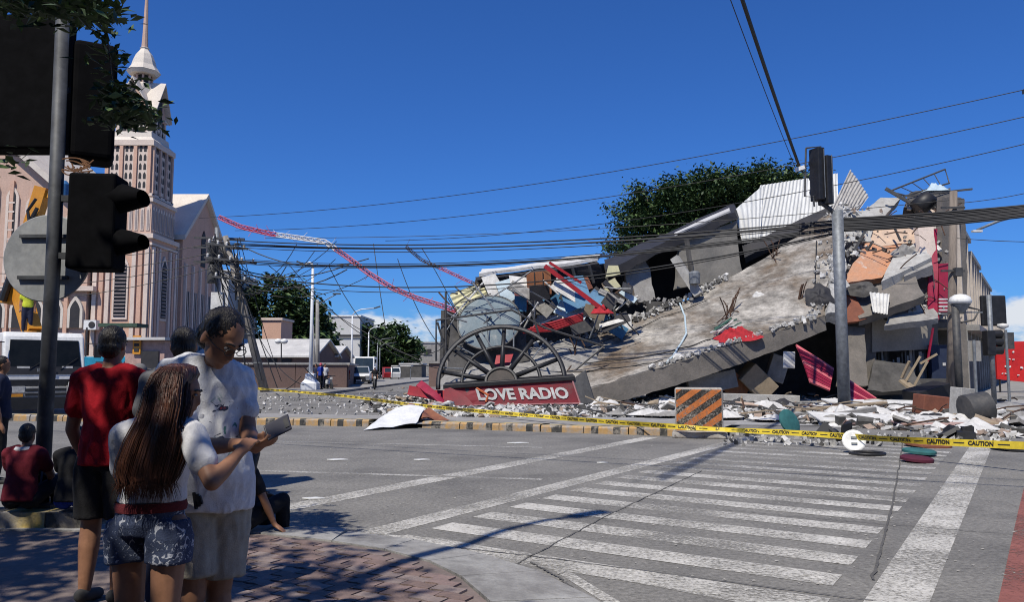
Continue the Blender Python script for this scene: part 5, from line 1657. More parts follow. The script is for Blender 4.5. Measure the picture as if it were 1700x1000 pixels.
# collapsed low mass filling the ground behind sign and wheel
mb = plate(at(730, 655, 33.5), at(985, 648, 34), at(1000, 555, 39), at(745, 585, 38.5), .6, 20, 12, .3, .5, None, 4)
mb2 = plate(at(742, 622, 36.2), at(880, 600, 36.8), at(872, 545, 37.6), at(748, 535, 37.2), .5, 8, 5, .15, .15, None, 14); tag(mb2.build('shade_toned_block', m_conc_dk), 'broken wall block behind the wheel, coloured dark for the shade there', 'wall')  # dark colour of the block imitates shade behind the wheel
tag(mb.build('crushed_floor', m_dirt), 'crushed dusty floor slab behind the black wheel', 'concrete slab')
panel('red_board', 'small red board seen through the wheel spokes', 'board', [(820, 610, 34), (846, 606, 34), (852, 588, 34.4), (824, 590, 34.4)], m_red, seed=9)

# ------------------------------------------------------------------ middle rooms under the dark roof
mr = thing('crushed_room', 'crushed grey room under a dark tilted roof left of the white sheet', 'ruined room', (at(1120, 480, 42).x, 43, 0))
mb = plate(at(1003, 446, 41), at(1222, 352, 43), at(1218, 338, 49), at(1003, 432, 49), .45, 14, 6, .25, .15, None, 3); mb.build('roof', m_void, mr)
mb = plate(at(1120, 390, 43.4), at(1212, 350, 43.8), at(1210, 345, 44.6), at(1120, 386, 44.4), .1, 8, 3, .1, .05, None, 8); mb.build('roof_sheet', m_roofm, mr)
mb = plate(at(1122, 480, 42), at(1232, 462, 43), at(1222, 366, 43.2), at(1128, 402, 42.4), .3, 8, 8, .1, .06, None, 2); mb.build('wall', mat('stained_room_wall', (.22, .205, .18), (.13, .125, .115), scale=.9, rough=.95, bump=.3), mr)
mb = plate(at(1046, 505, 41.5), at(1090, 495, 41.8), at(1072, 425, 42.6), at(1036, 440, 42.2), .3, 5, 6, .15, .05, None, 5); mb.build('wall', m_conc, mr)
mb = plate(at(1040, 520, 46), at(1240, 470, 46), at(1240, 360, 46), at(1040, 440, 46), .3, 4, 4); mb.build('back_wall', m_void, mr)  # near-black plane stands in for the unlit room interior
mb = MB(); mb.bar(at(1120, 428, 41), at(1160, 490, 40.4), .42, .42); mb.build('broken_column', m_conc_lt, mr)
mb = MB(); mb.bar(at(1140, 398, 41.8), at(1150, 470, 41.4), .18, .2); mb.build('pier', m_conc_dk, mr)
mb = MB(); mb.lathe([(.28, -.3), (.3, .25), (.2, .35)], 12, at(1153, 462, 40.2)); mb.build('drum', m_steel, mr)
cr2 = MB(); rr = random.Random(5)
for k in range(160):
    cr2.cur = rr.choice((0, 1, 2, 3)); chunk(cr2, at(rr.uniform(1035, 1240), 505 - (0) + rr.uniform(-10, 6), 40.5) if k < 40 else slab_pt(rr.uniform(.3, .62), rr.uniform(.96, 1.04), .15), rr.uniform(.1, .4), rr)
o = cr2.build('rubble', m_rub, mr); o['kind'] = 'stuff'

panel('white_corrugated_sheet', 'large white corrugated wall sheet standing on the upper ruin', 'corrugated sheet', [(1238, 415, 45), (1392, 345, 46), (1390, 288, 47), (1262, 308, 46)], m_cor, 22, th=.05, amp=.08)
panel('white_corrugated_sheet', 'stained white corrugated offcut at the left end of the large sheet', 'corrugated sheet', [(1232, 405, 44.8), (1262, 400, 44.9), (1268, 306, 45.9), (1218, 350, 45.3)], m_cor, 6, amp=.15, seed=3)
mb = plate(at(1236, 428, 43.8), at(1392, 352, 44), at(1390, 336, 45), at(1232, 408, 44.8), .4, 8, 2, .1, .1); mb2 = plate(at(1228, 478, 46.4), at(1400, 405, 47.4), at(1396, 335, 47.6), at(1226, 400, 46.6), .2, 6, 3, .1, .1); tag(mb2.build('dark_backing', m_void), 'added dark backing panel behind the slab under the corrugated sheet', 'wall'); tag(mb.build('roof_truss', m_void), 'roof beam below the white corrugated sheet, coloured black for its shade', 'beam')  # beam's shade is put into near-black colour; dark panel added behind it
panel('planked_panel', 'grey ribbed panel with torn edge right of the signal heads', 'panel', [(1380, 348, 44), (1425, 350, 44.4), (1443, 326, 45), (1412, 281, 45.4)], mat('grey_ribbed_panel', (.42, .40, .375), (.26, .245, .23), scale=1.5, rough=.8, stretch=(3, 3, .5)), 9, amp=.1)

# ------------------------------------------------------------------ right hand corner block
def SL(label, q, th, m_, rag=.12, amp=.06, seed=0, name='broken_floor_slab', n=(7, 7)):
    return slab_thing(name, label, 'concrete slab', q, th, m_, rag, amp, n, None, seed)
SL('pale roof slab with thick grey edge at the top of the corner block', [(1421, 362, 41), (1466, 362, 41.3), (1496, 328, 43.5), (1462, 328, 43.2)], .55, m_conc_lt, .05, .02, 1)
SL('peach plastered wall piece under the pale roof slab', [(1440, 412, 40.5), (1530, 402, 40.8), (1520, 352, 42.4), (1448, 366, 42.2)], .3, m_peach, .2, .08, 2)
SL('sloping orange painted floor in the middle of the corner block', [(1398, 470, 38.2), (1466, 462, 38.6), (1506, 396, 41.2), (1440, 398, 41.0)], .35, m_orfl, .2, .08, 3)
SL('lower orange floor tongue beside the steel signal post', [(1394, 482, 38.3), (1432, 476, 38.4), (1444, 448, 39.4), (1398, 458, 39.2)], .3, m_orfl, .15, .05, 4)
SL('dusty white slab with dark edge tilted over the lower floor', [(1462, 468, 37.6), (1545, 428, 38.2), (1530, 396, 40.2), (1482, 428, 39.6)], .6, m_conc_lt, .1, .08, 5)
SL('box shaped grey beam end below the dusty white slab', [(1500, 460, 37.8), (1548, 440, 38), (1546, 428, 38.6), (1505, 448, 38.4)], .5, m_conc, .04, .02, 6)
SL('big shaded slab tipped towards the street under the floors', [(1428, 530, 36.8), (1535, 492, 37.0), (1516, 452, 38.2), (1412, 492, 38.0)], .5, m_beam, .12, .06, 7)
SL('dark rust coloured panel hanging beside the signal post', [(1398, 540, 36.8), (1440, 528, 36.9), (1418, 490, 37.6), (1392, 478, 37.6)], .2, m_brick, .08, .04, 8)
SL('white and peach wall strip standing right of the floors', [(1530, 436, 38.8), (1556, 434, 39.0), (1548, 358, 39.6), (1520, 360, 39.4)], .3, m_cream, .12, .05, 9)
SL('grey side wall standing behind the wooden pole', [(1560, 500, 40.4), (1606, 500, 41.2), (1602, 330, 41.2), (1566, 325, 40.4)], .35, m_beam, .2, .05, 10)
SL('small triangular pale slab leaning near the crimson strip', [(1508, 522, 37.6), (1535, 520, 37.6), (1525, 492, 38.2), (1514, 495, 38.2)], .12, m_conc_lt, .1, .02, 11)
SL('dark broken slab at the very top of the corner', [(1500, 345, 42), (1580, 335, 42), (1578, 312, 43.5), (1510, 320, 43.5)], .45, m_conc_dk, .2, .1, 12)
SL('beige wall slab leaning behind the orange floor', [(1500, 440, 40.6), (1560, 430, 41), (1552, 345, 42), (1500, 360, 41.8)], .3, m_cream, .15, .06, 21)
SL('dark grey slab slumped inside the gutted shop', [(1440, 648, 36.4), (1530, 650, 36.6), (1512, 602, 37.8), (1452, 600, 37.6)], .3, m_conc_dk, .15, .25, 22)
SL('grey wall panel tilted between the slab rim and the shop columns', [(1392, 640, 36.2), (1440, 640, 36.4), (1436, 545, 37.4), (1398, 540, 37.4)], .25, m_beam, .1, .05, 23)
SL('pale floor plate hanging over the lintel', [(1470, 540, 36.6), (1560, 528, 37), (1548, 508, 38), (1478, 520, 37.8)], .3, m_conc, .12, .05, 24)
SL('grey cracked wall panel behind the hanging strip', [(1500, 530, 38.6), (1562, 526, 38.8), (1560, 440, 39.6), (1502, 452, 39.4)], .25, m_beam, .1, .05, 25)
SL('cream broken slab wedged left of the peach wall', [(1398, 400, 40.6), (1446, 402, 40.8), (1452, 350, 42.4), (1412, 352, 42.2)], .3, m_conc_lt, .2, .1, 26)
# hanging crimson strip and sign pieces
panel('crimson_strip', 'long crimson sign strip hanging down the corner', 'sign strip', [(1541, 526, 37.6), (1558, 524, 37.6), (1556, 380, 39.6), (1543, 382, 39.6)], m_magenta, amp=.25, seed=4, th=.12)
panel('crimson_box', 'crimson sign box with white marks right of the strip', 'sign', [(1560, 520, 38.4), (1588, 516, 38.4), (1586, 436, 39), (1558, 438, 39)], m_magenta, amp=.03, th=.25)
panel('crimson_ledge', 'low crimson sign ledge under the hanging strip', 'sign', [(1510, 536, 37.2), (1560, 530, 37.4), (1560, 520, 37.6), (1512, 526, 37.4)], m_magenta, amp=.05, th=.2)
for k in range(5):
    mb = MB(); mb.box(at(1566, 497 + k * 6, 37.5), (.42, .06, .07)); tag(mb.build('window_bar', m_whitep), 'short white window bar below the crimson sign box', 'bar', 'white window bars by the crimson sign')
# roof railing frame and tank
rl = thing('railing_frame', 'bent steel railing frame on top of the corner block', 'railing', at(1530, 320, 42.4))
P_ = [at(1476, 318, 42), at(1569, 281, 43), at(1576, 304, 42.6), at(1504, 325, 42)]
mb = MB(); mb.tube(P_ + [P_[0]], .05, 6); mb.build('frame', m_steel_dk, rl)
for t_ in (.2, .4, .6, .8):
    mb = MB(); mb.tube([P_[0].lerp(P_[1], t_), P_[3].lerp(P_[2], t_)], .025, 5); mb.build('bar', m_steel_dk, rl)
for (x0, y0, x1, y1, w_, lb) in ((1470, 313, 1536, 351, .2, 'dark steel beam sticking out left of the railing frame'), (1500, 326, 1614, 314, .12, 'thin steel bar poking out right above the wooden pole'), (1400, 450, 1438, 380, .16, 'dark bar leaning between slab rim and orange floor'), (1482, 372, 1495, 400, .1, 'short bent bar over the peach wall'), (1515, 470, 1548, 440, .2, 'dark duct over the grey beam end'), (1532, 500, 1542, 465, .14, 'dark pipe hanging by the crimson strip'), (1430, 430, 1450, 400, .12, 'rusty bar on the orange floor')):
    mb = MB(); mb.bar(at(x0, y0, 40.4 if y0 > 360 else 42), at(x1, y1, 40 if y0 > 360 else 41.4), w_, w_ * .8); tag(mb.build('steel_bar', m_steel_dk), lb, 'beam')
mb = MB(); mb.lathe([(.3, -.55), (.48, -.5), (.5, .35), (.35, .5), (.1, .55)], 16, at(1534, 337, 41.4), Matrix.Rotation(.9, 3, 'Y')); tag(mb.build('water_tank', m_black, smooth=True), 'black water tank tipped on the corner roof', 'tank')
cloth_heap('blue_cloth', 'pale blue cloth heap under the railing frame', at(1556, 318, 42), .8, .5, .5, m_ltblue, 14)
panel('hanging_cloth', 'dirty white cloth hanging from the lower slab', 'cloth', [(1450, 518, 36.5), (1474, 522, 36.5), (1477, 488, 36.9), (1443, 486, 36.9)], m_whitep, 5, amp=.12)
cloth_heap('hanging_cloth', 'dark grey cloth draped left of the white hanging cloth', at(1430, 480, 37.4), .8, .5, .3, m_conc_dk, 16, nrm=V(-.2, -.8, .6).normalized())
cloth_heap('hanging_cloth', 'grey rag heap on the dusty white slab', at(1505, 420, 39.5), .8, .5, .5, m_dirt, 17, nrm=V(-.1, -.6, .8).normalized())
rr = random.Random(77)
mb = MB()
for k in range(300):
    px = rr.choice((rr.uniform(1392, 1440), rr.uniform(1500, 1575), rr.uniform(1392, 1575))); py = rr.uniform(340, 535)
    mb.cur = rr.choice((0, 1, 1, 2, 3, 4)); chunk(mb, at(px, py, 42 - (py - 340) / 42), rr.uniform(.08, .4), rr, .5)
tag(mb.build('loose_rubble', m_rub), 'loose broken bits lodged between the collapsed floors of the corner block', 'rubble', kind='stuff')
for k in range(26):
    a = at(rr.uniform(1400, 1560), rr.uniform(345, 520), rr.uniform(37.5, 40)); mb = MB()
    d = V(rr.uniform(-1, 1), -.2, rr.uniform(-1, .6)).normalized() * rr.uniform(.5, 1.6)
    mb.tube([a, a + d * .5 + V(0, 0, .08), a + d], rr.uniform(.015, .035), 5)
    tag(mb.build('bent_rebar', rr.choice([m_rust, m_steel_dk])), 'bent reinforcing bar sticking out of the corner block', 'rebar', 'bent bars of the corner block')

# backing masses of the ground floor; the rear wall is added to block light
gb_ = thing('gutted_storey', 'gutted ground floor of the corner building with dark shop interior', 'ruined storey', (at(1500, 650, 40).x, 40, 0))
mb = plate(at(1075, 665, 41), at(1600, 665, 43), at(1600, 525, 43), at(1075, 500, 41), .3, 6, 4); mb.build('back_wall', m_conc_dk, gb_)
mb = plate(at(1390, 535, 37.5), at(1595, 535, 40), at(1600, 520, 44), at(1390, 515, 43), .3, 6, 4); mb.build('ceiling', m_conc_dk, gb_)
mb = plate(at(1448, 585, 38), at(1548, 580, 39), at(1548, 533, 39), at(1448, 530, 38), .25, 6, 3, .0, .02); mb.build('lintel', mat('shaded_tan_lintel', (.30, .275, .235), (.22, .2, .175), scale=1, rough=.9), gb_)
for px, w_ in ((1444, .5), (1404, .4), (1550, .4), (1596, .5)):
    mb = MB(); p = at(px, 640, 37.8 + (px - 1400) * .012); mb.box((p.x, p.y, 1.9), (w_, .5, 3.8)); mb.build('column', m_beam, gb_)
for k in range(16):
    p = at(1456 + k * 6, 600, 38.8); hh = rr.uniform(1.6, 2.4)
    mb = MB(); mb.box((p.x, p.y + rr.uniform(0, .3), hh / 2 + .2), (rr.uniform(.06, .16), .08, hh)); mb.build('shutter_slat', rr.choice([m_conc, m_conc_dk, m_steel_dk, m_steel]), gb_)
mb = MB(); p = at(1560, 620, 38.6); mb.box((p.x, p.y, 1.35), (.9, .3, 2.6)); dr = mb.build('door', mat('navy_door', (.012, .02, .05), (.02, .03, .06)), gb_)
mb = MB(); mb.box((p.x + .15, p.y - .17, 1.7), (.14, .03, .14)); mb.build('notice', m_whitep, dr)
for px in (1398, 1412):
    p = at(px, 590, 38)
    mb = MB(); mb.box((p.x, p.y, 1.9), (.06, .06, 2.2)); mb.build('window_bar', m_steel, gb_)
for zz_ in (1.5, 2.4):
    p = at(1405, 590, 38)
    mb = MB(); mb.box((p.x, p.y, zz_), (.9, .06, .06)); mb.build('window_bar', m_steel, gb_)
mb = MB(); mb.box((at(1510, 640, 38).x, 38.4, .5), (4.6, .6, 1.0)); mb.build('counter', m_conc_dk, gb_)

# fallen red roller shutter in two pieces
def shutter(label, q, n):
    A, B, C, D = [at(*p) for p in q]
    root = thing('red_roller_shutter', label, 'shutter', V(A.x, A.y, max(0, A.z)))
    for k in range(n):
        v0, v1 = k / n, (k + .86) / n
        mb = plate(bil(A, B, C, D, 0, v0), bil(A, B, C, D, 1, v0), bil(A, B, C, D, 1, v1), bil(A, B, C, D, 0, v1), .08, 5, 1, 0, .06, None, 1)
        mb.build('shutter_slat', m_magenta if k % 4 else mat('pink_slat', (.55, .12, .14)), root)
shutter('upper half of the fallen red shutter in shade under the slab', [(1345, 634, 31.6), (1378, 648, 31.4), (1384, 612, 32.4), (1322, 570, 33)], 9)
shutter('sunlit lower half of the fallen red shutter right of the post', [(1398, 655, 30.4), (1442, 673, 30), (1456, 660, 30.4), (1402, 624, 31.4)], 9)

# boxes and boards crushed below the slab
for k, (px, py, Y, sx, sy, sz, rx, ry, rz, m_, lb) in enumerate(((1255, 634, 35.2, 1.5, .9, 1.0, .2, .75, .2, m_tan, 'tan box tipped on its corner under the slab'), (1222, 642, 35.0, 1.2, .1, 1.0, .1, .6, .3, m_wood, 'brown board leaning on the tan box'), (1182, 636, 34.6, 2.2, .3, .8, 0, -.2, .1, m_conc, 'grey concrete wedge under the middle of the slab'), (1290, 612, 35.6, .8, .4, 1.2, .1, .3, 0, m_conc, 'grey block standing behind the tan box'), (1310, 598, 33, .5, .1, .7, 0, .05, .1, m_whitep, 'pale notice board left of the red shutter'))):
    mb = MB(); mb.box(at(px, py, Y), (sx, sy, sz), Euler((rx, ry, rz)).to_matrix()); tag(bevel(mb.build('crushed_box', m_), .02, 1), lb, 'debris')
# ------------------------------------------------------------------ radio sign and wheel
BL, BR, TR, TL = at(742, 679, 31.4), at(963, 670, 31.0), at(950, 631, 31.2), at(738, 646, 31.6)
for p in (BL, BR): p.z = max(p.z, .02)
sg = thing('radio_sign', 'fallen red sign board reading LOVE RADIO at the foot of the ruin', 'sign', ((BL.x + BR.x) / 2, BL.y, 0))
back = V(.15, .85, .05)
mb = MB()
N_ = 12
def face(u, v):
    p = bil(BL, BR, TR, TL, u, v)
    if u < .3: p += V(0, .25 * noise.noise(p * 1.5), .18 * noise.noise(p * 1.3 + V(4, 0, 0))) * (1 - u / .3)
    return p
mb.grid(N_, 4, face); mb.build('panel', mat('sign_red', (.19, .006, .015), (.12, .006, .012), scale=1.2, rough=.6, stain=(.10, .05, .045), sscale=1.5, slo=.55, shi=.7), sg)
mb = MB(); e = .06
mb.hexa([BL + V(.0, .04, 0), BR + V(.0, .04, 0), BR + back, BL + back, TL + V(0, .04, 0), TR + V(0, .04, 0), TR + back, TL + back]); mb.build('case', m_steel_dk, sg)
mb = MB(); mb.hexa([BR + V(.02, -.02, 0), BR + V(.62, .4, 0), BR + V(.7, .8, 0), BR + back, TR + V(.02, -.02, .03), TR + V(.55, .4, .35), TR + V(.6, .8, .4), TR + back]); mb.build('case_end', mat('case_grey', (.10, .098, .095)), sg)
ft = TR - TL
mb = MB(); mb.hexa([TL + V(-.05, -.1, -.02), TR + V(.1, -.1, -.02), TR + V(.1, .9, .1), TL + V(-.05, .9, .1), TL + V(-.05, -.1, .17), TR + V(.1, -.1, .17), TR + V(.1, .9, .24), TL + V(-.05, .9, .24)]); bevel(mb.build('top_beam', m_black, sg), .03, 2)
mb = MB(); xd = (BR - BL).normalized(); zu = (TR - BR).normalized()
cen = bil(BL, BR, TR, TL, .59, .47)
nn = xd.cross(zu)
put_text(mb, 'LOVE RADIO', .63, cen + nn * .035, xd, zu, .012, 1.0, .024); mb.build('lettering', worn_paint('worn_silver_letters', (.50, .50, .48), .40), sg)
for e0, e1 in ((BL, BR), (TL, TR), (BR, TR)):
    mb = MB(); mb.bar(e0 + nn * .03, e1 + nn * .03, .03, .05); mb.build('border', mat('border_pink', (.45, .2, .2)), sg)
mb = MB(); mb.tube([bil(BL, BR, TR, TL, .25, .9) + nn * .04, bil(BL, BR, TR, TL, .33, .5) + nn * .04, bil(BL, BR, TR, TL, .3, .15) + nn * .04], .05, 6); mb.build('swirl', mat('orange_swirl', (.5, .12, .04)), sg)
# left crumpled wing of the sign
for q, (a, b_, c_, d_, m_) in enumerate((((676, 655, 32.5), (745, 668, 31.8), (742, 650, 32), (680, 640, 32.6), m_red), ((690, 640, 32.6), (738, 675, 31.4), (744, 668, 31.3), (700, 632, 32.8), m_magenta), ((735, 678, 31.2), (790, 676, 31.0), (770, 655, 31.3), (738, 640, 31.6), MATS['sign_red']))):
    mb = plate(at(*a), at(*b_), at(*c_), at(*d_), .1, 8, 4, .05, .18, None, q + 2)
    tag(mb.build('crumpled_sign_piece', m_), ['flat crimson sign piece lying left of the wheel', 'bent crimson strip poking out at the far left of the sign', 'crumpled red skin at the left end of the sign'][q], 'sign')
# wheel
wh = thing('iron_wheel', 'large black half wheel with spokes standing on the radio sign', 'wheel', (at(830, 630, 31.8).x, 31.8, 0))
hc = at(832, 634, 31.9)
wx = V(1, -.06, .06).normalized(); wz = V(-.07, .52, 1).normalized()
def arc(R, a0, a1, n=40, kx=1.0): return [hc + wx * R * kx * math.cos(lerp(a0, a1, k / n)) + wz * R * math.sin(lerp(a0, a1, k / n)) for k in range(n + 1)]
R1, R2 = 2.58, 1.6
for R, r_, nm in ((R1, .10, 'outer_rim'), (R2, .075, 'inner_rim')):
    mb = MB(); mb.tube(arc(R, -.02, math.pi + .06), r_, 8); mb.build(nm, m_black, wh, smooth=True)
mb = MB(); mb.tube([p + V(0, -.3, 0) for p in arc(R1 * .985, -.02, math.pi + .06)], .05, 6); mb.build('front_rim', m_steel_dk, wh, smooth=True)
for a in (20, 52, 84, 112, 140, 166):
    a = math.radians(a)
    p0, p1 = hc + wx * .45 * math.cos(a) + wz * .45 * math.sin(a), hc + wx * R1 * math.cos(a) + wz * R1 * math.sin(a)
    mb = MB(); mb.tube([p0, p1], [.11, .085], 7); mb.build('spoke', m_black, wh, smooth=True)
for a in (35, 68, 100, 128, 155):
    a = math.radians(a)
    mb = MB(); mb.tube([hc + wx * R2 * math.cos(a) + wz * R2 * math.sin(a), hc + wx * R1 * math.cos(a + .12) + wz * R1 * math.sin(a + .12)], .03, 5); mb.build('brace', m_steel, wh)
mb = MB(); mb.prism([p for p in arc(.62, 0, math.pi, 14)], V(0, -.35, 0)); mb.build('hub', mat('hub_brown', (.075, .06, .05), (.04, .035, .03), scale=3), wh)
mb = MB(); mb.tube([p + V(0, -.36, 0) for p in arc(.62, 0, math.pi, 14)], .07, 6); mb.build('hub_ring', m_black, wh)
# thin steel frame in front of the dish and left of the wheel
fm = thing('bent_scaffold', 'thin bent steel frame rising left of the wheel and over the dish', 'frame', (at(722, 600, 34).x, 34, 0))
for pts in ([(724, 600), (724, 532), (850, 515), (905, 545)], [(726, 535), (745, 600)], [(740, 590), (740, 485), (760, 488)], [(882, 515), (898, 568)], [(905, 545), (1003, 575)], [(1003, 575), (955, 615)]):
    mb = MB(); mb.tube([at(x, y, 34 + (x - 720) * .004) for x, y in pts], .05, 6); mb.build('bar', m_steel_dk, fm)
# ------------------------------------------------------------------ standing facade on the right, receding along the side street
fu, fn_ = V(.56, .83, 0).normalized(), V(.83, -.56, 0).normalized()
F0 = V(at(1603, 600, 40.5).x, 40.5, 0)
m_fac = mat('grey_cream_facade', (.60, .565, .51), (.48, .45, .41), scale=.8, rough=.9)
m_fac2 = mat('tan_facade', (.50, .44, .38), (.4, .35, .3), scale=.8, rough=.9)
def fbox(mb, t0, t1, n0, n1, z0, z1, cut=0):
    P = [F0 + fu * t + fn_ * n for t, n in ((t0, n0), (t1, n0), (t1, n1), (t0, n1))]
    mb.hexa([p + V(0, 0, z0) for p in P] + [P[0] + V(0, 0, z1), P[1] + V(0, 0, z1 - cut), P[2] + V(0, 0, z1 - cut), P[3] + V(0, 0, z1)])
def shophouse(label, t0, t1, z1, wall, bays, depth=9, dn=0.0, cut=0, name='shophouse'):
    r_ = thing(name, label, 'building', F0 + fu * (t0 + t1) / 2)
    mb = MB(); fbox(mb, t0, t1, -depth, -.25 + dn, 3.6, z1, cut); mb.build('upper_wall', wall, r_)
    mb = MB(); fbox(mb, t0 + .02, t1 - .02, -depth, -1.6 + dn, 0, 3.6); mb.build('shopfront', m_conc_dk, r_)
    mb = MB(); fbox(mb, t0, t1, -.3 + dn, .7 + dn, 3.45, 3.75); mb.build('canopy', m_conc, r_)
    mb = MB(); fbox(mb, t0, t1, -depth, .05 + dn, z1 - .02 - cut, z1 + .22 - cut); mb.build('cornice', m_conc_lt, r_)
    n = bays
    for k in range(n):
        a, b_ = lerp(t0, t1, (k + .12) / n), lerp(t0, t1, (k + .88) / n)
        mb = MB(); fbox(mb, a, b_, -.25 + dn, -.12 + dn, 4.0, 4.0 + (z1 - cut - 4.2) * .42); mb.build('panel', m_fac, r_)
        mb = MB(); fbox(mb, a, b_, -.25 + dn, -.2 + dn, 4.0 + (z1 - cut - 4.2) * .5, z1 - cut - .45); w_ = mb.build('window', m_glass, r_)
        for j in (.33, .66):
            mb = MB(); fbox(mb, lerp(a, b_, j) - .04, lerp(a, b_, j) + .04, -.21 + dn, -.14 + dn, 4.0 + (z1 - cut - 4.2) * .5, z1 - cut - .45); mb.build('mullion', m_conc_lt, w_)
        mb = MB(); fbox(mb, lerp(t0, t1, k / n), lerp(t0, t1, k / n) + .3, -.25 + dn, .02 + dn, 3.75, z1 - cut - .02); mb.build('pilaster', m_fac2, r_)
        mb = MB(); fbox(mb, lerp(t0, t1, k / n), lerp(t0, t1, k / n) + .35, -.2 + dn, .15 + dn, 0, 3.45); mb.build('column', m_conc, r_)
        mb = MB(); fbox(mb, a, b_, -1.6 + dn, -1.52 + dn, 0.1, 2.8); mb.build('shutter', m_steel_dk if k % 2 else m_conc, r_)
    return r_
shophouse('cracked grey corner shophouse standing right of the wooden pole', 0, 8, 9.1, m_fac, 3)
shophouse('tan shophouse next along with lower cornice', 8.1, 17, 8.4, m_fac2, 4, cut=0)
shophouse('dark sided shophouse further along with sloping top', 17.1, 31, 8.8, m_beam, 5, cut=.8)
shophouse('far pale shophouse at the right edge under the cloud', 33, 60, 7.2, m_farw, 7)
b = MB(); fbox(b, -2, 70, -2, 3.0, 0.0, 0.16); tag(b.build('side_pavement', m_conc), kind='structure')

# ------------------------------------------------------------------ poles and signals near the ruin
pg = gp(1388, 682)
sp = thing('signal_post', 'grey steel signal post with black traffic heads seen edge-on before the slab', 'traffic light', pg)
tp_ = at(1390, 350, pg.y); pg.x = tp_.x
b = MB(); b.tube([pg, V(tp_.x, pg.y, 3.5), V(tp_.x, pg.y, tp_.z)], [.22, .205, .2], 14); b.build('post', m_steel, sp, smooth=True)
b = MB(); b.lathe([(.3, 0), (.3, .05), (.2, .09)], 12, pg); b.build('base_plate', m_steel_dk, sp)
b = MB(); b.tube([V(tp_.x, pg.y, tp_.z - .2), at(1375, 345, pg.y), at(1360, 335, pg.y)], .08, 8); b.build('bracket', m_steel_dk, sp)
hd = [at(1357, 290, pg.y), at(1370, 300, pg.y)]
for k, c in enumerate(hd):
    R = Euler((0, 0, .35 + k * .1)).to_matrix()
    b = MB(); b.box(c, (.30, .5, 1.95 - k * .15), R); h_ = bevel(b.build('signal_head', m_black, sp), .03, 2)
    for q in (-1, 0, 1):
        b = MB(); b.lathe([(.16, 0), (.17, .28), (.15, .28)], 12, c + V(.05, .25, q * .55), Matrix.Rotation(-math.pi / 2, 3, 'X')); b.build('visor', m_black, h_)
    b = MB(); b.bar(c + V(.16, -.26, -.9), c + V(.16, -.26, .9), .02); b.build('edge_trim', m_steel, h_)
b = MB(); q = [at(1338, 246, pg.y), at(1362, 243, pg.y), at(1362, 328, pg.y), at(1336, 326, pg.y)]; b.tube(q + [q[0]], .035, 6); b.build('bracket_frame', m_steel_dk, sp)
b = MB(); b.bar(at(1350, 325, pg.y), at(1352, 343, pg.y), .05); b.build('strut', m_steel_dk, sp)
b = MB(); b.box(at(1328, 280, pg.y), (.3, .2, .14), Euler((0, -.3, 0)).to_matrix()); b.build('camera', m_white, sp)
b = MB(); b.bar(at(1328, 282, pg.y), at(1340, 292, pg.y), .05); b.build('camera_arm', m_steel_dk, sp)

m_woodp = mat('grey_wood_pole', (.24, .20, .165), (.14, .115, .095), scale=2.5, rough=.95, bump=.5, bscale=14, stretch=(4, 4, .5))
pw_ = gp(1579, 672)
wp_ = concrete_pole('weathered wooden utility pole at the ruin corner', pw_, at(1583, 318, pw_.y), .2, .15, m_=m_woodp)
for py in (345, 450, 520):
    c = at(1582, py, pw_.y - .2); b = MB(); b.bar(c + V(-.5, 0, 0), c + V(.5, 0, 0), .08); b.build('crossarm', m_steel_dk, wp_)
b = MB(); b.box(at(1590, 452, pw_.y - .25), (.3, .25, .35)); b.build('meter_box', m_steel_dk, wp_)
gl2 = thing('globe_street_lamp', 'dark post lamp with white dome beside the wooden pole', 'street lamp', gp(1594, 676))
p = gp(1594, 676)
b = MB(); b.tube([p, V(p.x, p.y, at(1594, 505, p.y).z)], .14, 10); b.build('post', m_steel_dk, gl2, smooth=True)
c = at(1594, 498, p.y); b = MB(); b.lathe([(.38, -.16), (.42, -.06), (.36, .1), (.2, .2), (.02, .23)], 16, c); b.build('dome', m_white, gl2, smooth=True)
b = MB(); b.lathe([(.15, -.5), (.36, -.18)], 12, c); b.build('lantern', m_steel, gl2)
b = MB(); b.tube([c + V(0, 0, -.9), c + V(.5, 0, -.8), c + V(.75, 0, -.4), c + V(.3, 0, -.3)], .04, 6); b.build('scroll', m_steel_dk, gl2)
b = MB(); b.bar(c + V(.1, 0, -.5), c + V(.85, 0, -.5), .05); b.build('arm', m_steel, gl2)

p = gp(1651, 672)
ts_ = thing('traffic_signal', 'grey signal pole with large black backboard and side-facing head at right', 'traffic light', p)
b = MB(); b.tube([p, V(p.x, p.y, at(1651, 490, p.y).z)], .10, 10); b.build('post', m_steel, ts_, smooth=True)
c = at(1651, 516, p.y + .2); b = MB(); b.box(c + V(0, .1, 0), (1.05, .18, 1.3)); bevel(b.build('backboard', m_black, ts_), .06, 3)
c = at(1642, 570, p.y); b = MB(); b.box(c, (.36, .4, 1.05)); h_ = bevel(b.build('signal_head', m_black, ts_), .04, 2)
for q in (-.3, .05, .38):
    b = MB(); b.lathe([(.17, 0), (.18, .34), (.15, .34)], 12, c + V(.18, 0, q), Matrix.Rotation(math.pi / 2, 3, 'Y')); b.build('visor', m_black, h_)
b = MB(); b.lathe([(.05, 0), (.22, .1), (.2, .22), (.02, .25)], 12, at(1665, 547, p.y)); b.build('lamp', m_whitep, ts_, smooth=True)
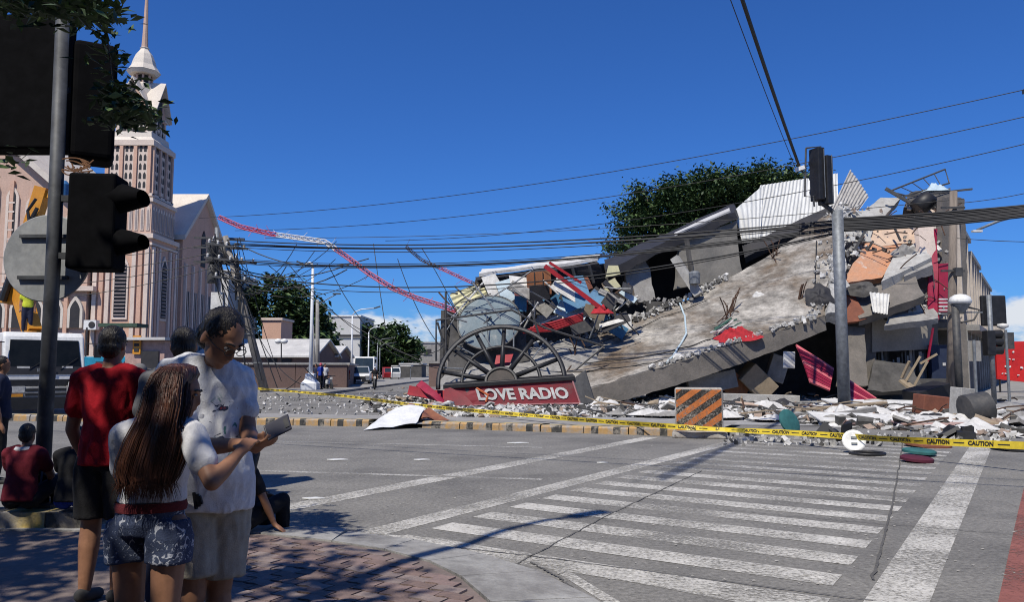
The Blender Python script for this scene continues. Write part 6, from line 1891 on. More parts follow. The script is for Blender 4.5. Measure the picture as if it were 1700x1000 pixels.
for px, py0, py1, lb, sz in ((1622, 676, 565, 'thin grey sign post with small plate left of the signal pole', (.5, .04, .8)), (1676, 668, 548, 'thin grey post with grey square plate right of the signal pole', (.7, .04, .75))):
    p = gp(px, py0); r_ = thing('sign_post', lb, 'sign post', p)
    b = MB(); b.tube([p, V(p.x, p.y, at(px, py1, p.y).z)], .06, 8); b.build('post', m_steel, r_)
    b = MB(); b.box(V(p.x + .05, p.y + .08, at(px, py1 + 18, p.y).z), sz); b.build('plate', m_steel_dk if px > 1650 else m_conc, r_)
# red banner board with pale writing
bn = thing('red_banner', 'red board with white writing behind the right hand sign posts', 'banner', at(1680, 630, 44))
bn.location.z = 0
q0, q1 = at(1656, 630, 44), at(1712, 636, 43)
b = MB(); b.hexa([q0, q1, q1 + V(0, .15, 0), q0 + V(0, .15, 0)] + [V(p.x, p.y, at(1680, 568, 44).z) for p in (q0, q1, q1 + V(0, .15, 0), q0 + V(0, .15, 0))]); b.build('board', mat('banner_red', (.55, .02, .02), (.42, .015, .02), scale=1, rough=.5), bn)
for k in range(11):
    b = MB(); p = q0.lerp(q1, .16 + .12 * (k % 7)); b.box(V(p.x, p.y - .02, p.z + .35 + .42 * (k % 4)), (.12 + .05 * (k % 3), .02, .05 + .04 * (k % 2)), Matrix.Rotation(.3 * (k % 3 - 1), 3, 'Y')); b.build('pale_mark', m_white, bn)
for q in (.1, .9):
    b = MB(); p = q0.lerp(q1, q); b.tube([V(p.x, p.y + .1, 0), p + V(0, .1, 0)], .05, 6); b.build('leg', m_black, bn)
# lamp arm reaching in from the right
la = thing('lamp_arm', 'pale lamp arm reaching in above the right hand shophouses', 'street lamp', at(1720, 640, 41))
la.location.z = 0
b = MB(); b.tube([at(1712, 352, 41), at(1660, 366, 41), at(1622, 382, 41)], [.09, .08, .06], 8); b.build('arm', m_steel, la, smooth=True)
b = MB(); b.tube([V(at(1712, 352, 41).x, 41, 0), at(1712, 352, 41)], .12, 8); b.build('post', m_steel, la)
b = MB(); b.box(at(1622, 384, 41), (.5, .2, .1)); b.build('lamp_head', m_whitep, la)

# big rain tree behind the ruin
tree('broad dark rain tree behind the collapsed building', (at(1180, 640, 64).x, 64, 0), [at_l(1120, 345, 64, 4.2, 4, 2.3), at_l(1180, 330, 64, 5, 4.5, 2.2), at_l(1250, 318, 64, 5, 4.5, 1.9), at_l(1065, 365, 63, 2.6, 3, 1.9), at_l(1290, 310, 64, 3, 3, 1.2), at_l(1110, 400, 64, 3.8, 4, 2.2), at_l(1060, 425, 63, 2.4, 3, 2.2), at_l(1190, 380, 65, 5, 4, 2.4)], 560, 100, .19, 17, trunk_r=.55, clump_r=1.05, limbs=12, shell=.35)

# ------------------------------------------------------------------ concrete barrier block
p0 = gp(1121, 727); p1 = p0 + V(.972, -.235, 0) * 1.02
cb_ = thing('concrete_barrier', 'chipped concrete barrier block with orange and black diagonal stripes', 'barrier', (p0 + p1) / 2)
dx = (p1 - p0).normalized(); W = (p1 - p0).length; Hb = 1.08
dy = V(-dx.y, dx.x, 0)
m_barr = mat('chipped_barrier_concrete', (.42, .40, .36), (.24, .21, .18), scale=4, rough=.95, bump=.6, bscale=20, stain=(.12, .10, .085), sscale=5, slo=.58, shi=.68)
b = MB(); c = (p0 + p1) / 2 + dy * .23; b.box(c + V(0, 0, Hb / 2), (W, .42, Hb), Matrix.Rotation(math.atan2(dx.y, dx.x), 3, 'Z')); bevel(b.build('block', m_barr, cb_), .05, 3)
b = MB(); b.box((p0 + p1) / 2 + dy * .2 + V(0, 0, .07), (W + .12, .75, .14), Matrix.Rotation(math.atan2(dx.y, dx.x), 3, 'Z')); bevel(b.build('foot', m_barr, cb_), .03, 2)
def worn_stripe(name, col, k):
    m = worn_paint(name, col, k); return m
m_st_o = worn_stripe('barrier_orange', (.55, .17, .045), .46); m_st_k = worn_stripe('barrier_black', (.03, .025, .022), .52)
S_ = 5.5
for k in range(-5, 7):
    s0, s1 = k * .31, k * .31 + .155
    for (a0, a1, m_) in ((s0, s1, m_st_o), (s1, s1 + .155, m_st_k)):
        # diagonal band clipped to the face
        poly = []
        lo, hi = .16, Hb - .04
        def clip(poly, f):
            out = []
            for i in range(len(poly)):
                a, b2 = poly[i], poly[(i + 1) % len(poly)]
                fa, fb = f(a), f(b2)
                if fa >= 0: out.append(a)
                if (fa >= 0) != (fb >= 0):
                    t_ = fa / (fa - fb); out.append((a[0] + (b2[0] - a[0]) * t_, a[1] + (b2[1] - a[1]) * t_))
            return out
        sl = .72
        poly = [(lo_x, z) for lo_x, z in ((-3, a0 - 3 * sl), (3, a0 + 3 * sl), (3, a1 + 3 * sl), (-3, a1 - 3 * sl))]
        for f in (lambda p: p[0] - .03, lambda p: W - .03 - p[0], lambda p: p[1] - lo, lambda p: hi - p[1]):
            poly = clip(poly, f)
            if len(poly) < 3: break
        if len(poly) >= 3:
            b = MB(); b.poly([p0 + dy * (.02 - .005) + dx * x + V(0, 0, z) for x, z in poly]); b.build('stripe', m_, cb_)

# ------------------------------------------------------------------ overhead cables
ORD = ['first', 'second', 'third', 'fourth', 'fifth', 'sixth', 'seventh', 'eighth', 'ninth', 'tenth', 'eleventh']
def cable(label, a, b_, sag, r, group='overhead cables across the ruin', n=24):
    mb = MB(); mb.tube(catenary(a, b_, sag, n), r, 5); return tag(mb.build('overhead_cable', m_wire), label, 'cable', group)
rr = random.Random(9)
right = V(at(1391, 372, 29.2).x, 29.2, 0)
for k in range(11):                                    # thick bundle
    pr = at(1391, 366 + k * 2.2, 29.0 - .03 * k)
    ly = (397, 400, 402, 405, 408, 426, 429, 432, 434, 446, 458)[k]
    pl = at(352 + rr.uniform(-6, 6), ly, 45 + .1 * (k % 3))
    cable('%s cable from the top in the bundle between broken poles and signal post' % ORD[k], pl, pr, (.55 if k < 5 else .8 if k < 9 else 1.4) + .16 * rr.random(), .020 if k % 3 else .032, 'cables of the thick bundle')
for k in range(11):
    pr = at(1391, 364 + k * 2.0, 29.0 - .03 * k); pe = at(1760, 336 + k * 1.7, 24.5 - .03 * k)
    cable('%s cable from the top leaving the signal post for the right edge' % ORD[k], pr, pe, .05 + .02 * (k % 4), .030 if k % 3 else .042, 'cables right of the signal post')
for k, (x0, y0, Y0, x1, y1, Y1, s, lb) in enumerate(((330, 362, 47, 1740, 140, 26, .9, 'highest thin cable crossing the whole sky'), (390, 383, 46, 1740, 185, 27, 1.0, 'second thin cable crossing the sky below the highest'), (640, 400, 44, 1740, 230, 27, .8, 'third thin cable crossing above the rain tree'), (440, 395, 45, 1600, 330, 35, .5, 'thin cable ending at the wooden pole'), (1582, 338, 35, 1740, 312, 33, .1, 'thin cable from wooden pole to the right edge'), (1582, 395, 35, 1740, 402, 33, .05, 'lower thin cable from wooden pole to the right edge'))):
    cable(lb, at(x0, y0, Y0), at(x1, y1, Y1), s, .016, 'thin sky cables')
for k, y in enumerate((405, 420, 432, 445)):           # cables from the church side into the poles
    cable('thin cable passing before the church tower into the broken poles', at(-60, y + 18 + 14 * k, 44), at(352, y, 45), .5, .02, 'cables before the church')
for k, dxp in enumerate((0, 5, -8)):                       # service drop from a tall pole behind the viewer
    pe = at(1326 + dxp * .5, 276 + 3 * k, 29.0)
    pm = at(1252 + dxp, 0, 20.0)
    d = pm - pe
    far = pe + d * 2.9; far.z = pm.z + 2.0 - .4 * k
    cable(['thick middle', 'thick right', 'thin left'][k] + ' black service cable dropping from the sky to the signal head', pe, far, .45, .040 if k < 2 else .012, 'service drop cables', 30)
# two cables high over the road, above the picture, whose shadows cross it
for k, z in enumerate((8.0, 8.3)):
    sh = SUN_H * (-z / math.tan(SUN_EL))
    a, b_ = gp(420, 735) - sh + V(0, 0, z), gp(1700, 808) - sh + V(0, 0, z)
    d = (b_ - a); b_ = b_ + d * .6 + V(0, k * .9, 0); a = a - d * .5 + V(0, k * .5, 0)
    cable('black cable strung high above the road before the crossing', a, b_, .1, .022 if k == 0 else .012, 'high road cables')
# ------------------------------------------------------------------ rubble, litter and the caution tape
rr = random.Random(101)
def rub_point():
    while True:
        px = rr.uniform(600, 1720)
        k = (px - 600) / 1100
        front = 690 + 6 * (px > 700) + max(0, (px - 1150)) * .062
        if px < 720: front = 688
        py = front - abs(rr.gauss(0, 1)) * 15 - 2
        if py < 645: continue
        if px < 700 and py > 690: continue
        return px, py, front
mb = MB()
for k in range(9500):
    px, py, front = rub_point()
    p = gp(px, py)
    s = rr.choice((.06, .07, .09, .11, .15, .22)) * rr.uniform(.6, 1.3)
    pile = max(0, (front - py) / 60) * .35 * (1 if px > 960 else .5)
    mb.cur = rr.choice((0, 1, 2, 2, 2, 3, 3, 3, 4))
    chunk(mb, V(p.x, p.y, s * .12 + rr.random() * pile * .7), s * rr.choice((1, 1.3, 1.8)), rr, rr.choice((.12, .2, .3, .5)))
tag(mb.build('rubble', m_rub), 'pale broken concrete rubble strewn along the foot of the ruin', 'rubble', kind='stuff')
mb = MB()
for k in range(700):                                    # light scatter left of the sign and on the road
    px, py = rr.uniform(430, 760), rr.uniform(655, 700)
    if rr.random() < .35: px, py = rr.uniform(1200, 1700), rr.uniform(720, 742)
    p = gp(px, py); s = rr.uniform(.04, .16)
    mb.cur = rr.choice((0, 1, 2, 2, 3)); chunk(mb, V(p.x, p.y, s * .2 + .01), s, rr, .4)
tag(mb.build('scattered_rubble', m_rub), 'small debris scattered beyond the median left of the sign', 'rubble', kind='stuff')
# larger plates one can tell apart
names = ['white', 'grey', 'tan', 'dark', 'pink']
pm_ = [m_rub[2], m_conc, m_tan, m_conc_dk, mat('pink_plaster', (.42, .28, .24), (.32, .22, .19), scale=3, rough=.95)]
zones = [((980, 1120), (655, 685), 'in the rubble between the sign and the striped barrier'), ((1200, 1390), (650, 700), 'in the rubble between the striped barrier and the signal post'), ((1400, 1580), (655, 715), 'in the rubble between the signal post and the wooden pole'), ((1590, 1690), (660, 720), 'in the rubble at the right edge'), ((640, 740), (660, 690), 'near the torn left end of the sign')]
for zi, (xr, yr, lb) in enumerate(zones):
    for k in range(26 if zi in (1, 2) else 14):
        px, py = rr.uniform(*xr), rr.uniform(*yr)
        p = gp(px, py); s = rr.uniform(.2, .55)
        mi = rr.choice((0, 0, 1, 1, 2, 3, 3, 4))
        R = Euler((rr.gauss(0, .2), rr.gauss(0, .2), rr.uniform(0, 6))).to_matrix()
        pts = [V(math.cos(a) * s * rr.uniform(.6, 1), math.sin(a) * s * .7 * rr.uniform(.6, 1), 0) for a in [q * 2 * math.pi / 6 for q in range(6)]]
        b = MB(); b.prism([R @ q + V(p.x, p.y, .06 + .12 * rr.random()) for q in pts], R @ V(0, 0, rr.uniform(.025, .09)))
        tag(b.build('broken_plate', pm_[mi]), '%s broken plate lying %s' % (names[mi], lb), 'debris', '%s plates %s' % (names[mi], lb))
def junk_piece(name, label, px, py, size, rot, m_, cat='debris', z=0.0, bev=.02):
    p = gp(px, py); b = MB(); b.box(V(p.x, p.y, size[2] / 2 + z), size, Euler(rot).to_matrix()); return tag(bevel(b.build(name, m_), bev, 2), label, cat)
junk_piece('wooden_plank', 'long pale plank lying before the signal post', 1400, 690, (3.2, .25, .08), (0, -.06, .25), m_tan, 'plank', .25)
junk_piece('wooden_plank', 'grey pole lying diagonally in the rubble', 1385, 700, (3.0, .16, .14), (0, -.1, .35), m_conc, 'plank', .1)
junk_piece('white_door', 'flat white door panel lying right of the signal post', 1450, 678, (3.6, .9, .07), (.1, .02, -.06), m_whitep, 'door', .2)
junk_piece('torn_white_sheet', 'large white torn panel in the right hand rubble', 1480, 706, (4.0, 1.3, .06), (.12, .03, -.1), m_whitep, 'panel', .12)
junk_piece('rust_box', 'small rust coloured box near the wooden pole', 1550, 692, (1.0, .6, .6), (.05, .1, .1), m_brick, 'box', .05)
junk_piece('black_case', 'black equipment case tipped near the wooden pole', 1540, 676, (1.5, .9, .7), (.1, -.25, .2), m_black, 'case', .1)
junk_piece('concrete_stub', 'grey upright concrete stub beside the wooden pole', 1598, 700, (.5, .4, .95), (.05, .08, .3), m_conc_lt, 'debris')
junk_piece('pink_board', 'pinkish flat board in the right hand rubble', 1570, 712, (2.4, .7, .06), (.03, .02, -.05), pm_[4], 'board', .08)
junk_piece('orange_board', 'pink orange board fragment in rubble behind barrier', 1250, 683, (1.0, .7, .06), (.1, .1, .3), m_peach, 'board', .2)
junk_piece('white_ledge', 'white concrete ledge lying right of the barrier', 1262, 672, (3.2, .5, .3), (0, .03, .05), m_conc_lt, 'debris', .12)
b = MB(); p = gp(1622, 705); b.lathe([(.3, -.35), (.42, -.3), (.42, .3), (.3, .35)], 14, p + V(0, 0, .42), Matrix.Rotation(1.4, 3, 'Y')); tag(b.build('drum', m_steel_dk, smooth=True, autosmooth=40), 'dark drum lying on its side at the right', 'drum')
ch = thing('wooden_chair', 'broken wooden chair standing on end in the gutted shop', 'chair', gp(1512, 672))
for a, c_, w_ in (((1500, 640), (1528, 592), .16), ((1510, 655), (1540, 600), .14), ((1497, 628), (1510, 600), .1), ((1528, 604), (1556, 588), .08), ((1498, 632), (1514, 645), .5)):
    b = MB(); b.bar(at(a[0], a[1], 36), at(c_[0], c_[1], 35.6), w_, .1); b.build('slat' if w_ < .3 else 'seat', m_tan, ch)
red_beam('thin crimson stick leaning behind the broken chair', at(1540, 600, 36.4), at(1549, 545, 36.4), .09, m_magenta, 'crimson_stick')
# items on the near road beyond the tape
p = gp(1418, 752)
pt = thing('white_plate', 'white round plate standing on edge on the crossing', 'plate', p)
R = V(-.25, -.95, .35).normalized().to_track_quat('Z', 'Y').to_matrix()
b = MB(); b.lathe([(.05, 0), (.17, .01), (.2, .03), (.2, .045), (.15, .03), (.05, .02)], 20, p + V(0, 0, .2), R); b.build('disc', m_white, pt, smooth=True)
for k, zz_ in enumerate((.06, -.05)):
    b = MB(); b.box(p + V(0, 0, .2) + R @ V(0, zz_, .05), (.10, .02, .012), R); b.build('mark', mat('slate_mark', (.06, .09, .10)), pt)
def ring(label, px, py, R_, r_, m_, name='black_ring'):
    p = gp(px, py); b = MB(); b.tube([p + V(math.cos(a) * R_, math.sin(a) * R_ * .9, r_) for a in [k * 2 * math.pi / 20 for k in range(20)]], r_, 6, closed=True); return tag(b.build(name, m_, smooth=True), label, 'ring')
ring('flat black ring lying beside the white plate', 1440, 756, .28, .03, m_black)
def disc(label, px, py, R_, m_, name='flat_disc', z=.0, tilt=.05):
    p = gp(px, py); b = MB(); b.lathe([(R_ * .4, 0), (R_, .02), (R_, .06), (R_ * .85, .08)], 18, p + V(0, 0, z), Euler((tilt, tilt, 0)).to_matrix()); return tag(b.build(name, m_, smooth=True, autosmooth=30), label, 'disc')
disc('teal green flat cushion disc on the crossing', 1526, 757, .27, mat('teal_disc', (.03, .13, .13)), z=.03)
disc('dark maroon flat cushion disc below the teal one', 1522, 768, .25, mat('maroon_disc', (.09, .012, .03)), z=.01)
disc('dark flat lid lying just behind the tape right of centre', 1540, 742, .42, m_brick)
disc('black flat lid at the far right behind the tape', 1684, 748, .4, m_black, tilt=.15)
for px, py, lb in ((1405, 732, 'black torn plastic shard behind the tape beside the barrier side'), (1372, 733, 'low black shard left of the white plate'), (1570, 728, 'black pointed shard behind the tape at right'), (1600, 730, 'black crumpled bag behind the tape at right')):
    p = gp(px, py); b = MB(); chunk(b, p + V(0, 0, .1), .55, random.Random(px), .35); chunk(b, p + V(.1, 0, .14), .32, random.Random(px + 1), .6); tag(b.build('black_shard', m_black), lb, 'debris')
disc('dull green lid at the tape near the pink rubble', 1309, 716, .32, mat('teal_disc', (.03, .13, .13)), tilt=.9, z=.2)
# folded white sheet with brown underside by the median kerb
sh_ = thing('dropped_banner', 'folded white sheet with brown back fallen over the median kerb', 'sheet', gp(665, 715))
def sheet_fn(u, v):
    A, B, C, D = gp(603, 716) + V(0, 0, .02), gp(690, 712) + V(0, 0, .12), at(705, 678, 21.5), at(650, 682, 21.8)
    p = bil(A, B, C, D, u, v); p.z += .12 * math.sin(u * 3.1) * v + .05 * noise.noise(p * 2.2); return p
b = MB(); b.grid(16, 12, sheet_fn); b.grid(16, 12, lambda u, v: sheet_fn(u, v) - V(0, -.02, .02)); b.build('white_face', m_white, sh_, smooth=True)
def sheet2(u, v):
    A, B, C, D = at(690, 700, 20.6), at(748, 698, 21), at(712, 676, 22), at(672, 675, 21.9)
    p = bil(A, B, C, D, u, v); p.z += .1 * math.sin(u * 6) + .05 * noise.noise(p * 2); p.z = max(p.z, .12); return p
b = MB(); b.grid(16, 8, sheet2); b.grid(16, 8, lambda u, v: sheet2(u, v) - V(0, 0, .03)); b.build('brown_face', mat('rust_brown_sheet', (.25, .10, .05), (.16, .06, .035), scale=3, rough=.6), sh_, smooth=True)
for px, py, L, a in ((860, 737, .5, .3), (700, 765, .3, .8), (560, 765, .4, .2), (455, 720, .6, 0), (1000, 770, .2, .5), (520, 830, .3, .4)):
    p = gp(px, py); b = MB(); b.prism([p + V(math.cos(q) * L * .45 * (1 if q < 3 else .6), math.sin(q) * L * .22, .008) for q in (0.2, 1.4, 2.9, 4.4)], V(0, 0, .012)); tag(b.build('paper_scrap', m_white), 'white paper scrap lying on the open road', 'litter', 'paper scraps on the road')
# thin torn sheets, rags and sticks caught in the rubble
for k in range(46):
    px = rr.uniform(1000, 1700); py = rr.uniform(668, 698 + max(0, px - 1150) * .045)
    mi = rr.choice((0, 0, 0, 1, 2))
    cloth_heap('torn_sheet', '%s torn sheet crumpled in the rubble %s' % (('white', 'grey', 'black')[mi], 'left of the signal post' if px < 1390 else 'between signal post and wooden pole' if px < 1580 else 'right of the wooden pole'), gp(px, py) + V(0, 0, .12), rr.uniform(.25, .8), rr.uniform(.2, .5), rr.uniform(.12, .3), (m_rub[2], m_dirt, m_void)[mi], k + .37, 'sheet', group='torn sheets in the rubble')
for k in range(60):
    px = rr.uniform(980, 1700); py = rr.uniform(665, 700 + max(0, px - 1150) * .04); p = gp(px, py) + V(0, 0, rr.uniform(.1, .35))
    d = V(rr.uniform(-1, 1), rr.uniform(-.6, .6), rr.uniform(-.15, .3)) * rr.uniform(.3, 1.1); mi = rr.randrange(3)
    b = MB(); b.tube([p - d, p + V(0, 0, .05), p + d], rr.uniform(.012, .035), 5)
    tag(b.build('loose_stick', (m_rust, m_tan, m_steel_dk)[mi]), '%s stick lying in the rubble %s' % (('rusty', 'wooden', 'dark steel')[mi], 'left of the signal post' if px < 1390 else 'between signal post and wooden pole' if px < 1580 else 'right of the wooden pole'), 'stick', 'sticks in the rubble')
# caution tape
tape = thing('caution_tape', 'yellow caution tape stretched low across the whole scene', 'tape', (p0.x, p0.y, 0))
key = [at(395, 643, 46), at(560, 657, 35.5), at(690, 673, 27), at(900, 692, 20.6), at(1110, 708, 17.15), at(1205, 714, 16.75), at(1330, 720, 15.4), at(1500, 731, 13.2), at(1730, 742, 11.2)]
path = []
for k in range(len(key) - 1):
    n = 14
    for j in range(n):
        t_ = j / n
        # smooth path (Catmull-Rom)
        q0, q1, q2, q3 = key[max(0, k - 1)], key[k], key[k + 1], key[min(len(key) - 1, k + 2)]
        path.append(.5 * ((2 * q1) + (q2 - q0) * t_ + (2 * q0 - 5 * q1 + 4 * q2 - q3) * t_ ** 2 + (3 * q1 - q0 - 3 * q2 + q3) * t_ ** 3))
path.append(key[-1])
TWD = .112
def tilt_at(s): return .45 * math.sin(s * .9) + .25 * math.sin(s * 2.3 + 1) + .15
S = [0]
for k in range(1, len(path)): S.append(S[-1] + (path[k] - path[k - 1]).length)
def tape_at(s):
    s = max(0, min(S[-1] - 1e-4, s))
    for k in range(len(S) - 1):
        if S[k + 1] >= s:
            t_ = (s - S[k]) / (S[k + 1] - S[k]); p = path[k].lerp(path[k + 1], t_)
            d = (path[min(k + 1, len(path) - 1)] - path[max(k - 1, 0)]).normalized()
            ti = tilt_at(s)
            side = V(d.y, -d.x, 0).normalized()
            if side.y > 0: side = -side
            up = (V(0, 0, 1) * math.cos(ti) + side * -math.sin(ti)).normalized()
            return p, d, up
m_tape = mat('yellow_tape', (.66, .50, .035), (.58, .43, .03), scale=6, rough=.4)
b = MB(); n = 260
for k in range(n):
    (pa, da, ua), (pb, db, ub) = tape_at(S[-1] * k / n), tape_at(S[-1] * (k + 1) / n)
    b.add([pa - ua * TWD / 2, pb - ub * TWD / 2, pb + ub * TWD / 2, pa + ua * TWD / 2], [(0, 1, 2, 3)])
b.build('ribbon', m_tape, tape)
tv, tf = text_mesh('CAUTION', .088, .0, 1.0, .004)
tme = bpy.data.meshes.new('lettering'); tme.from_pydata([tuple(q) for q in tv], [], tf); tme.materials.append(m_black); s = .3
lme = MB(); lme.add([V(-.09, -.008, 0), V(.09, -.008, 0), V(.09, .008, 0), V(-.09, .008, 0)], [(0, 1, 2, 3)]); lme = lme.mesh('printed_line', m_black)
def on_tape(me, s, off, name):
    p, d, u_ = tape_at(s)
    nrm = d.cross(u_)
    if nrm.y > 0: nrm = -nrm
    if d.x < 0: d = -d
    u_ = nrm.cross(d)
    o = link(me, name, tape)
    o.matrix_local = Matrix.Translation(p + nrm * off - tape.location) @ Matrix((d, u_, nrm)).transposed().to_4x4()
while s < S[-1] - .5:
    on_tape(tme, s, .006, 'lettering')
    on_tape(lme, s + .35, .004, 'printed_line')
    s += .70

# post just right of the picture that holds the tape's end
e_ = key[-1]
tpost = thing('tape_post', 'short steel post holding the right end of the caution tape', 'post', (e_.x, e_.y, 0))
b = MB(); b.tube([V(e_.x, e_.y, 0), V(e_.x, e_.y, .95)], .04, 10); b.build('post', m_steel, tpost)
b = MB(); b.lathe([(.2, 0), (.2, .04), (.06, .08)], 14, V(e_.x, e_.y, 0)); b.build('foot', m_sole, tpost)
# pole just right of the picture where the cables end
ep = concrete_pole('tall concrete pole at the right where the street cables end', V(18.0, 25.6, 0), V(18.0, 25.6, 12.2), .22, .15)
for z_ in (7.3, 8.9, 11.4):
    b = MB(); b.bar(V(17.5, 24.0, z_), V(18.4, 27.4, z_), .12, .14); b.build('crossarm', m_steel_dk, ep)
# ------------------------------------------------------------------ near signal pole on the left
PX, PY = -4.5, 7.62
ns = thing('near_signal_pole', 'shaded grey signal pole with black traffic heads close at left', 'traffic light', (PX, PY, 0))
m_polen = mat('scuffed_pole', (.075, .08, .088), (.04, .042, .046), scale=5, rough=.6, metal=.2, stain=(.14, .14, .14), sscale=4, slo=.6, shi=.7)
b = MB(); b.tube([V(PX, PY, 0), V(PX, PY, 2.5), V(PX - .03, PY, 5.1)], [.072, .068, .064], 16); b.build('post', m_polen, ns, smooth=True)
b = MB(); b.box((PX, PY, .21), (.42, .42, .04)); b.build('base_plate', m_polen, ns)
for a in range(4):
    d = V(math.cos(a * 1.57 + .4), math.sin(a * 1.57 + .4), 0)
    b = MB(); b.prism([V(PX, PY, .23) + d * .08, V(PX, PY, .23) + d * .2, V(PX, PY, .55) + d * .08], V(-d.y, d.x, 0) * .015); b.build('gusset', m_polen, ns)
def nbox(name, x0, y0, x1, y1, Y, dep, rz=0, m_=m_black, parent=ns, bev=.03):
    a, c_ = at(x0, y0, Y), at(x1, y1, Y)
    b = MB(); b.box(((a.x + c_.x) / 2, Y + dep / 2, (a.z + c_.z) / 2), (abs(c_.x - a.x), dep, abs(a.z - c_.z)), Matrix.Rotation(rz, 3, 'Z')); return bevel(b.build(name, m_, parent), bev, 3)
m_hous = mat('matt_black_housing', (.0045, .0045, .005), (.007, .007, .008), scale=6, rough=.9, spec=.04)
h1 = nbox('signal_head', 112, 286, 180, 446, 7.5, .36, .12, m_hous)
for y0, y1 in ((303, 356), (378, 426)):
    c = at(178, (y0 + y1) / 2, 7.66); r_ = (at(178, y0, 7.66).z - at(178, y1, 7.66).z) / 2
    n = 16
    b = MB()
    rows = []
    for L, k in ((0, 1.0), (.16, .9), (.36, .5)):
        rows.append([c + V(L, 0, 0) + V(0, math.cos(2 * math.pi * i / n) * r_ * .9, math.sin(2 * math.pi * i / n) * r_ * k + (.0)) for i in range(n)])
    b.rings(rows, cap=False); b.rings([[p + V(0, (c.y - p.y) * .06, (c.z - p.z) * .06) for p in r] for r in rows], cap=False)
    b.build('visor', m_hous, h1, smooth=True)
    b = MB(); b.lathe([(r_ * .85, 0), (r_ * .6, .04), (.01, .06)], 14, c + V(.01, 0, 0), Matrix.Rotation(math.pi / 2, 3, 'Y')); b.build('lens', m_glass, h1, smooth=True)
nbox('backboard', -70, 22, 92, 246, 7.85, .3, 0, m_hous)
h2 = nbox('upper_head', 108, 66, 166, 262, 7.72, .42, .5, m_hous, bev=.06)
for y_, e_ in ((150, 7.8), (330, 7.66), (425, 7.66)):
    b = MB(); b.bar(at(96, y_, 7.62), at(125, y_, e_), .06); b.build('bracket', m_polen, ns)
c = at(79, 429, 7.82)
b = MB(); b.lathe([(.02, -.012), (.435, -.012), (.445, 0), (.435, .012), (.02, .012)], 40, c, Matrix.Rotation(math.pi / 2, 3, 'X')); rsn = b.build('round_sign', mat('sign_back_metal', (.36, .37, .37), (.25, .26, .265), scale=3, rough=.5, metal=.25, stain=(.42, .42, .42), sscale=2), ns)
for z in (.22, -.2):
    b = MB(); b.box(c + V(-.02, -.03, z), (.5, .03, .035)); b.build('clip', m_polen, rsn)
b = MB(); rr = random.Random(3)
for k in range(14):
    a = at(rr.uniform(100, 150), rr.uniform(264, 284), 7.6); b.tube(catenary(a, at(rr.uniform(105, 156), rr.uniform(264, 285), 7.6), rr.uniform(-.06, .08), 6), .008, 4)
b.build('wire_nest', m_leaf_dry, ns)

# ------------------------------------------------------------------ shade tree over the corner (trunk left of the picture)
tr = thing('shade_tree', 'leafy tree overhanging the top left corner and shading the people', 'tree', (-6.6, -2.6, 0.07))
rr = random.Random(40)
lb_ = MB()
def canopy_ok(x, y):
    lim = -2.85 - max(0, y - .4) * .62
    return x < lim
tips = []
for k in range(860):
    while True:
        x, y = rr.uniform(-12.5, -1.9), rr.uniform(-6.5, 4.3)
        if canopy_ok(x, y): break
    z = rr.uniform(5.6, 7.8) + .3 * noise.noise(V(x * .5, y * .5, 0))
    p = V(x, y, z); tips.append(p)
    leaves(lb_, p, .55, 24, .12, rr, .6)
def sprig(px, py, Y, wpx, hpx, n):
    s = Y / FPX
    for k in range(n):
        q = at(px + rr.gauss(0, wpx * .42), py + rr.gauss(0, hpx * .42), Y + rr.gauss(0, .25))
        leaves(lb_, q, .16, 9, .052, rr, .6)
        if k % 6 == 0: tips.append(q)
sprig(40, 2, 5.4, 90, 20, 70); sprig(120, 14, 5.4, 40, 18, 40); sprig(165, 26, 5.4, 24, 16, 18); sprig(182, 102, 5.6, 5, 8, 5)
sprig(204, 168, 5.6, 12, 22, 26); sprig(228, 190, 5.6, 24, 12, 22); sprig(2, 265, 5.2, 5, 6, 4); sprig(194, 194, 5.6, 8, 10, 9)
for k in range(520):                                     # unseen extra foliage, added to block sky light behind the viewer
    x, y = rr.uniform(-16, 9), rr.uniform(-15, -2.4)
    leaves(lb_, V(x, y, rr.uniform(5.4, 7.6)), 1.1, 22, .26, rr, .5)
lb_.build('crown', m_leafs, tr)
tb = MB(); F = V(-6.8, -2.0, 3.4)
tb.tube([V(-6.6, -2.6, 0), V(-6.65, -2.5, 1.6), F], [.36, .28, .24], 10)
for k in range(16):
    e = rr.choice(tips[:700]); tb.tube([F, F.lerp(e, .5) + V(0, 0, .5), e], [.13, .08, .02], 6)
tb.tube([F, V(-6.2, 2.0, 5.2), at(-60, -40, 5.4), at(120, 8, 5.4), at(172, 28, 5.5)], [.13, .08, .03, .010, .004], 6)
tb.tube([at(150, 16, 5.45), at(178, 60, 5.5), at(186, 130, 5.6), at(205, 172, 5.6), at(236, 192, 5.6)], [.008, .007, .006, .005, .003], 5)
tb.build('trunk', m_bark, tr, smooth=True)

# lamp post behind the viewer whose shadow crosses the pavers
lp3 = thing('corner_lamp_post', 'tall curved lamp post at the near corner, seen by its shadow on the pavers', 'street lamp', (-2.75, 2.0, ZS))
b = MB(); b.tube([V(-2.75, 2, 0), V(-2.75, 2, 5), V(-2.75, 2, 8.6), V(-2.67, 2.08, 9.0), V(-2.42, 2.28, 9.25), V(-2.1, 2.5, 9.3)], [.085, .075, .06, .055, .05, .045], 10); b.build('post', m_lampw, lp3, smooth=True)
b = MB(); b.box((-1.97, 2.6, 9.3), (.5, .2, .1), Matrix.Rotation(.66, 3, 'Z')); b.build('lamp_head', m_steel_dk, lp3)

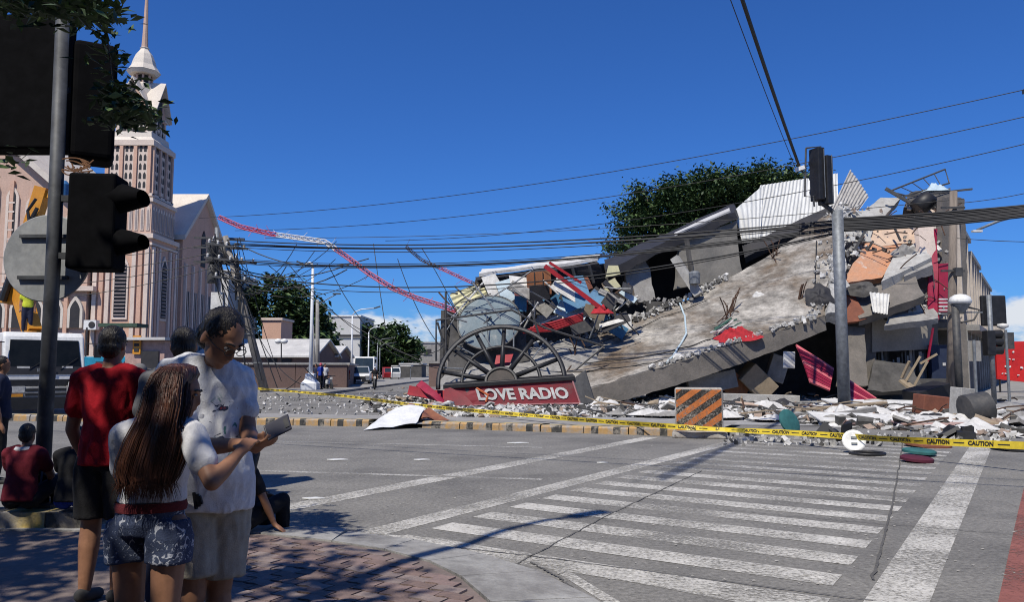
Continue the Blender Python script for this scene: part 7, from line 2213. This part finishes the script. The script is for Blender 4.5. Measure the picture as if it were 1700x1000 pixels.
# unseen row of shops added behind the viewer to deepen the foreground shade
ns_ = thing('added_shop_row', 'added shop row behind the viewer, blocking sky light from the people', 'building', (0, -11, 0))
b = MB(); b.box((-2, -13, 6.5), (46, 8, 13)); b.build('wall', m_fac2, ns_)
b = MB(); b.box((-2, -8.4, 3.6), (46, 1.4, .2)); b.build('canopy', m_conc_dk, ns_)
for k in range(9):
    b = MB(); b.box((-22 + k * 5, -8.95, 1.7), (4.2, .12, 3.2)); b.build('shutter', m_steel_dk, ns_)
    for z in (6, 9.5):
        b = MB(); b.box((-22 + k * 5, -8.96, z), (2.4, .1, 1.7)); b.build('window', m_glass, ns_)
# ------------------------------------------------------------------ people
m_wtee = cloth('white_cotton', (.58, .58, .60), .85)
m_denim = cloth('khaki_cotton', (.36, .33, .27), .8)
m_redt = cloth('red_jersey', (.34, .009, .017), .7)
m_blackc = cloth('black_cotton', (.018, .018, .02), .7)
m_navy = cloth('navy_cotton', (.025, .03, .06), .7)
m_grey = cloth('grey_cotton', (.16, .16, .165), .8)
m_maroon = cloth('maroon_cotton', (.14, .015, .025), .7)
m_bluec = cloth('bright_blue_cotton', (.02, .05, .32), .7)

def patterned(name, base, marks, scale, thr, center=None, radius=1.0):
    m = cloth(name, base, .85)
    n, l = m.node_tree.nodes, m.node_tree.links
    bs = n['Principled BSDF']
    src = bs.inputs['Base Color'].links[0].from_socket
    geo = n.new('ShaderNodeNewGeometry')
    prev = src
    for i, (c, sc, th) in enumerate(marks):
        vo = n.new('ShaderNodeTexNoise'); vo.inputs['Scale'].default_value = sc; vo.inputs['Detail'].default_value = 3; vo.inputs['Distortion'].default_value = 1.6
        mp = n.new('ShaderNodeMapping'); mp.inputs['Location'].default_value = (i * 3.3, i * 1.7, i * 5.1)
        l.new(geo.outputs['Position'], mp.inputs[0]); l.new(mp.outputs[0], vo.inputs['Vector'])
        mr = n.new('ShaderNodeMapRange'); mr.inputs['From Min'].default_value = th; mr.inputs['From Max'].default_value = th + .03
        l.new(vo.outputs[0], mr.inputs['Value'])
        fac = mr.outputs[0]
        if center is not None:
            ds_ = n.new('ShaderNodeVectorMath'); ds_.operation = 'DISTANCE'; ds_.inputs[1].default_value = center
            l.new(geo.outputs['Position'], ds_.inputs[0])
            m2 = n.new('ShaderNodeMapRange'); m2.inputs['From Min'].default_value = radius; m2.inputs['From Max'].default_value = radius * .8
            l.new(ds_.outputs['Value'], m2.inputs['Value'])
            mu = n.new('ShaderNodeMath'); mu.operation = 'MULTIPLY'; l.new(fac, mu.inputs[0]); l.new(m2.outputs[0], mu.inputs[1]); fac = mu.outputs[0]
        mx = n.new('ShaderNodeMixRGB'); mx.inputs['Color2'].default_value = tuple(c) + (1,)
        l.new(fac, mx.inputs['Fac']); l.new(prev, mx.inputs['Color1']); prev = mx.outputs[0]
    l.new(prev, bs.inputs['Base Color'])
    return m

# woman with long hair
WLOC = V(-1.55, 3.42, ZS)
J = joints(1.45, WLOC, math.radians(157))
J['head'] = at(301, 653, 3.40); J['neck'] = at(276, 706, 3.44); J['hfwd'] = V(.96, .12, -.2).normalized()
J['shR'] = at(317, 722, 3.33); J['shL'] = at(205, 724, 3.55); J['chest'] = at(262, 770, 3.45); J['pel'] = at(248, 862, 3.45)
J['hipR'] = at(283, 880, 3.42); J['hipL'] = at(213, 878, 3.48)
J['knR'] = at(272, 1040, 3.40); J['knL'] = at(216, 1040, 3.46)
J['elR'] = at(352, 802, 3.20); J['wrR'] = at(398, 752, 3.34)
J['elL'] = at(206, 812, 3.72); J['wrL'] = at(280, 800, 3.8)
m_floral = patterned('floral_denim', (.045, .06, .11), [((.38, .40, .46), 26, .60), ((.25, .28, .36), 60, .64)], 1, 1)
wo = person('woman with long brown hair, white top and floral denim shorts, seen from behind', J, WLOC, m_wtee, m_floral, sleeves='short', legs='shorts', legl=.34, hair=None, voxel=.0075, girth=1.0, hem=.15, loose=1.9,
            hands={'R': (at(418, 728, 3.42) - J['wrR'], V(.1, .9, -.5), .55, 1)}, shoes=True, wr=.005)
# belt and frayed hem
side = (J['hipL'] - J['hipR']).normalized(); f_ = J['fwd']
b = MB()
rows = torso_rows(J, .0225, -.02, .36, 1.0)
c0 = rows[1][0]
for dz in (-.016, .016):
    pass
bw = []
for k in range(36):
    a = 2 * math.pi * k / 36
    bw.append(rows[1][0] + V(0, 0, .012) + rows[1][1] * math.cos(a) * 1.0 + rows[1][2] * math.sin(a) * 1.0)
b.rings([[p + V(0, 0, -.02) for p in bw], [p * 1 + (p - rows[1][0]) * .03 for p in bw], [p + V(0, 0, .02) for p in bw]], cap=False); b.build('belt', cloth('maroon_leather', (.12, .02, .025)), wo, smooth=True)
m_hairb = mat('brown_hair', (.032, .014, .009), (.11, .042, .024), scale=38, rough=.38, stretch=(1, 1, .06), bump=.7, bscale=90, spec=.5)
hr = [(298, 604, 12, .04, 3.40), (298, 609, 27, .065, 3.395), (296, 622, 38, .085, 3.38), (291, 645, 42, .095, 3.365), (286, 672, 42, .09, 3.34), (277, 700, 41, .08, 3.315), (264, 730, 43, .07, 3.30), (252, 765, 43, .06, 3.295), (245, 788, 38, .05, 3.29), (243, 802, 30, .03, 3.29)]
b = MB()
rows = []
n = 64
for k, (px, py, w, dep, Y) in enumerate(hr):
    c = at(px, py, Y); hw = w * Y / FPX
    ring_ = []
    for i in range(n):
        a = 2 * math.pi * i / n
        rip = 1 + .025 * math.sin(i * 5.3 + k * .35) + .07 * noise.noise(V(i * .9, k * .35, 3))
        q = c + V(math.cos(a) * hw * rip, math.sin(a) * dep * rip, 0)
        # keep the face clear on the right, far side
        if 2 <= k <= 5 and math.cos(a) > .45: q.x -= (math.cos(a) - .45) * hw * (.9 if k > 2 else .3)
        ring_.append(q)
    rows.append(ring_)
b.rings(rows); b.build('hair', m_hairb, wo, smooth=True)
b = MB(); rr = random.Random(6)
for k in range(520):
    a = rr.uniform(math.pi * .95, math.pi * 2.12); t0 = rr.randrange(1, 6); pts = []
    wob = rr.uniform(-.012, .012)
    for j in range(t0, len(hr)):
        px, py, w, dep, Y = hr[j]; hw = w * Y / FPX
        aa = a
        cx = math.cos(aa) * hw * 1.03
        if j <= 5 and math.cos(aa) > .45: cx -= (math.cos(aa) - .45) * hw * .9
        pts.append(at(px, py, Y) + V(cx + wob * (j - t0) * .5, math.sin(aa) * dep * 1.05 - .003, 0))
    pts.append(pts[-1] + V(wob * 2, 0, -rr.uniform(.0, .09)))
    b.tube(pts, [.0016] * (len(pts) - 1) + [.0005], 3)
b.build('hair_strands', m_hairb, wo, smooth=True)

# man with glasses holding a phone
MLOC = V(-1.55, 3.98, ZS)
J = joints(1.76, MLOC, math.radians(24))
J['big'] = 1.17; J['head'] = at(368, 560, 3.84); J['neck'] = at(347, 602, 3.97); J['hfwd'] = V(.70, -.36, -.68).normalized()
J['chest'] = at(345, 690, 4.0); J['pel'] = at(345, 815, 4.02)
J['shR'] = at(286, 622, 3.92); J['shL'] = at(396, 632, 4.08)
J['elR'] = at(312, 745, 3.74); J['wrR'] = at(404, 738, 3.52)
J['elL'] = at(412, 718, 3.98); J['wrL'] = at(424, 745, 3.70)
J['hipR'] = at(318, 838, 3.98); J['hipL'] = at(372, 836, 4.08); J['knR'] = at(320, 988, 3.94); J['knL'] = at(362, 985, 4.06)
m_print = patterned('printed_white_cotton', (.62, .63, .66), [((.03, .04, .08), 13, .60), ((.10, .22, .20), 10, .60), ((.25, .05, .06), 20, .67)], 1, 1, at(390, 705, 3.80), .20)
mn = person('man in glasses, printed white shirt and khaki shorts holding a phone', J, MLOC, m_print, m_denim, sleeves='short', legs='shorts', legl=.80, hair='short', voxel=.0085, girth=1.16, belly=.02, wr=.008, hem=-.12, loose=1.5,
            hands={'R': (at(436, 738, 3.50) - J['wrR'], V(0, .3, 1), .5, -1), 'L': (at(452, 728, 3.56) - J['wrL'], V(0, -.3, 1), .5, 1)})
c, hf, up = J['head'], J['hfwd'], None
up = (V(0, 0, 1) - hf * hf.z).normalized(); sd = up.cross(hf); s = 1.76 * 1.17
gs = MB()
for q in (-1, 1):
    ce = c + sd * q * .0185 * s + up * .002 * s + hf * .060 * s
    gs.tube([ce + sd * math.cos(a) * .0135 * s + up * math.sin(a) * .0095 * s for a in [k * math.pi / 8 for k in range(16)]], .0022, 5, closed=True)
    gs.tube([ce + sd * q * .0135 * s, ce + sd * q * .026 * s - hf * .02 * s, ce + sd * q * .028 * s - hf * .062 * s], .002, 5)
gs.tube([c + sd * -.005 * s + up * .003 * s + hf * .061 * s, c + sd * .005 * s + up * .003 * s + hf * .061 * s], .002, 5)
gs.build('glasses', m_black, mn)
ky = MB()
for k, dxp in enumerate((0, 5, 9)):
    ky.bar(at(322 + dxp, 818 + 3 * k, 3.80), at(326 + dxp, 846 - 4 * k, 3.80), .016, .012)
ky.build('belt_keys', m_black, mn)
# phone
ph = thing('mobile_phone', 'dark mobile phone held between the man and the woman', 'phone', at(461, 712, 3.5))
A, B, C, D = at(437, 709, 3.50), at(445, 734, 3.47), at(485, 714, 3.53), at(478, 688, 3.56)
nrm = (B - A).cross(D - A).normalized()
b = MB(); b.hexa([A, B, C, D, A + nrm * .01, B + nrm * .01, C + nrm * .01, D + nrm * .01]); bevel(b.build('case', mat('phone_case', (.018, .018, .03), (.03, .03, .045), rough=.4), ph), .006, 3)
sgn = -1 if nrm.y > 0 else 1
ctr = (A + B + C + D) / 4
b = MB(); xx = (D - A).normalized(); yy = (B - A).normalized(); base_ = ctr + nrm * (.0115 if nrm.y < 0 else -.0015)
b.box(base_ + xx * .04, (.02, .045, .001), Matrix((xx, yy, nrm)).transposed()); b.build('camera_strip', m_black, ph)

# man in red seen from behind
J = joints(1.69, V(-2.52, 4.95, ZS), math.radians(176), dict(elL=(.15, -.01, .62), wrL=(.13, -.07, .5), elR=(-.15, -.01, .62), wrR=(-.12, -.08, .5)))
person('man in a red jersey seen from behind beside the signal pole', J, V(-2.52, 4.95, ZS), m_redt, m_blackc, sleeves='short', legs='shorts', legl=.9, voxel=.0095, girth=1.0, wr=.006)
# man mostly hidden behind the man in glasses
J = joints(1.68, V(-2.03, 4.85, ZS), math.radians(200))
person('dark haired person standing mostly hidden behind the man in glasses', J, V(-2.03, 4.85, ZS), m_grey, m_navy, voxel=.0115)
# person in a dark cap further back
J = joints(1.55, V(-4.3, 9.1, 0), math.radians(150))
person('person in a dark cap and dark shirt standing on the road beyond the kerb', J, V(-4.3, 9.1, 0), m_blackc, m_navy, voxel=.018, capmat=m_grey)
# seated people
SIT = dict(pel=(0, 0.02, .10), chest=(0, 0.0, .29), neck=(0, -.02, .395), head=(0, -.035, .49), shL=(.105, -.01, .365), shR=(-.105, -.01, .365), elL=(.13, -.09, .22), elR=(-.13, -.09, .22), wrL=(.06, -.2, .19), wrR=(-.06, -.2, .19),
           hipL=(.055, 0, .08), hipR=(-.055, 0, .08), knL=(.08, -.25, .16), knR=(-.08, -.25, .16), anL=(.08, -.27, -.08), anR=(-.08, -.27, -.08))
for px, h, sm, bm_, lb in ((37, 1.42, m_maroon, m_blackc, 'child in maroon top sitting on the kerb left of the signal pole'), (122, 1.38, m_blackc, m_bluec, 'child in black top sitting on the kerb right of the signal pole')):
    x = at(px, 800, 7.25).x
    J = joints(h, V(x, 7.25, .20), math.radians(180), SIT)
    o = person(lb, J, V(x, 7.25, .20), sm, bm_, voxel=.012, face=False)
    if px < 100:
        b = MB(); b.tube([J['neck'] + V(math.cos(a) * .075, math.sin(a) * .065, .0) for a in [k * math.pi / 8 for k in range(16)]], .028, 6, closed=True); b.build('collar', m_wtee, o, smooth=True)
x = at(402, 800, 7.05).x
ov = dict(SIT); ov.update(elR=(-.19, .08, .20), wrR=(-.245, .12, .02))
J = joints(1.5, V(x, 7.02, .06), math.radians(150), ov)
J['elR'] = at(438, 830, 7.0); J['wrR'] = at(456, 872, 7.05); J['shR'] = at(420, 790, 7.0)
sp_ = person('person with long black hair and black top sitting on the kerb behind the man', J, V(x, 7.02, .06), m_blackc, m_blackc, voxel=.012, face=False, hands={'R': (V(.6, -.1, -.35), V(0, 0, -1), .15, 1)})
b = MB(); eloft(b, [(J['head'] + V(0, 0, .06), V(.09, 0, 0), V(0, .09, 0)), (J['head'] + V(.02, -.03, -.05), V(.11, 0, 0), V(0, .10, 0)), (J['chest'] + V(.03, -.1, .06), V(.12, 0, 0), V(0, .06, 0)), (J['pel'] + V(.05, -.12, .12), V(.10, 0, 0), V(0, .04, 0))]); b.build('long_hair', m_hair, sp_, smooth=True)

# worker in the crane bucket area and far pedestrians
wl2 = at(46, 512, 26.2)
J = joints(1.6, V(wl2.x, 26.2, wl2.z - .8), math.radians(30))
person('worker in yellow vest standing at the crane controls behind the truck cab', J, V(wl2.x, 26.2, wl2.z - .8), cloth('hi_vis_yellow', (.55, .6, .05)), m_navy, voxel=.03, capmat=cloth('yellow_helmet', (.6, .45, .03)))
for px, Y, h, rz, sm, bm_, lb, cp in ((514, 51.5, 1.68, 60, m_grey, m_navy, 'rider in grey shirt standing beside the white lamp pedestal', m_steel_dk), (524, 52.5, 1.66, -20, m_navy, m_blackc, 'rider in navy shirt among the gathered group', None), (532, 51.2, 1.7, 150, m_bluec, m_blackc, 'rider in blue shirt with pink helmet', cloth('pink_helmet', (.6, .12, .16))), (539, 52.8, 1.66, 30, m_wtee, m_navy, 'rider in white shirt beside the white scooter', None),
                                  (575, 57, 1.66, 10, m_maroon, m_blackc, 'pedestrian in maroon shirt standing left of the pickup', None), (622, 56.3, 1.5, 10, m_blackc, m_blackc, 'rider in black on the dark motorcycle', m_white)):
    x = at(px, 640, Y).x
    J = joints(h, V(x, Y, 0.15 if px < 560 else (.0 if px < 600 else .12)), math.radians(rz))
    person(lb, J, V(x, Y, 0), sm, bm_, voxel=.032, capmat=cp)
J = joints(1.66, V(-6.75, 10.4, 0), math.radians(120))
person('person in dark clothes at the left edge in front of the truck', J, V(-6.75, 10.4, 0), m_navy, m_blackc, voxel=.02)
